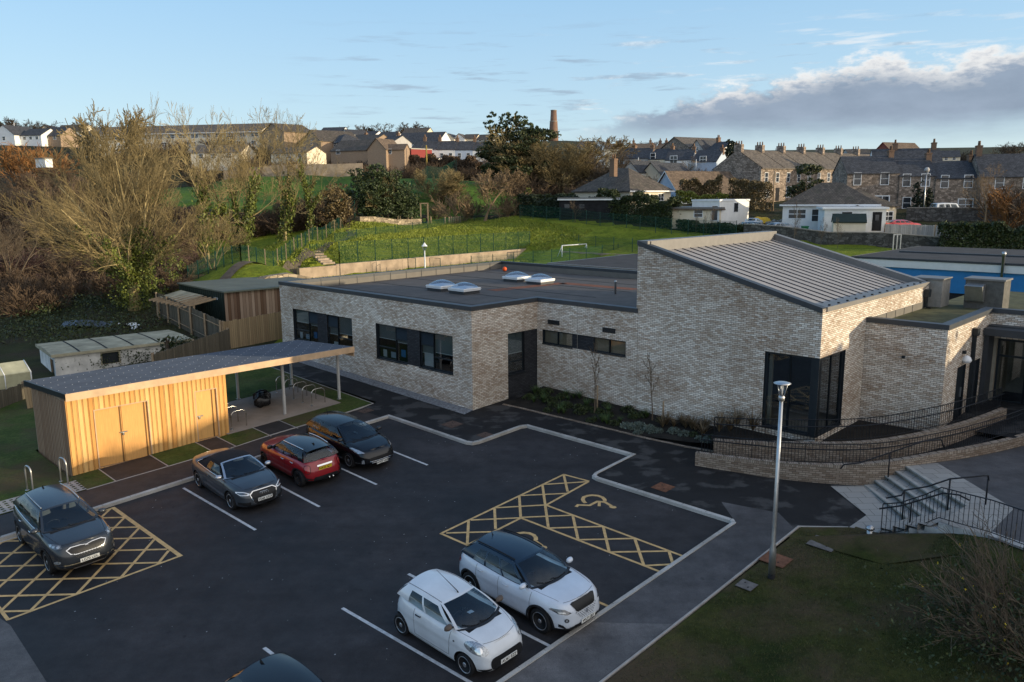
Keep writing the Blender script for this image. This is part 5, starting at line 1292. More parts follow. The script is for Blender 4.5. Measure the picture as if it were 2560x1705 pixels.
 for sx_ in(wb/2,-wb/2):
  for sy in(1,-1):
   m=Matrix.Translation((sx_,sy*(hw-.135),rw))@Matrix.Rotation(-sy*math.pi/2,4,'X');wd=.10;ri=sp.get('ri',rw*.69)
   mb=MB();mb.lathe([(ri-.02,-wd),(rw-.02,-wd),(rw,-wd+.025),(rw,wd-.03),(rw-.025,wd-.002),(ri+.01,wd),(ri-.005,wd-.015)],30,0,m);wh=mb.build('wheel','black',root)
   if low:continue
   mb=MB();mb.lathe([(ri+.004,wd-.012),(ri,wd-.006),(ri-.02,wd-.02),(ri-.03,wd-.06),(.02,wd-.085)],30,1 if sp['spokes']else 0,m)
   ns=sp['spokes']
   for i in range(ns):
    a=2*math.pi*i/ns
    for da in((-.09,.09)if sp.get('twin')else(0,)):
     a2=a+da;ww=sp.get('spw',.022)*1.5;mm=m@Matrix.Rotation(a2,4,'Z')
     mb.add([mm@Vector(p)for p in((.03,-ww,wd-.02),(ri-.008,-ww*1.25,wd-.016),(ri-.008,ww*1.25,wd-.016),(.03,ww,wd-.02),(.03,-ww-.008,wd-.06),(ri-.008,-ww*1.3,wd-.05),(ri-.008,ww*1.3,wd-.05),(.03,ww+.008,wd-.06))],[(0,1,2,3),(0,4,5,1),(3,2,6,7),(0,3,7,4)],0)
   mb.lathe([(.062,wd-.03),(.06,wd-.012),(.02,wd-.006)],14,0,m)
   mb.lathe([(ri+.002,wd-.02),(ri+.002,wd-.006),(ri-.016,wd-.006),(ri-.016,wd-.03)],30,0,m)
   mb.build('rim',[sp['rimm'],'black'],wh)
 return root,sp
def place_car(root,wheelbase_mid_r,f,heading_deg):
 """seat the car on the sloping site; heading in degrees from the +r axis of the school grid"""
 p=W(wheelbase_mid_r,f,Srf(wheelbase_mid_r,f));a=TH+rad(heading_deg)
 n=Vector((-PB,-PC,1)).normalized();x=Vector((math.cos(a),math.sin(a),0));x=(x-n*x.dot(n)).normalized();y=n.cross(x)
 m=Matrix((x,y,n)).transposed().to_4x4();m.translation=p
 root.rotation_mode='XYZ';root.location=p;root.rotation_euler=m.to_euler()
def plate(root,bvh,txt,xdir,z,rear=False,y=0,tilt=0,off=.012):
 h,n,_,_=bvh.ray_cast(Vector((5*xdir,y,z)),Vector((-xdir,0,0)),9)
 x=(h.x if h else 0)+xdir*off;t=D.objects.new('number_plate',None)
 mb=MB();mb.box(-.26,.26,-.055,.055,0,.012);o=mb.build('number_plate','plate_y' if rear else 'plate_w',root)
 R_=Matrix(((0,0,xdir),(xdir,0,0),(0,1,0))).to_4x4();R_=Matrix.Translation((x,y,z))@R_@Matrix.Rotation(tilt,4,'X')
 D.objects.remove(t);o.data.transform(R_)
 te=text_mesh(txt,.105,'black',.001,'registration',.0016);te.transform(Matrix.Translation((0,-.003,.0135)));te.transform(R_);link('registration',te,o);return o
def P_(c,**k):return paint(*c,**k)
M['gapline']=plain('shut_line',(.008,.008,.009),.9,0,0)
M['plate_w']=plain('white_plate',(.74,.74,.70),.4,0,0);M['plate_y']=plain('yellow_plate',(.75,.52,.02),.4,0,0)
M['seatdark']=plain('dark_seat',(.10,.10,.105),.9,0,.2);M['seatlight']=plain('grey_seat',(.45,.45,.43),.8,0,.1)
M['seatdash']=plain('dashboard_plastic',(.045,.046,.05),.7,0,.2);M['chrome']=plain('chrome',(.75,.75,.75),.12,1,0);M['alloy']=plain('alloy_rim',(.52,.52,.54),.3,.8,.1);M['alloydark']=plain('dark_alloy',(.05,.05,.055),.35,.6,.1)
M['lampclear']=plain('clear_lamp',(.40,.42,.44),.06,.5,.6,26,0,.8,1);M['lamphousing']=plain('lamp_housing',(.10,.105,.115),.12,.3,.6,30,0,.7,1);M['lampred']=plain('red_lamp',(.32,.008,.012),.12,0,.35,20,0,.6,1);M['drl']=plain('white_lamp_strip',(.85,.87,.9),.2,0,0)
M['grille']=plain('black_grille',(.012,.012,.013),.4,0,.3,30)
M['p_grey']=paint('dark_grey_paint',(.030,.036,.045),.24,.2,.4);M['p_audi']=paint('slate_grey_paint',(.050,.060,.072),.28,.2,.4);M['p_red']=paint('red_paint',(.30,.012,.018),.28,.1)
M['p_black']=paint('black_paint',(.006,.0065,.008),.14,0,.15);M['p_white']=paint('white_car_paint',(.72,.74,.76),.32,0);M['p_white2']=paint('pearl_white_paint',(.66,.70,.76),.3,.05);M['p_navy']=paint('navy_roof_paint',(.010,.024,.045),.2,0,.2)
M['softtop']=plain('black_fabric_roof',(.012,.012,.014),.95,0,.2,8,.3);M['p_blackroof']=paint('gloss_black_roof',(.007,.008,.01),.12,0,.2);M['p_dark']=paint('deep_black_paint',(.007,.0075,.01),.14,0,.15)
M['p_far_red']=paint('far_red_paint',(.45,.02,.02),.3);M['p_silver']=paint('silver_paint',(.4,.41,.42),.3,.4)
def lamp(c,name,side,ctr,az_,pol,mt,**k):
 d=(math.cos(rad(az_)),side*math.sin(rad(az_)),.25);return c['conform'](name,(ctr[0],ctr[1]*side,ctr[2]),d,[(p[0]*side,p[1])for p in pol],mt,**k)
ell=lambda a,b,n=16,t=0:[(a*math.cos(2*math.pi*i/n)*math.cos(t)-b*math.sin(2*math.pi*i/n)*math.sin(t),a*math.cos(2*math.pi*i/n)*math.sin(t)+b*math.sin(2*math.pi*i/n)*math.cos(t))for i in range(n)]
def roof_rails(c,root,mt):
 for sd in(1,-1):
  pts=[c['roof_fn'](u,sd*.9)+Vector((0,0,.035 if .03<u<.97 else .0))for u in[.04,.07]+[i/10 for i in range(1,10)]+[.93,.96]]
  mb=MB();mb.tube(pts,.017,6);mb.build('roof_rail',mt,root)
def arch_trim(c,root,mt='blackplastic',w=.06):
 for sx_ in(c['wb']/2,-c['wb']/2):
  for sd in(1,-1):
   r0,r1=c['rw']+.05,c['rw']+.05+w;A=[rad(a)for a in range(-12,193,12)]
   pol=[(r1*math.cos(a),r1*math.sin(a))for a in A]+[(r0*math.cos(a),r0*math.sin(a))for a in reversed(A)]
   c['conform']('arch_trim',(sx_,0,c['rw']),(0,sd,0),pol,mt,.010)
def aerial(root,c,u,ln,fin=False,back=.5):
 p=c['roof_fn'](u,0)
 if fin:mb=MB();mb.add([p+Vector(q)for q in((.1,0,0),(-.09,-.03,-.005),(-.09,.03,-.005),(-.1,0,.07))],[(0,1,3),(0,3,2),(1,2,3)]);mb.build('aerial_fin','black',root)
 else:mb=MB();mb.tube([p+Vector((.02,0,0)),p+Vector((0,0,.03)),p+Vector((-ln*back,0,ln*.8))],[.02,.012,.004],6);mb.build('aerial','black',root)
root,c=build_car(dict(name='parked_car',label='dark grey SUV with a wide honeycomb grille on the yellow hatching',L=4.485,W=1.855,H=1.635,wb=2.67,fo=.91,tyre=.1,rw=.345,ri=.245,clr=.20,nose=.62,paint='p_grey',pillar='p_grey',sidepaint='p_grey',top=[(2.25,.86),(2.0,.97),(1.6,1.02),(.95,1.09),(.3,1.05),(-1.2,1.12),(-1.9,1.18),(-2.1,1.12),(-2.3,1.02)],xa=1.13,xb=.30,xc=-1.55,xd=-2.02,wr=.58,wrr=.55,bow=.24,wins=[(.07,.30),(.33,.58),(.62,.80)],gaps=[.98,-.12,-1.05],handles=[.15,-.8],spokes=5,twin=1,spw=.03,rimm='alloy',nf=3.2,cladrows=2,mirrorm='p_grey',handlem='chrome',seat='seatdark',rearframe='p_grey'))
cf=c['conform'];bv=c['bvh']
gp=[(-.52,.035),(-.40,.085),(-.16,.08),(0,.055),(.16,.08),(.40,.085),(.52,.035),(.44,-.07),(.28,-.11),(-.28,-.11),(-.44,-.07)]
cf('grille_surround',(0,0,.71),(1,0,.05),[(x*1.05,y*1.2)for x,y in gp],'chrome',.008);g=cf('grille',(0,0,.71),(1,0,.05),gp,'grille',.014)
mb=MB()
for i in range(13):
 for j in range(5):
  y=-.44+i*.074+(.037 if j%2 else 0);z=.62+j*.036;h,n_,_,_=bv.ray_cast(Vector((5,y,z)),Vector((-1,0,0)),9)
  if h and abs(y)<.46-abs(z-.72)*1.0:mb.add([(h.x+.018,y-.028,z),(h.x+.022,y,z+.014),(h.x+.018,y+.028,z),(h.x+.022,y,z-.014)],[(0,1,2,3)])
mb.build('honeycomb','alloydark',g);g['kind']=''
del g['kind']
for sd in(1,-1):
 h=lamp(c,'headlight',sd,(1.75,.68,.93),42,[(-.24,-.05),(-.05,-.075),(.17,-.02),(.26,.07),(.06,.065),(-.16,.04)],'lamphousing',off=.012)
 for k_,q in enumerate(((-.12,-.012),(.03,0),(.14,.03))):lamp(c,'reflector',sd,(1.75,.68,.93),42,[(q[0]+a,q[1]+b)for a,b in ell(.05,.034,12)],'lampclear',off=.020).parent=h
 lamp(c,'fog_light',sd,(1.9,.74,.50),22,ell(.10,.045,14),'lampclear',off=.012)
 cf('bumper_trim',(2.2,sd*.48,.44),(1,sd*.35,0),[(-.36*1,-.012),(.40,-.012),(.40,.016),(-.36,.016)],'chrome',.012)
cf('lower_intake',(0,0,.40),(1,0,0),[(-.5,.07),(.5,.07),(.42,-.05),(-.42,-.05)],'grille',.010);cf('skid_plate',(0,0,.285),(1,0,0),[(-.45,.035),(.45,.035),(.36,-.03),(-.36,-.03)],'alloy',.012)
plate(root,bv,'LG70 LDL',1,.50,off=.03)
cf('emblem',(0,0,.87),(1,0,.55),ell(.075,.036,18),'chrome',.012);cf('emblem',(0,0,.87),(1,0,.55),ell(.064,.028,18),'grille',.016)
h_,n_,_,_=bv.ray_cast(Vector((5,0,.85)),Vector((-1,0,0)),9);te=text_mesh('KIA',.05,'chrome',.001,'emblem_letters',.001);te.transform(Matrix.Translation((h_.x+.012,0,.875))@Matrix(((0,-.5,.86),(1,0,0),(0,.86,.5))).to_4x4());link('emblem_letters',te,root)
roof_rails(c,root,'steel');arch_trim(c,root);aerial(root,c,.9,0,True)
for sd in(1,-1):
 pts=[c['sidef'](sd)(u,.015)+Vector((0,sd*.008,0))for u in[i/12 for i in range(1,12)]];mb=MB();mb.tube(pts,.012,5);mb.build('window_trim','chrome',root)
 cf('tail_light',(-1.95,sd*.7,1.0),(-1,sd*.9,.1),ell(.16,.07,14),'lampred',.012)
place_car(root,-17.33,.02,-90)
root,c=build_car(dict(name='parked_car',label='slate grey convertible with a black fabric roof and silver screen frame',L=4.423,W=1.793,H=1.40,wb=2.595,fo=.87,tyre=.1,rw=.318,ri=.235,clr=.16,nose=.7,paint='p_audi',roofpaint='softtop',pillar='softtop',sidepaint='softtop',screenframe='alloy',softtop=1,top=[(2.2,.70),(2.0,.78),(1.5,.87),(.95,.93),(.3,.92),(-1.3,.95),(-1.6,.99),(-2.0,.96),(-2.3,.88)],xa=1.05,xb=.22,xc=-.85,xd=-1.45,wr=.55,wrr=.53,bow=.24,kf=.06,kr=.10,wins=[(.06,.40),(.415,.64)],wv=(.03,.80),gaps=[.88,-.42],handles=[-.22],spokes=5,twin=1,spw=.024,rimm='alloy',nf=3.0,seat='seatlight',mirrorm='alloy'))
cf=c['conform'];bv=c['bvh']
gp=[(-.46,.13),(-.34,.205),(.34,.205),(.46,.13),(.38,-.14),(.30,-.21),(-.30,-.21),(-.38,-.14)]
cf('grille_surround',(0,0,.52),(1,0,0),[(x*1.06,y*1.09)for x,y in gp],'chrome',.010);g=cf('grille',(0,0,.52),(1,0,0),gp,'grille',.016)
for k_ in range(6):
 z=.36+k_*.055;h,n_,_,_=bv.ray_cast(Vector((5,0,z)),Vector((-1,0,0)),9);mb=MB();q=[]
 for i in range(7):
  y=-.36+i*.12;h,n_,_,_=bv.ray_cast(Vector((5,y,z)),Vector((-1,0,0)),9);q.append((h.x+.016,y,z))
 mb.tube(q,.006,4);mb.build('grille_bar','alloydark',g)
mb=MB()
for k_ in range(4):
 y=-.105+k_*.07;h,n_,_,_=bv.ray_cast(Vector((5,y,.635)),Vector((-1,0,0)),9);mb=MB();mb.tube([(h.x+.03,y+.047*math.cos(t),.635+.047*math.sin(t))for t in[i*math.pi/10 for i in range(21)]],.007,5);mb.build('emblem_ring','chrome',root)
plate(root,bv,'YG66 UNX',1,.455,off=.03)
for sd in(1,-1):
 pol=[(-.25,-.01),(-.22,-.075),(.05,-.06),(.24,.045),(.22,.075),(-.05,.055)]
 h=lamp(c,'headlight',sd,(1.85,.64,.685),33,pol,'drl',off=.012);lamp(c,'lamp_unit',sd,(1.85,.64,.685),33,[(x*.76,y*.62)for x,y in pol],'lamphousing',off=.018).parent=h
 cf('side_intake',(2.0,sd*.66,.36),(1,sd*.35,0),[(-.2,-.05),(.2,-.06),(.2,.06),(-.2,.045)],'grille',.012)
 cf('tail_light',(-2.1,sd*.62,.78),(-1,sd*.5,.1),[(-.2,-.05),(.2,-.05),(.2,.06),(-.2,.06)],'lampred',.012)
 pts=[c['sidef'](sd)(u,.012)+Vector((0,sd*.012,0))for u in[i/14 for i in range(0,15)]];mb=MB();mb.tube(pts,.014,5);mb.build('window_trim','chrome',root)
pts=[(lambda v:(c['xd']+.1*v*v,v*c.get('yd',1.793/2*.84),c['zt'](c['xd'])+.03))(i/8)for i in range(-8,9)];mb=MB();mb.tube(pts,.014,5);mb.build('roof_trim','chrome',root)
cf('lower_intake',(0,0,.235),(1,0,0),[(-.6,.035),(.6,.035),(.5,-.03),(-.5,-.03)],'grille',.010)
place_car(root,-11.66,-.02,-92.0)
root,c=build_car(dict(name='parked_car',label='red small hatchback with a black roof parked tail outwards',L=3.83,W=1.727,H=1.414,wb=2.495,fo=.72,tyre=.1,rw=.312,ri=.22,clr=.18,paint='p_red',roofpaint='p_blackroof',pillar='p_blackroof',sidepaint='p_blackroof',rearframe='p_blackroof',top=[(1.95,.80),(1.75,.90),(1.4,.95),(.85,.99),(.3,.955),(-1.2,.985),(-1.6,.97),(-1.75,.90),(-1.9,.84)],xa=.86,xb=.28,xc=-1.33,xd=-1.68,wr=.60,wrr=.56,bow=.20,kf=.04,kr=.055,wins=[(.07,.36),(.40,.64),(.67,.85)],gaps=[.72,-.42,-1.0],handles=[-.25,-.9],spokes=5,spw=.035,rimm='alloydark',nf=3.0,nr=3.4,cladrows=2,mirrorm='p_blackroof',handlem='chrome'))
cf=c['conform'];bv=c['bvh'];arch_trim(c,root,w=.05)
cf('rear_bumper_trim',(0,0,.33),(-1,0,0),[(-.74,.09),(-.5,.04),(-.45,.10),(.45,.10),(.5,.04),(.74,.09),(.66,-.09),(-.66,-.09)],'blackplastic',.014)
for sd in(1,-1):
 h=cf('tail_light',(-1.7,sd*.66,.72),(-1,sd*.45,.1),rounded_:=c['rounded'](.19,.27,.06),'lampred',.014);cf('lamp_surround',(-1.7,sd*.66,.72),(-1,sd*.45,.1),c['rounded'](.23,.31,.08),'grille',.009)
 cf('headlight',(1.5,sd*.58,.75),(1,sd*.45,.3),ell(.13,.12),'lampclear',.012)
 cf('reflector',(-1.7,sd*.58,.34),(-1,0,0),[(-.07,-.012),(.07,-.012),(.07,.012),(-.07,.012)],'lampred',.02)
for y in(.08,-.08):
 mb=MB();mb.lathe([(.032,-.06),(.034,.02),(.026,.022),(.024,-.04)],14,0,Matrix.Translation((c['xr']+.02,y-.2,.29))@Matrix.Rotation(-math.pi/2,4,'Y'));mb.build('exhaust_tip','chrome',root)
plate(root,bv,'WK20 SZC',-1,.70,True,off=.02);cf('plate_bar',(0,0,.795),(-1,0,0),c['rounded'](.62,.055,.02),'chrome',.022)
mb=MB();a=[c['roof_fn'](1,v)+Vector((-.02,0,.0))for v in[i/5*.9 for i in range(-5,6)]]
for p,q in zip(a,a[1:]):mb.add([p+Vector((.1,0,.01)),q+Vector((.1,0,.01)),q+Vector((-.16,0,-.01)),p+Vector((-.16,0,-.01)),p+Vector((-.16,0,-.035)),q+Vector((-.16,0,-.035))],[(0,1,2,3),(3,2,5,4)])
mb.build('roof_spoiler','p_blackroof',root);roof_rails(c,root,'chrome');aerial(root,c,.82,0,True)
place_car(root,-9.12,-.12,88.5)
root,c=build_car(dict(name='parked_car',label='glossy black hatchback with a large pale badge nearest the brick corner',L=4.276,W=1.815,H=1.498,wb=2.608,fo=.98,tyre=.1,rw=.312,ri=.215,clr=.17,paint='p_black',top=[(2.3,.66),(2.05,.76),(1.5,.90),(1.0,.97),(.35,.96),(-1.3,1.02),(-1.8,1.04),(-1.95,.98),(-2.1,.9)],xa=1.32,xb=.28,xc=-1.45,xd=-1.86,wr=.56,wrr=.54,bow=.30,wins=[(.08,.33),(.36,.60),(.64,.82)],gaps=[.80,-.25,-1.1],handles=[0,-.9],spokes=9,spw=.03,rimm='alloy',nf=2.6,handlem='p_black'))
cf=c['conform'];bv=c['bvh']
for sd in(1,-1):
 lamp(c,'headlight',sd,(1.7,.66,.74),48,[(-.30,-.07),(-.05,-.09),(.12,-.03),(.36,.12),(.20,.12),(-.08,.03)],'lampclear',off=.012)
 lamp(c,'fog_light',sd,(2.0,.68,.38),25,[(-.05,-.07),(.05,-.06),(.05,.06),(-.04,.08)],'lampclear',off=.014)
 cf('tail_light',(-1.95,sd*.74,.86),(-1,sd*1.0,.1),ell(.12,.15),'lampred',.014)
cf('grille',(0,0,.44),(1,0,0),[(-.55,.07),(-.4,.10),(.4,.10),(.55,.07),(.46,-.08),(-.46,-.08)],'grille',.010)
for z,w in((.40,.52),(.34,.46)):
 q=[]
 for i in range(9):
  y=-w+i*w/4;h,n_,_,_=bv.ray_cast(Vector((5,y,z)),Vector((-1,0,0)),9);q.append((h.x+.014,y,z))
 mb=MB();mb.tube(q,.010,5);mb.build('grille_bar','chrome',root)
plate(root,bv,'WR09 HNB',1,.31,off=.03)
cf('emblem',(0,0,.72),(1,0,.5),[(-.085,.07),(.085,.07),(.075,-.03),(0,-.085),(-.075,-.03)],'chrome',.012);cf('emblem',(0,0,.72),(1,0,.5),[(-.068,.075),(.068,.075),(.058,-.02),(0,-.065),(-.058,-.02)],'p_black',.016)
cf('emblem',(0,0,.725),(1,0,.5),[(-.03,-.03),(-.01,.0),(-.04,.015),(-.01,.03),(.015,.055),(.03,.03),(.015,.015),(.045,-.005),(.02,-.01),(.035,-.04),(0,-.02)],'chrome',.019)
aerial(root,c,.9,.22);place_car(root,-6.86,-.10+.15,-90)
mb=MB();p=Vector((.45,.3,1.0));mb.box(.7,.95,.05,.35,.985,.99)
mb.build('paper','plate_w',root)
root,c=build_car(dict(name='parked_car',label='small white three door city car with round headlights nearest the camera',L=3.435,W=1.63,H=1.465,wb=2.34,fo=.67,tyre=.1,rw=.282,ri=.205,clr=.17,paint='p_white',top=[(1.85,.70),(1.6,.83),(1.25,.93),(.9,.99),(.3,.97),(-1.0,1.03),(-1.35,1.05),(-1.5,.98),(-1.7,.88)],xa=1.10,xb=.22,xc=-1.18,xd=-1.46,wr=.53,wrr=.50,bow=.28,kf=.08,kr=.075,wins=[(.10,.46),(.50,.78)],wv=(.03,.82),gaps=[.66,-.58],handles=[-.42],spokes=9,spw=.022,rimm='alloy',nf=3.0,nose=.62,nr=3.4,mirrorm='mirrorbrown',handlem='blackplastic',sidepaint='p_white')if M.setdefault('mirrorbrown',plain('brown_grey_plastic',(.10,.075,.06),.5,0,.1))else None)
cf=c['conform'];bv=c['bvh']
for sd in(1,-1):
 h=lamp(c,'headlight',sd,(1.35,.55,.74),40,ell(.29,.125,22,.36),'lampclear',off=.012)
 lamp(c,'reflector',sd,(1.35,.55,.72),40,[(x-.05,y-.02)for x,y in ell(.085,.075,16)],'chrome',off=.020).parent=h
 lamp(c,'reflector',sd,(1.35,.55,.72),40,[(x+.09,y+.03)for x,y in ell(.05,.042,14)],'lamphousing',off=.019).parent=h
 cf('fog_recess',(1.6,sd*.58,.30),(1,sd*.35,0),[(-.15,.0),(.14,.05),(.15,.0),(.0,-.055)],'grille',.010)
 cf('tail_light',(-1.5,sd*.62,.9),(-1,sd*1.1,.1),ell(.10,.15),'lampred',.014);cf('indicator',(.86,sd*3,.78),(0,sd,0),ell(.03,.018,10),'lamphousing',.008)
cf('grille',(0,0,.43),(1,0,0),c['rounded'](1.02,.30,.13),'grille',.012)
plate(root,bv,'AU61 EZZ',1,.42,off=.022)
for k_ in range(2):
 z=.735+k_*.05;cf('emblem',(0,0,z),(1,0,.8),[(-.085,-.035),(-.06,-.035),(0,.022),(.06,-.035),(.085,-.035),(0,.05)],'chrome',.012)
p=c['roof_fn'](.06,0);mb=MB();mb.tube([p+Vector((.03,0,-.01)),p+Vector((0,0,.03)),p+Vector((-.75,0,.30))],[.022,.012,.004],6);mb.build('aerial','black',root)
mb=MB();mb.box(.50,.62,-.04,.10,1.015,1.02);mb.build('paper','ren_blue',root)
for sd in(1,-1):
 mb=MB();mb.tube([c['roof_fn'](u,sd*.93)+Vector((0,0,.004))for u in[i/10 for i in range(11)]],.006,4);mb.build('roof_gutter','gapline',root)
place_car(root,-12.36,-12.46,-90)
root,c=build_car(dict(name='parked_car',label='white crossover with a dark blue roof between the city car and the accessible bay',L=4.138,W=1.78,H=1.543,wb=2.566,fo=.84,tyre=.1,rw=.335,ri=.235,clr=.19,nose=.62,paint='p_white2',roofpaint='p_navy',pillar='p_navy',sidepaint='p_navy',rearframe='p_navy',top=[(2.2,.78),(1.95,.90),(1.6,.97),(.95,1.03),(.3,1.0),(-1.2,1.07),(-1.75,1.10),(-1.9,1.03),(-2.1,.95)],xa=1.10,xb=.26,xc=-1.42,xd=-1.84,wr=.57,wrr=.53,bow=.25,wins=[(.07,.33),(.36,.60),(.63,.80)],gaps=[.92,-.16,-1.0],handles=[.1,-.85],spokes=10,spw=.02,twin=0,rimm='alloy',nf=3.0,cladrows=2))
cf=c['conform'];bv=c['bvh']
g=cf('grille',(0,0,.61),(1,0,.1),[(-.44,.09),(-.36,.11),(.36,.11),(.44,.09),(.34,-.10),(.26,-.12),(-.26,-.12),(-.34,-.10)],'grille',.012)
mb=MB()
for i in range(10):
 for j in range(5):
  y=-.36+i*.08+(.04 if j%2 else 0);z=.53+j*.042;h,n_,_,_=bv.ray_cast(Vector((5,y,z)),Vector((-1,0,0)),9)
  if h and abs(y)<.37-max(0,.68-z)*1.0:mb.add([(h.x+.016,y-.03,z),(h.x+.02,y,z+.012),(h.x+.016,y+.03,z),(h.x+.02,y,z-.012)],[(0,1,2,3)])
mb.build('mesh','alloydark',g)
for sd in(1,-1):
 pol=[(-.27,-.055),(-.16,-.085),(.06,-.05),(.27,.06),(.22,.085),(-.10,.045)]
 h=lamp(c,'headlight',sd,(1.75,.62,.74),36,pol,'lamphousing',off=.012);lamp(c,'lamp_strip',sd,(1.75,.62,.74),36,[(-.13,-.05),(.05,-.035),(.08,.0),(-.1,-.01)],'lampclear',off=.019).parent=h
 cf('fog_light',(1.95,sd*.62,.56),(1,sd*.3,0),ell(.055,.05),'grille',.014);cf('fog_light',(1.95,sd*.62,.56),(1,sd*.3,0),ell(.03,.028),'lampclear',.02)
 cf('side_intake',(1.95,sd*.70,.40),(1,sd*.45,0),[(-.10*sd,-.08),(.10*sd,-.02),(.10*sd,.06),(.0,.03)],'grille',.012)
 cf('tail_light',(-1.85,sd*.66,.88),(-1,sd*.8,.1),[(-.18,-.04),(.14,-.08),(.18,.05),(-.1,.06)],'lampred',.014)
cf('lower_intake',(0,0,.32),(1,0,0),[(-.62,.02),(-.44,.09),(.44,.09),(.62,.02),(.5,-.08),(-.5,-.08)],'grille',.012)
plate(root,bv,'WL71 JBY',1,.435,off=.03)
te=text_mesh('S',.13,'chrome',.003,'emblem',.004);h,n_,_,_=bv.ray_cast(Vector((5,0,.63)),Vector((-1,0,0)),9);te.transform(Matrix.Translation((h.x+.03,0,.63))@Matrix(((0,0,1),(1,0,0),(0,1,0))).to_4x4());link('emblem',te,root)
roof_rails(c,root,'black');arch_trim(c,root);aerial(root,c,.90,.22,False,.35)
mb=MB();p=c['roof_fn'](.0,0);mb.box(.08,.10,-.56,-.22,1.33,1.41);mb.build('sun_visor','plate_w',root)
place_car(root,-9.86,-12.52,-90.8)
root,c=build_car(dict(name='parked_car',label='black hatchback in the bay at the bottom edge, only its roof in view',L=4.2,W=1.78,H=1.47,wb=2.58,fo=.85,tyre=.1,rw=.31,ri=.22,clr=.17,paint='p_dark',top=[(2.2,.74),(2.0,.84),(1.5,.92),(1.0,.98),(.3,.96),(-1.3,1.0),(-1.8,1.03),(-1.95,.97),(-2.1,.9)],xa=1.15,xb=.25,xc=-1.40,xd=-1.84,wr=.56,wrr=.53,bow=.26,wins=[(.08,.34),(.37,.61),(.64,.82)],gaps=[.85,-.25,-1.05],handles=[0,-.85],spokes=5,spw=.03,rimm='alloy'))
for sd in(1,-1):c['conform']('tail_light',(-1.9,sd*.68,.85),(-1,sd*.9,.1),ell(.14,.09),'lampred',.014);c['conform']('headlight',(1.7,sd*.62,.78),(1,sd*.6,.3),ell(.2,.08),'lampclear',.014)
aerial(root,c,.9,0,True);place_car(root,-17.0,-12.9,-90)
def tri_leaves(n,centers,size,rg,flat=.0):
 """n small leaf quads scattered about the given centres -> verts, faces"""
 k=len(centers);nrm=rg.normal(size=(k,3));nrm[:,2]=nrm[:,2]*.8+flat;nrm/=np.linalg.norm(nrm,axis=1)[:,None]
 a=np.cross(nrm,rg.normal(size=(k,3)));a/=np.linalg.norm(a,axis=1)[:,None]+1e-9;b=np.cross(nrm,a)
 sz=size*rg.uniform(.6,1.4,k)[:,None]
 V=np.stack([centers-a*sz,centers+b*sz*.55,centers+a*sz,centers-b*sz*.55],1).reshape(-1,3)
 return V,np.arange(k*4).reshape(-1,4)
class Tree:
 """branches collected as 3-5 sided tapering tubes"""
 def __init__(s,seed):s.r=random.Random(seed);s.V=[];s.F=[];s.tips=[];s.limbs=[]
 def seg(s,pts,rads,n):
  o=len(s.V);prev=None;k=len(pts)
  for i,p in enumerate(pts):
   d=pts[min(i+1,k-1)]-pts[max(i-1,0)];d.normalize()
   a=d.cross(Vector((.31,.17,.93))if abs(d.z)<.8 else Vector((.9,.3,.1)));a.normalize();b=d.cross(a)
   for j in range(n):
    t=2*math.pi*j/n;s.V.append(p+(a*math.cos(t)+b*math.sin(t))*rads[i])
  for i in range(k-1):
   for j in range(n):s.F.append((o+i*n+j,o+i*n+(j+1)%n,o+(i+1)*n+(j+1)%n,o+(i+1)*n+j))
 def branch(s,p,d,L,r,lev,maxlev,P):
  R=s.r;k=5 if lev==0 else(4 if lev<maxlev else 3);pts=[p.copy()];dd=d.copy()
  for i in range(k):
   dd=dd+Vector((R.gauss(0,1),R.gauss(0,1),R.gauss(0,1)))*P['wob']+Vector((0,0,P['up']*(.5+lev*.35)))
   dd.normalize();pts.append(pts[-1]+dd*(L/k))
  tip=max(P['rmin'],r*P['taper']);rads=[r+(tip-r)*i/k for i in range(k+1)]
  if lev==0 and P.get('flare'):rads[0]*=1.5
  s.seg(pts,rads,6 if r>.12 else(4 if r>.04 else 3))
  if lev<=2:s.limbs.append((pts,rads))
  if lev>=maxlev:s.tips.append(pts[-1]);return
  nb=P['n'][min(lev,len(P['n'])-1)]
  for i in range(nb):
   t=(P['start']if lev==0 else .18)+(1-(P['start']if lev==0 else .18))*(i+R.random())/nb;t=min(t,.99)
   q=t*k;i0=min(int(q),k-1);pos=pts[i0].lerp(pts[i0+1],q-i0);ax=(pts[i0+1]-pts[i0]).normalized()
   side=ax.cross(Vector((R.gauss(0,1),R.gauss(0,1),R.gauss(0,1))));side.normalize();ang=rad(R.uniform(*P['ang']))*(1-.25*t)
   nd=ax*math.cos(ang)+side*math.sin(ang)
   if 'out' in P:nd=nd+Vector((nd.x,nd.y,0))*P['out']
   nd.normalize();rr_=(r+(tip-r)*t)*P['rr']*R.uniform(.75,1.1)
   s.branch(pos,nd,L*P['lr']*R.uniform(.7,1.2)*(1.1-.45*t),max(P['rmin'],rr_),lev+1,maxlev,P)
 def mesh(s,name,mt):
  return npmesh(name,[tuple(v)for v in s.V],s.F,mt,None,False)
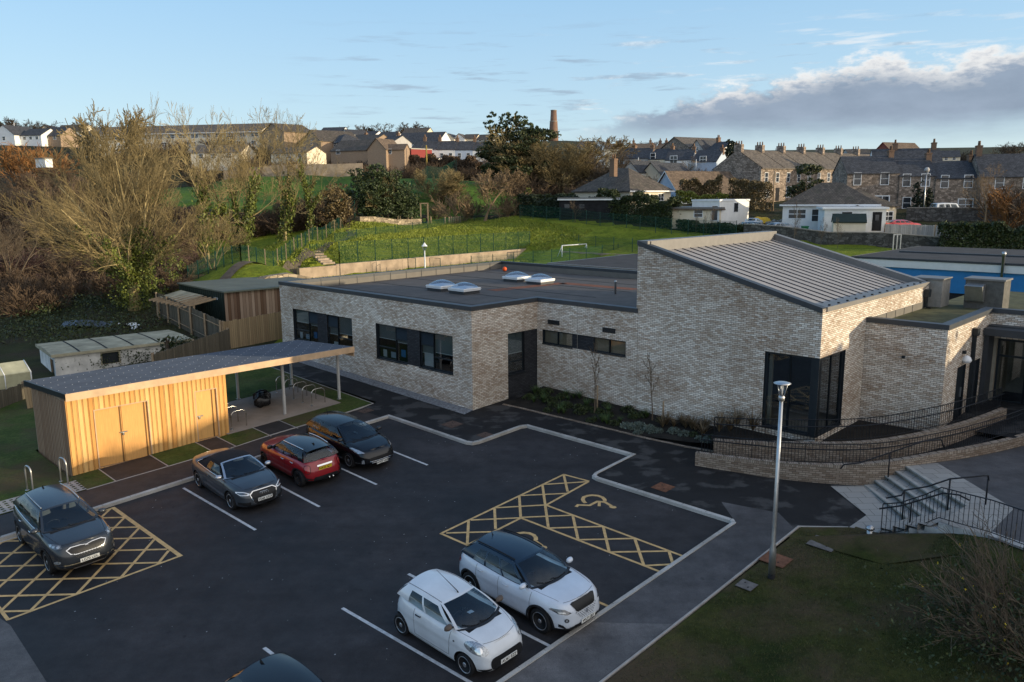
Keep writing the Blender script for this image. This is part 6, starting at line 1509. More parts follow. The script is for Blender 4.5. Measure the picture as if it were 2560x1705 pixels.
def bare_tree(seed,h,spread=1.0,stems=1,maxlev=4,n=(7,6,5,4),rmin=.012,up=.05,ang=(28,60),lean=0,r0=None,start=.3,wob=.12,lr=.62):
 t=Tree(seed);P=dict(wob=wob,up=up,taper=.35,rmin=rmin,n=n,start=start,ang=ang,rr=.55,lr=lr,flare=stems==1)
 for i in range(stems):
  a=2*math.pi*i/stems+t.r.uniform(-.4,.4);tl=(spread*t.r.uniform(.35,.75))if stems>1 else lean
  d=Vector((math.cos(a)*tl,math.sin(a)*tl,1));d.normalize()
  t.branch(Vector((math.cos(a)*.15*(stems>1),math.sin(a)*.15*(stems>1),-.2)),d,h*(t.r.uniform(.55,.72)if stems>1 else .68),(r0 or h*.022)*(1 if stems==1 else t.r.uniform(.6,1)),0,maxlev,P)
 return t
TREES={}
def tree_thing(name,label,cat,loc,mesh_parts,rotz=0,scale=1,group=None):
 t=thing(name,label,cat,loc,rotz,group);t.scale=(scale,)*3 if not hasattr(scale,'__len__')else scale
 for pn,me in mesh_parts:link(pn,me,t)
 return t
def norm_h(t,h):
 z=max(v.z for v in t.V);return h/z
def ivy_on(t,seed,zmax,dens,size=.07,rad_=.25,minr=.0):
 rg=np.random.default_rng(seed);C=[]
 for pts,rads in t.limbs:
  for a,b,ra in zip(pts,pts[1:],rads):
   if(a.z+b.z)/2>zmax*rg.uniform(.6,1.1)or ra<minr:continue
   L=(b-a).length;k=int(L*dens*(1-.5*a.z/zmax));q=rg.uniform(size=(k,1));c=np.array(a)*(1-q)+np.array(b)*q
   C.append(c+rg.normal(size=(k,3))*(ra+rad_*.5*rg.uniform(.5,1.2)))
 C=np.concatenate(C);return tri_leaves(len(C),C,size,rg)
def crown_leaves(seed,lobes,per,size,shell=.75,flat=.3):
 """lobes: (centre, radii); leaves lie mostly near each lobe's surface, in clumps"""
 rg=np.random.default_rng(seed);C=[]
 for c,r_ in lobes:
  k=int(per*(r_[0]*r_[1]*r_[2])**.667);d=rg.normal(size=(max(4,k//14),3));d/=np.linalg.norm(d,axis=1)[:,None]
  cl=d*rg.uniform(shell,1.08,(len(d),1));idx=rg.integers(0,len(cl),k)
  C.append(np.array(c)+(cl[idx]+rg.normal(size=(k,3))*.11)*np.array(r_))
 C=np.concatenate(C);return tri_leaves(len(C),C,size,rg,flat)
def evergreen(seed,h,w,leaf,size=.16,per=260,trunk=.12,base=.12,mt='bark_dark',nl=14,taper=.6):
 R=random.Random(seed);lobes=[];t=Tree(seed)
 for i in range(nl):
  z=h*(base+(1-base)*(i+.5)/nl*.95);rr_=w*(1-taper*((i+.5)/nl)**1.6)*R.uniform(.35,.62);a=R.uniform(0,6.28);off=w*(1-taper*((i+.5)/nl))*R.uniform(.25,.55)
  c=Vector((math.cos(a)*off,math.sin(a)*off,z));lobes.append((c,(rr_,rr_,rr_*R.uniform(.55,.8))))
  t.seg([Vector((0,0,z*.6)),c*.6+Vector((0,0,z*.3)),c],[.06,.04,.02],4)
 t.seg([Vector((0,0,-.3)),Vector((0,0,h*.5)),Vector((0,0,h*.92))],[trunk*1.3,trunk,trunk*.3],6)
 V,F=crown_leaves(seed,lobes,per,size);return npmesh('crown',V,F,leaf),t.mesh('trunk',mt)
def twig_bush(seed,h,w,stems=26,rmin=.008,lev=2,n=(6,5),bend=.12):
 t=Tree(seed);P=dict(wob=bend,up=.02,taper=.4,rmin=rmin,n=n,start=.15,ang=(20,55),rr=.6,lr=.5)
 for i in range(stems):
  a=t.r.uniform(0,6.283);q=t.r.random()**.5;d=Vector((math.cos(a)*q*w/h,math.sin(a)*q*w/h,1));d.normalize()
  t.branch(Vector((math.cos(a)*q*w*.25,math.sin(a)*q*w*.25,-.1)),d,h*t.r.uniform(.6,1.0),rmin*2.2,0,lev,P)
 return t
def npcat(parts):
 V,F,o=[],[],0
 for v,f in parts:V.append(v);F.append(f+o);o+=len(v)
 return np.concatenate(V),np.concatenate(F)
def tarr(t):return np.array([tuple(v)for v in t.V],np.float32),np.array(t.F,np.int32)
p=gnd(338,784,60)
P=dict(wob=.09,up=.035,taper=.30,rmin=.0095,n=(11,8,6,4),start=.14,ang=(20,50),rr=.46,lr=.52)
dirs=[(-.95,.1,.8),(-.75,-.5,1.0),(-.42,.35,1.35),(-.12,-.2,1.6),(.12,.4,1.5),(.38,-.1,1.3),(.62,.3,1.1),(.9,-.2,.8),(1.1,.2,.6),(-1.15,-.1,.6),(-.3,-.8,.9),(.3,-.8,.85),(-.05,.1,1.7),(.2,-.3,1.6),(-.6,.1,1.4)]
t=Tree(11);tw=Tree(12)
t.seg([Vector((0,0,-.4)),Vector((.05,0,1.4)),Vector((.1,0,3.4))],[.55,.40,.30],8);t.limbs.append(([Vector((0,0,0)),Vector((.05,0,1.3)),Vector((.1,0,2.6))],[.6,.5,.42]))
_seg=t.seg
def seg2(pts,rads,n):(_seg if rads[0]>.035 else tw.seg)(pts,rads,n)
t.seg=seg2
for i,d in enumerate(dirs):
 v=Vector(d).normalized();t.branch(Vector((.08,0,2.0+t.r.random()*1.5)),v,t.r.uniform(7.0,8.8)*(.74 if abs(d[0])>.8 else 1),t.r.uniform(.10,.18),0,3,P)
root=tree_thing('ivy_tree','wide many stemmed bare tree with ivy covered trunk behind the white hut','tree',p,[('branches',t.mesh('branches','bark_pale')),('twigs',tw.mesh('twigs','twig_olive'))])
V,F=ivy_on(t,3,6.0,230,.085,.26,.06);link('ivy',npmesh('ivy',V,F,'ivy'),root)
V,F=crown_leaves(5,[(Vector((.5,-.5,1.4)),(1.1,.9,1.3)),(Vector((-.9,-.3,1.1)),(.8,.8,.9)),(Vector((1.9,-.4,1.6)),(.9,.7,.8)),(Vector((.9,0,3.2)),(1.0,.8,1.4)),(Vector((1.2,0,4.8)),(.9,.7,1.2)),(Vector((3.2,0,3.6)),(.8,.6,1.2)),(Vector((.2,0,5.6)),(.5,.5,1.2))],800,.085);link('ivy',npmesh('ivy',V,F,'ivy'),root)
PROT=[bare_tree(21,12,n=(9,6,5,4),up=.06,r0=.2),bare_tree(22,12,n=(8,6,5,4),up=.03,ang=(30,70),r0=.2),bare_tree(23,12,stems=4,spread=.8,n=(7,6,5,3),up=.05,r0=.17),bare_tree(24,12,stems=6,spread=.6,n=(7,6,5),maxlev=3,up=.08,rmin=.016,ang=(15,40),r0=.13),bare_tree(25,12,n=(11,8,6,4),up=.03,rmin=.028,ang=(30,65),r0=.22,start=.2),bare_tree(26,12,stems=5,spread=.7,n=(9,7,6,3),up=.05,rmin=.028,r0=.17)]
PH=[norm_h(t,1.0)for t in PROT]
PMESH={}
def bare(proto,mt):
 if(proto,mt)not in PMESH:PMESH[(proto,mt)]=PROT[proto].mesh('branches',mt)
 return PMESH[(proto,mt)]
def put_bare(label,u,v,Y,vtop,proto,mt,wide=1.0,name='bare_tree',group=None,ivy=0,rot=None):
 g=gnd(u,v,Y);top=at(u,vtop,Y).z;h=max(2.0,top-g.z);s=h*PH[proto]
 root=tree_thing(name,label,'tree',g,[('branches',bare(proto,mt))],rnd.uniform(0,6.28)if rot is None else rot,(s*wide,s*wide,s),group)
 if ivy:
  key=('ivy',proto)
  if key not in PMESH:V,F=ivy_on(PROT[proto],proto,6.5,190,.13,.34,.05);PMESH[key]=npmesh('ivy',V,F,'ivy')
  link('ivy',PMESH[key],root)
 return root
put_bare('tall bare tree with a dense grey crown rising behind the ivy clad tree',285,640,84,243,4,'twig_olive',.62)
put_bare('slender bare tree with an open crown right of the dense grey crown',395,610,92,232,3,'twig_olive',.55)
put_bare('bare tree with bright sunlit limbs and an ivied trunk left of the path',515,590,84,250,0,'bark_pale',.8,ivy=1)
put_bare('bare tree with a tall forked crown in the middle of the ivied group',600,580,88,236,2,'twig_olive',.7,ivy=1)
put_bare('bare tree with a thick ivied trunk standing by the path fence',709,563,95,262,0,'bark_pale',.75,ivy=1)
put_bare('bare tree with an ivied trunk beside the rust coloured bush',778,558,97,285,1,'twig_olive',.6,ivy=1)
put_bare('bushy bare tree low on the left behind the brambles',170,620,84,430,2,'twig_olive',1.0)
put_bare('grey bare tree at the left edge of the wood',60,620,95,415,1,'bark_grey',1.0)
put_bare('low spreading bare tree at the left edge beside the brambles',20,700,70,505,2,'bark_grey',1.3)
put_bare('bare tree leaning over the fence beside the container',530,650,72,500,2,'twig_olive',1.2)
put_bare('small pale bare tree on the bank above the football goal',1212,533,116,418,4,'twig_tan',1.15)
put_bare('round tan bare tree beside the stone terrace hedge',1108,520,128,412,5,'twig_olive',1.3)
put_bare('small bare fruit tree in front of the dark garage hedge',1438,552,109,498,1,'bark_grey',.9)
put_bare('bare tree group, the left tall one in front of the brick chimney stack',1345,470,150,330,5,'twig_olive',1.38)
put_bare('bare tree group, the broad one right of the brick chimney stack',1445,470,155,336,4,'twig_olive',1.44)
put_bare('bare tree group, the upright one between evergreen and chimney stack',1400,475,148,345,5,'twig_olive',1.0)
put_bare('bare tree group, the darker one left of the bungalow chimney',1492,470,150,362,5,'bark_grey',1.12)
put_bare('pale bare tree with spreading limbs in front of the right hand terrace',2462,560,93,402,1,'twig_tan',.95)
put_bare('grey bare tree at the right edge in front of the terrace',2545,545,97,440,2,'bark_grey',.9)
put_bare('bare tree behind the tan brick houses, in front of the low gable',905,412,205,340,2,'twig_brown',.9)
put_bare('round grey bare tree on the skyline above the brick houses',880,345,330,312,4,'bark_grey',1.1)
put_bare('wide flat topped bare tree on the skyline right of the houses',960,345,330,306,4,'bark_dark',1.7)
put_bare('round bare tree on the skyline at far left',65,335,300,296,4,'bark_dark',1.2)
put_bare('low wide bare tree on the skyline left of the long roof',148,330,300,298,4,'bark_dark',1.6)
put_bare('small bare tree on the skyline above the white terrace chimneys',1602,372,300,351,4,'bark_dark',1.7)
put_bare('big bare tree on the skyline at the right edge',2520,396,280,352,4,'bark_grey',1.6)
put_bare('bare tree on the skyline between the white gable and the evergreen',1225,372,320,340,4,'bark_dark',1.5)
put_bare('small bare garden tree in front of the blue house',1720,455,165,385,2,'twig_tan',.8)
put_bare('small bare tree against the tan brick gable',952,420,190,372,1,'twig_brown',.8)
for i,(u,v,Y,vt,w)in enumerate(((1985,590,84,498,.3),(2052,595,83.5,540,.4),(2094,612,83,540,.35),(1738,585,98,520,.3),(1765,587,97,525,.3),(1782,585,97,515,.35))):
 put_bare('thin bare sapling before the garden wall, %s'%['left of the bungalow window','beside the green bin','in front of the small shed','leftmost by the white garage','middle one by the white garage','rightmost by the white garage'][i],u,v,Y,vt,1,'bark_grey',w,'sapling','saplings along the garden wall')
BUSH=[twig_bush(31,2.2,1.8,22,.012),twig_bush(32,2.0,2.2,26,.012),twig_bush(33,1.6,1.6,24,.010)]
BARR=[tarr(b)for b in BUSH]
def scatter(rg,pts,hs,k=3):
 o=[]
 for(x,y,z),h in zip(pts,hs):
  v,f=BARR[rg.integers(0,k)];a=rg.uniform(0,6.28);ca,sa=math.cos(a),math.sin(a);s=h/2.0
  w=np.stack([(v[:,0]*ca-v[:,1]*sa)*s*rg.uniform(.9,1.3),(v[:,0]*sa+v[:,1]*ca)*s*rg.uniform(.9,1.3),v[:,2]*s],1);o.append((w+np.array([x,y,z]),f))
 return npcat(o)
rg=np.random.default_rng(44)
def stuff(name,label,V,F,mt):o=link(name,npmesh(name,V,F,mt));o['label']=label;o['category']='scrub';o['kind']='stuff';return o
def band(n,u0,u1,v0,v1,z=None,Yf=None,jit=1.2):
 o=[]
 for i in range(n):
  u,v=rg.uniform(u0,u1),rg.uniform(v0,v1)
  if Yf is None:d=ray(u,v);q=ats(u,v);Y=q.y
  else:Y=Yf(u,v)
  g=gnd(u,v,Y);o.append((g.x,g.y,g.z-.1))
 return o
pts=band(210,-60,480,585,800)+band(60,300,640,560,620)
TB=gnd(338,784,60)
pts=[q for q in pts if not(math.hypot(q[0]-TB.x,q[1]-TB.y+2)<5.5)and not(-12.5<rf(q)[0]<-2.5 and 19<rf(q)[1]<27)and rf(q)[0]<14 and not(rf(q)[0]>-1.6 and rf(q)[1]<34)]
V,F=scatter(rg,pts,rg.uniform(1.0,2.6,len(pts)));stuff('bramble_thicket','tangle of brown winter brambles and scrub filling the left side',V,F,'twig_brown')
pts=band(60,-40,480,590,730);pts=[q for q in pts if not(-13<rf(q)[0]<-2.5 and 19<rf(q)[1]<27)]
pts=[q for q in pts if math.hypot(q[0]-TB.x,q[1]-TB.y+2)>5]
V,F=scatter(rg,pts,rg.uniform(1.2,2.8,len(pts)));stuff('rust_thicket','reddish brown dead stems among the brambles',V,F,'twig_purple')
C=[]
for q in band(120,-40,420,640,870):
 if-12.6<rf(q)[0]<-2.4 and 18<rf(q)[1]<27.5 or rf(q)[1]<12:continue
 k=130;C.append(np.array(q)+rg.normal(size=(k,3))*np.array([.8,.8,.3])+np.array([0,0,.35]))
C=np.concatenate(C);V,F=tri_leaves(len(C),C,.08,rg);stuff('ground_ivy','dark green ivy and bramble leaves over the ground at left',V,F,'hedge')
pts=band(110,-60,360,470,600,Yf=lambda u,v:128-(v-470)*.28)
V,F=scatter(rg,pts,rg.uniform(2.5,5.5,len(pts)));stuff('winter_wood','mass of brown leafless scrub on the slope at left',V,F,'twig_brown')
pts=band(48,470,850,490,560,Yf=lambda u,v:112-(v-470)*.1)
V,F=scatter(rg,pts,rg.uniform(1.8,4,len(pts)));stuff('winter_wood','brown scrub under the ivied trees along the path',V,F,'twig_brown')
pts=band(150,600,1260,398,432,Yf=lambda u,v:225-(v-398)*1.6)+band(60,1290,1800,425,470,Yf=lambda u,v:178-(v-425)*.9)+band(50,0,620,385,440,Yf=lambda u,v:225-(v-385)*1.3)
V,F=scatter(rg,pts,rg.uniform(2.0,4.6,len(pts)));stuff('garden_scrub','brown leafless garden scrub between the houses on the hill',V,F,'twig_brown')
pts=band(80,560,2560,350,392,Yf=lambda u,v:330-(v-350)*1.5)
V,F=scatter(rg,pts,rg.uniform(3,6.5,len(pts)));stuff('skyline_wood','dark brown trees and scrub along the skyline',V,F,'bark_dark')
def leaf_thing(name,label,u,v,Y,vtop,wide,leaf,seed,size=.16,per=260,**k):
 g=gnd(u,v,Y);h=at(u,vtop,Y).z-g.z;c,t=evergreen(seed,h,wide,leaf,size,per,**k)
 return tree_thing(name,label,'bush' if 'bush' in name else 'tree',g,[('crown',c),('trunk',t)])
leaf_thing('rust_bush','tall rust coloured bush left of the green gate',838,556,103,462,2.9,'rustleaf',51,.14,420,taper=.35)
leaf_thing('holly_tree','dense dark evergreen tree right of the green gate, left half',925,556,112,415,3.8,'holly',52,.15,420,taper=.3,nl=16)
leaf_thing('holly_tree','dense dark evergreen tree right of the green gate, right half',995,553,114,428,3.6,'holly',53,.15,420,taper=.3,nl=16)
put_bare('bare pale limbs rising through the dark evergreens by the gate',965,548,112.5,418,3,'bark_pale',.8)
g=gnd(1288,478,150);h=at(1280,283,150).z-g.z;lob=[];R=random.Random(9);t=bare_tree(61,h,n=(9,6,4),maxlev=3,rmin=.02,up=.02,ang=(35,75),start=.35)
for i in range(38):
 z=h*R.uniform(.25,.76);a=R.uniform(0,6.28);o=6.0*(1-.45*abs(z/h-.5))*R.uniform(.2,1);lob.append((Vector((math.cos(a)*o,math.sin(a)*o,z)),(R.uniform(1.5,2.6),)*2+(R.uniform(.6,1.1),)))
V,F=crown_leaves(61,lob,420,.22);cm=npmesh('crown',V,F,'conifer')
lob=[(Vector((dx,dy,h*z)),(r_,r_,r_*.7))for dx,dy,z,r_ in((-4.2,0,.97,.9),(-4.6,0,.86,1.1),(-3.9,.3,.80,1.1),(-1.5,0,.93,1.3),(-.5,1,.85,1.6),(1.2,0,.90,1.3),(2.2,.5,.82,1.5),(3.6,0,.78,1.2),(-2.6,0,.82,1.3),(.4,-.5,.97,.8),(4.6,0,.74,.9))]
V,F=crown_leaves(62,lob,300,.2);tree_thing('evergreen_tree','tall dark evergreen with a ragged open top left of the chimney stack','tree',g,[('crown',cm),('branches',t.mesh('branches','bark_pale')),('crown',npmesh('crown',V,F,'holly'))],0,(h/(h),h/h,1))
g=gnd(2020,505,106);h=at(2020,408,106).z-g.z;lob=[];R=random.Random(12)
for i in range(20):
 z=h*R.uniform(.28,.95);a=R.uniform(0,6.28);o=3.3*(1.05-z/h)**.6*R.uniform(.3,1);lob.append((Vector((math.cos(a)*o,math.sin(a)*o,z)),(R.uniform(.8,1.5),)*2+(R.uniform(.35,.6),)))
V,F=crown_leaves(71,lob,420,.15,flat=.6);tt=bare_tree(72,h*.9,n=(7,4),maxlev=2,rmin=.03,ang=(40,75));tree_thing('pine_tree','sunlit spreading pine in front of the stone terraces','tree',g,[('crown',npmesh('crown',V,F,'conifer')),('trunk',tt.mesh('trunk','bark_dark'))])
leaf_thing('cypress_tree','narrow dark cypress in front of the middle terrace house',2292,520,106,447,1.15,'cypress',73,.12,800,taper=.5,nl=18,base=.04)
leaf_thing('cypress_tree','broad dark cypress beside the narrow one at the terrace',2318,520,106.5,470,1.25,'cypress',74,.12,800,taper=.4,nl=16,base=.04)
leaf_thing('pine_tree','dark round pine on the skyline above the tan houses',740,345,300,308,3.2,'cypress',75,.3,260,base=.45)
leaf_thing('evergreen_tree','dark evergreen clump on the skyline beside the flat topped bare tree',930,345,325,316,4.0,'cypress',76,.3,260,base=.2)
leaf_thing('evergreen_tree','dark evergreen behind the first stone terrace gable',1822,400,190,348,3.2,'cypress',77,.25,300,base=.2)
leaf_thing('evergreen_tree','dark evergreen at the left edge of the skyline',0,340,300,296,3.2,'cypress',78,.3,260)
leaf_thing('garden_bush','golden green bush at the left end of the fence below the evergreen',1317,487,126,466,1.8,'hedge_yel',79,.14,360,base=.02)
leaf_thing('garden_bush','dark bush behind the white hut roof beside the timber fence',420,895,44,835,1.0,'hedge',80,.09,900,base=.02)
def hedge_run(name,label,line,hgt,wid,leaf,size=.13,dens=900):
 """line: (u, v, Y) points along the foot"""
 G_=[gnd(*q)for q in line];C=[]
 for a,b in zip(G_,G_[1:]):
  L=math.hypot(b.x-a.x,b.y-a.y);k=int(L*dens*(hgt+wid)/3);q=rg.uniform(size=(k,1));ctr=np.array(a)*(1-q)+np.array(b)*q
  n=Vector((b.y-a.y,a.x-b.x,0)).normalized();s=rg.uniform(-1,1,k);z=rg.uniform(0,1,k)**.8;f_=rg.uniform(size=k)
  s=np.where(f_<.55,np.sign(s)*(1-rg.uniform(0,.2,k)),s);z=np.where(f_>=.55,1-rg.uniform(0,.15,k),z)
  bumps=1+.16*np.sin(q[:,0]*L*1.3)+.1*np.sin(q[:,0]*L*3.1+1)
  C.append(ctr+np.stack([n.x*s*wid/2,n.y*s*wid/2,z*hgt*bumps],1)+rg.normal(size=(k,3))*.07)
 C=np.concatenate(C);V,F=tri_leaves(len(C),C,size,rg);o=link(name,npmesh(name,V,F,leaf));o.location=G_[0];o.data.transform(Matrix.Translation(-G_[0]));tag(o,label,'hedge');return o
hedge_run('hedge','dark clipped hedge in front of the low bungalow',[(1500,562,112),(1600,566,108),(1690,576,103)],3.3,1.8,'hedge')
hedge_run('hedge','low dark hedge and ivy below the flat roofed white garage',[(1700,578,102.5),(1780,586,98),(1870,594,94)],1.1,1.4,'hedge')
hedge_run('hedge','dark hedge and scrub beside the garage on the bank top',[(1300,540,117),(1400,546,114),(1500,556,112)],2.6,1.8,'cypress')
hedge_run('hedge','large dark evergreen hedge at the right end of the garden wall',[(2345,628,80),(2430,632,79),(2600,640,77)],2.5,2.2,'hedge',.13,1100)
hedge_run('hedge','bright green hedge between the bungalow and the white garage',[(1690,520,118),(1800,523,116),(1870,520,116)],1.5,1.4,'hedge_yel')
hedge_run('hedge','rust brown hedge behind the tan roof',[(1700,512,122),(1800,508,122)],3.2,1.8,'rustleaf')
hedge_run('hedge','dark brown hedge behind the bungalow beside the terrace gable',[(1825,520,116),(1880,525,114),(1920,528,112)],3.4,1.8,'rustleaf')
hedge_run('hedge','long low dark hedge at the foot of the white terrace',[(1020,435,190),(1120,436,186),(1200,438,182)],4.0,3,'twig_brown',.25,500)
hedge_run('hedge','dark clipped hedge behind the bungalow at its left',[(1340,488,128),(1400,487,128),(1462,484,128)],2.2,1.6,'hedge')
for i,(u,v,Y,h,lab)in enumerate(((1150,535,118,4.2,'tall tan leafless bush left of the small bank tree'),(1262,536,117,3.0,'tan leafless bush right of the small bank tree'),(1180,538,121,3.6,'brown leafless bush behind the small bank tree'),(1090,545,121,2.2,'low tan bush by the timber posts'),(1290,530,121,3.4,'dense brown bush at the top of the bank'),(1120,500,130,4.0,'brown bush on the slope behind the bank tree'),(2510,560,93,4.6,'reddish leafless bush below the right edge trees'),(2560,570,92,5,'dense brown bush at the right edge'),(1880,595,87,1.8,'low bare bush in front of the garden wall'),(1010,430,195,5,'brown bush in front of the red house'),(560,402,225,6,'bare bush in front of the long school block'),(430,400,222,6,'bare bush below the long school block at left'),(50,405,200,9,'orange brown bush below the far left houses'),(105,400,205,8,'orange brown bush right of the first one below the houses'))):
 m_='twig_tan' if 'tan' in lab else('twig_rust' if('red' in lab or 'orange' in lab)else 'twig_brown')
 key=('bush',i%3,m_)
 if key not in PMESH:PMESH[key]=BUSH[i%3].mesh('stems',m_)
 g=gnd(u,v,Y);s=h/2.0;tree_thing('bush',lab,'bush',g,[('stems',PMESH[key])],i*1.3,(s*1.1,s*1.1,s))
t=Tree(91);P=dict(wob=.10,up=.02,taper=.35,rmin=.0056,n=(7,6,4),start=.12,ang=(16,42),rr=.6,lr=.55)
for i in range(50):
 a=t.r.uniform(0,6.28);q=t.r.random()**.5;d=Vector((math.cos(a)*q*1.2-.45,math.sin(a)*q*1.1-.1,1));d.normalize();t.branch(Vector((math.cos(a)*q*.7,math.sin(a)*q*.7,-.1)),d,t.r.uniform(1.4,2.7),t.r.uniform(.010,.017),0,2,P)
sp_=ats(2590,1650);sp_.z=S(sp_.x,sp_.y)+.2
root=tree_thing('garden_shrub','bare twiggy shrub with a few yellow flowers at the lower right corner','shrub',sp_,[('stems',t.mesh('stems','bark_grey'))])
C=rg.normal(size=(9000,3))*np.array([1.3,1.1,.42])+np.array([-.1,0,.4]);V,F=tri_leaves(0,C,.045,rg);link('foliage',npmesh('foliage',V,F,'hedge'),root)
tp=[v for v in t.tips if v.z<1.9];C=np.array([tuple(tp[i])for i in range(0,len(tp),max(1,len(tp)//34))]);C=np.repeat(C,4,0)+rg.normal(size=(len(C)*4,3))*.02;V,F=tri_leaves(0,C,.022,rg);M['flower']=plain('yellow_flower',(.6,.42,.02),.6,0,.1);link('flowers',npmesh('flowers',V,F,'flower'),root)
for i,(r,f,h,sr,sf,sh,lab)in enumerate(((3.05,-4.7,3.3,3.3,-4.66,1.2,'young leafless tree with an oval crown tied to a stake by the long windows'),(4.2,-7.25,3.1,4.05,-7.66,.85,'young leafless tree against the blank brick wall beside a short stake'))):
 tt=bare_tree(101+i,3.3,n=(13,5,3),maxlev=2,rmin=.006,up=.14,ang=(18,42),r0=.028,start=.42,wob=.05,lr=.3);s=norm_h(tt,h)
 root=tree_thing('young_tree',lab,'tree',W(r-(.35 if i else 0),f,bedz(r,f)-.02),[('branches',tt.mesh('branches','bark_grey'))],0,s)
 mb=MB();mb.lathe([(.04,-.2),(.04,sh),(.02,sh+.02)],8);o=mb.build('stake','timber',None,W(sr,sf,bedz(sr,sf)));tag(o,['round timber stake tied to the young tree by the long windows','short round timber stake beside the young tree at the blank wall'][i],'stake')
PL=[]
def plant_mesh(kind,seed):
 r_=np.random.default_rng(seed)
 if kind=='blade':
  V,F=[],[]
  for i in range(70):
   a=r_.uniform(0,6.28);l=r_.uniform(.25,.5);b=r_.uniform(.3,.9);o=len(V);w=.012;ca,sa=math.cos(a),math.sin(a)
   for t_ in(0,.4,.75,1):x=l*b*t_**1.4;z=l*(t_-.45*b*t_*t_);V+=[(ca*x-sa*w*(1-t_),sa*x+ca*w*(1-t_),z),(ca*x+sa*w*(1-t_),sa*x-ca*w*(1-t_),z)]
   F+=[(o+2*k,o+2*k+1,o+2*k+3,o+2*k+2)for k in range(3)]
  return np.array(V),np.array(F)
 C=r_.normal(size=(420,3));C/=np.linalg.norm(C,axis=1)[:,None];C[:,2]=np.abs(C[:,2])*.8;C=C*r_.uniform(.6,1.0,(420,1))*.27;return tri_leaves(0,C,.03,r_)
pm_={}
for kd in('blade','ball'):
 for mt in('plantleaf','plantgrey','plantstraw','hedge'):V,F=plant_mesh(kd,7+len(pm_));pm_[(kd,mt)]=npmesh('leaves',V,F,mt)
KINDS=[('blade','plantleaf','tufted strap leaved plant'),('ball','hedge','low dark green cushion plant'),('ball','plantgrey','silvery grey cushion plant'),('blade','plantstraw','straw coloured grass')]
R=random.Random(17);cnt=0
for i in range(74):
 f=-.7-i*.135+R.uniform(-.1,.1);e=interp([(-b,a)for a,b in BEDF],-f)if False else None
 fr=[a for a,b in BEDF if b>=f][-1]if f>-10.9 else 2.7
 r=R.uniform(fr+.35,4.15);k=KINDS[3]if f<-7.6 and r>3.3 else(KINDS[2]if f<-6.3 and r<3.2 else KINDS[R.choice((0,1,0,1,1))])
 s=R.uniform(.75,1.35)*(1.35 if k[1]=='plantstraw' else 1)
 zone='near the dark brick panel' if f>-3 else('by the first young tree' if f>-6 else('between the two young trees' if f>-7.4 else 'at the ramp end of the bed'))
 o=link('bed_plant',pm_[k[:2]],None,W(r,f,bedz(r,f)-.02));o.scale=(s,)*3;o.rotation_euler.z=R.uniform(0,6);tag(o,'%s in the bed %s'%(k[2],zone),'plant','plants in the brick edged bed '+zone+' '+k[1].replace('plant',''))
for r,f,s,kd in((3.2,-11.3,2.2,3),(3.9,-11.9,2.4,3),(2.9,-11.0,1.8,3),(3.6,-10.7,2,3),(4.1,-11.1,2.2,3)):
 k=KINDS[kd];o=link('bed_plant',pm_[k[:2]],None,W(r,f,.85));o.scale=(s,)*3;o.rotation_euler.z=r*5;tag(o,'large straw coloured ornamental grass at the left end of the planter wall','plant','large ornamental grasses at the left end of the planter wall')
q=rg.uniform(size=(70000,2));rfp=np.stack([14+q[:,0]*44,38.5+q[:,1]*24],1);xy=np.stack([B0.x+RX.x*rfp[:,0]+FX.x*rfp[:,1],B0.y+RX.y*rfp[:,0]+FX.y*rfp[:,1]],1)
def blades_v(xy,z,hgt,mt,name,label,wid):
 k=len(xy);a=rg.uniform(0,6.28,k);h=hgt*rg.uniform(.5,1.4,k);lx,ly=rg.normal(size=k)*.45*h,rg.normal(size=k)*.45*h
 b=np.stack([xy[:,0],xy[:,1],z-.02],1);w=np.stack([np.cos(a)*wid,np.sin(a)*wid,0*a],1);tp_=b+np.stack([lx,ly,h],1)
 V=np.stack([b-w,b+w,tp_],1).reshape(-1,3);o=link(name,npmesh(name,V,np.arange(k*3).reshape(-1,3),mt));o['label']=label;o['category']='grass';o['kind']='stuff'
blades_v(xy,T(xy[:,0],xy[:,1]),.20,'bladegreen','bank_grass','long tufted grass on the sunlit bank',.045)
q=rg.uniform(size=(110000,2));rfp=np.stack([-16+q[:,0]**.6*15.8,-16.4-q[:,1]*12],1);rfp=rfp[~((rfp[:,0]>-1.2)&(rfp[:,1]>-17.3))];rfp=rfp[rfp[:,0]<np.where(rfp[:,1]>-21,-.1,-1.0)]
for(a,b,c,d)in((-2.2,-1.4,-17.6,-16.8),(-1.5,-1,-18.55,-18.05),(-4,-3.2,-17,-16.2),(-5.75,-5.2,-16.9,-16.4)):rfp=rfp[~((rfp[:,0]>a)&(rfp[:,0]<b)&(rfp[:,1]>c)&(rfp[:,1]<d))]
xy=np.stack([B0.x+RX.x*rfp[:,0]+FX.x*rfp[:,1],B0.y+RX.y*rfp[:,0]+FX.y*rfp[:,1]],1)
zz=np.array([lawnz(a,b)for a,b in rfp])
blades_v(xy,zz,.06,'bladelawn','lawn_grass','short winter grass of the front lawn',.008)
q=rg.uniform(size=(200,2));rr0,ff0=-19+q[:,0]*19,-14+q[:,1]*15.5;k_=~((rr0>-2.4)&(ff0<-8.4))&~((rr0>-3.2)&(ff0>-3.4));rr0,ff0=rr0[k_],ff0[k_];s0=rg.uniform(.006,.02,len(rr0));V=[]
for a,b,s_ in zip(rr0,ff0,s0):V+=[tuple(W(a+dx*s_,b+dy*s_,Srf(a,b)+.006))for dx,dy in((-1,-.6),(1,-.5),(.8,.7),(-.9,.5))]
o=link('grit',npmesh('grit',V,np.arange(len(V)).reshape(-1,4),'marking_white'));o['label']='pale grit and scraps scattered over the tarmac';o['category']='grit';o['kind']='stuff'
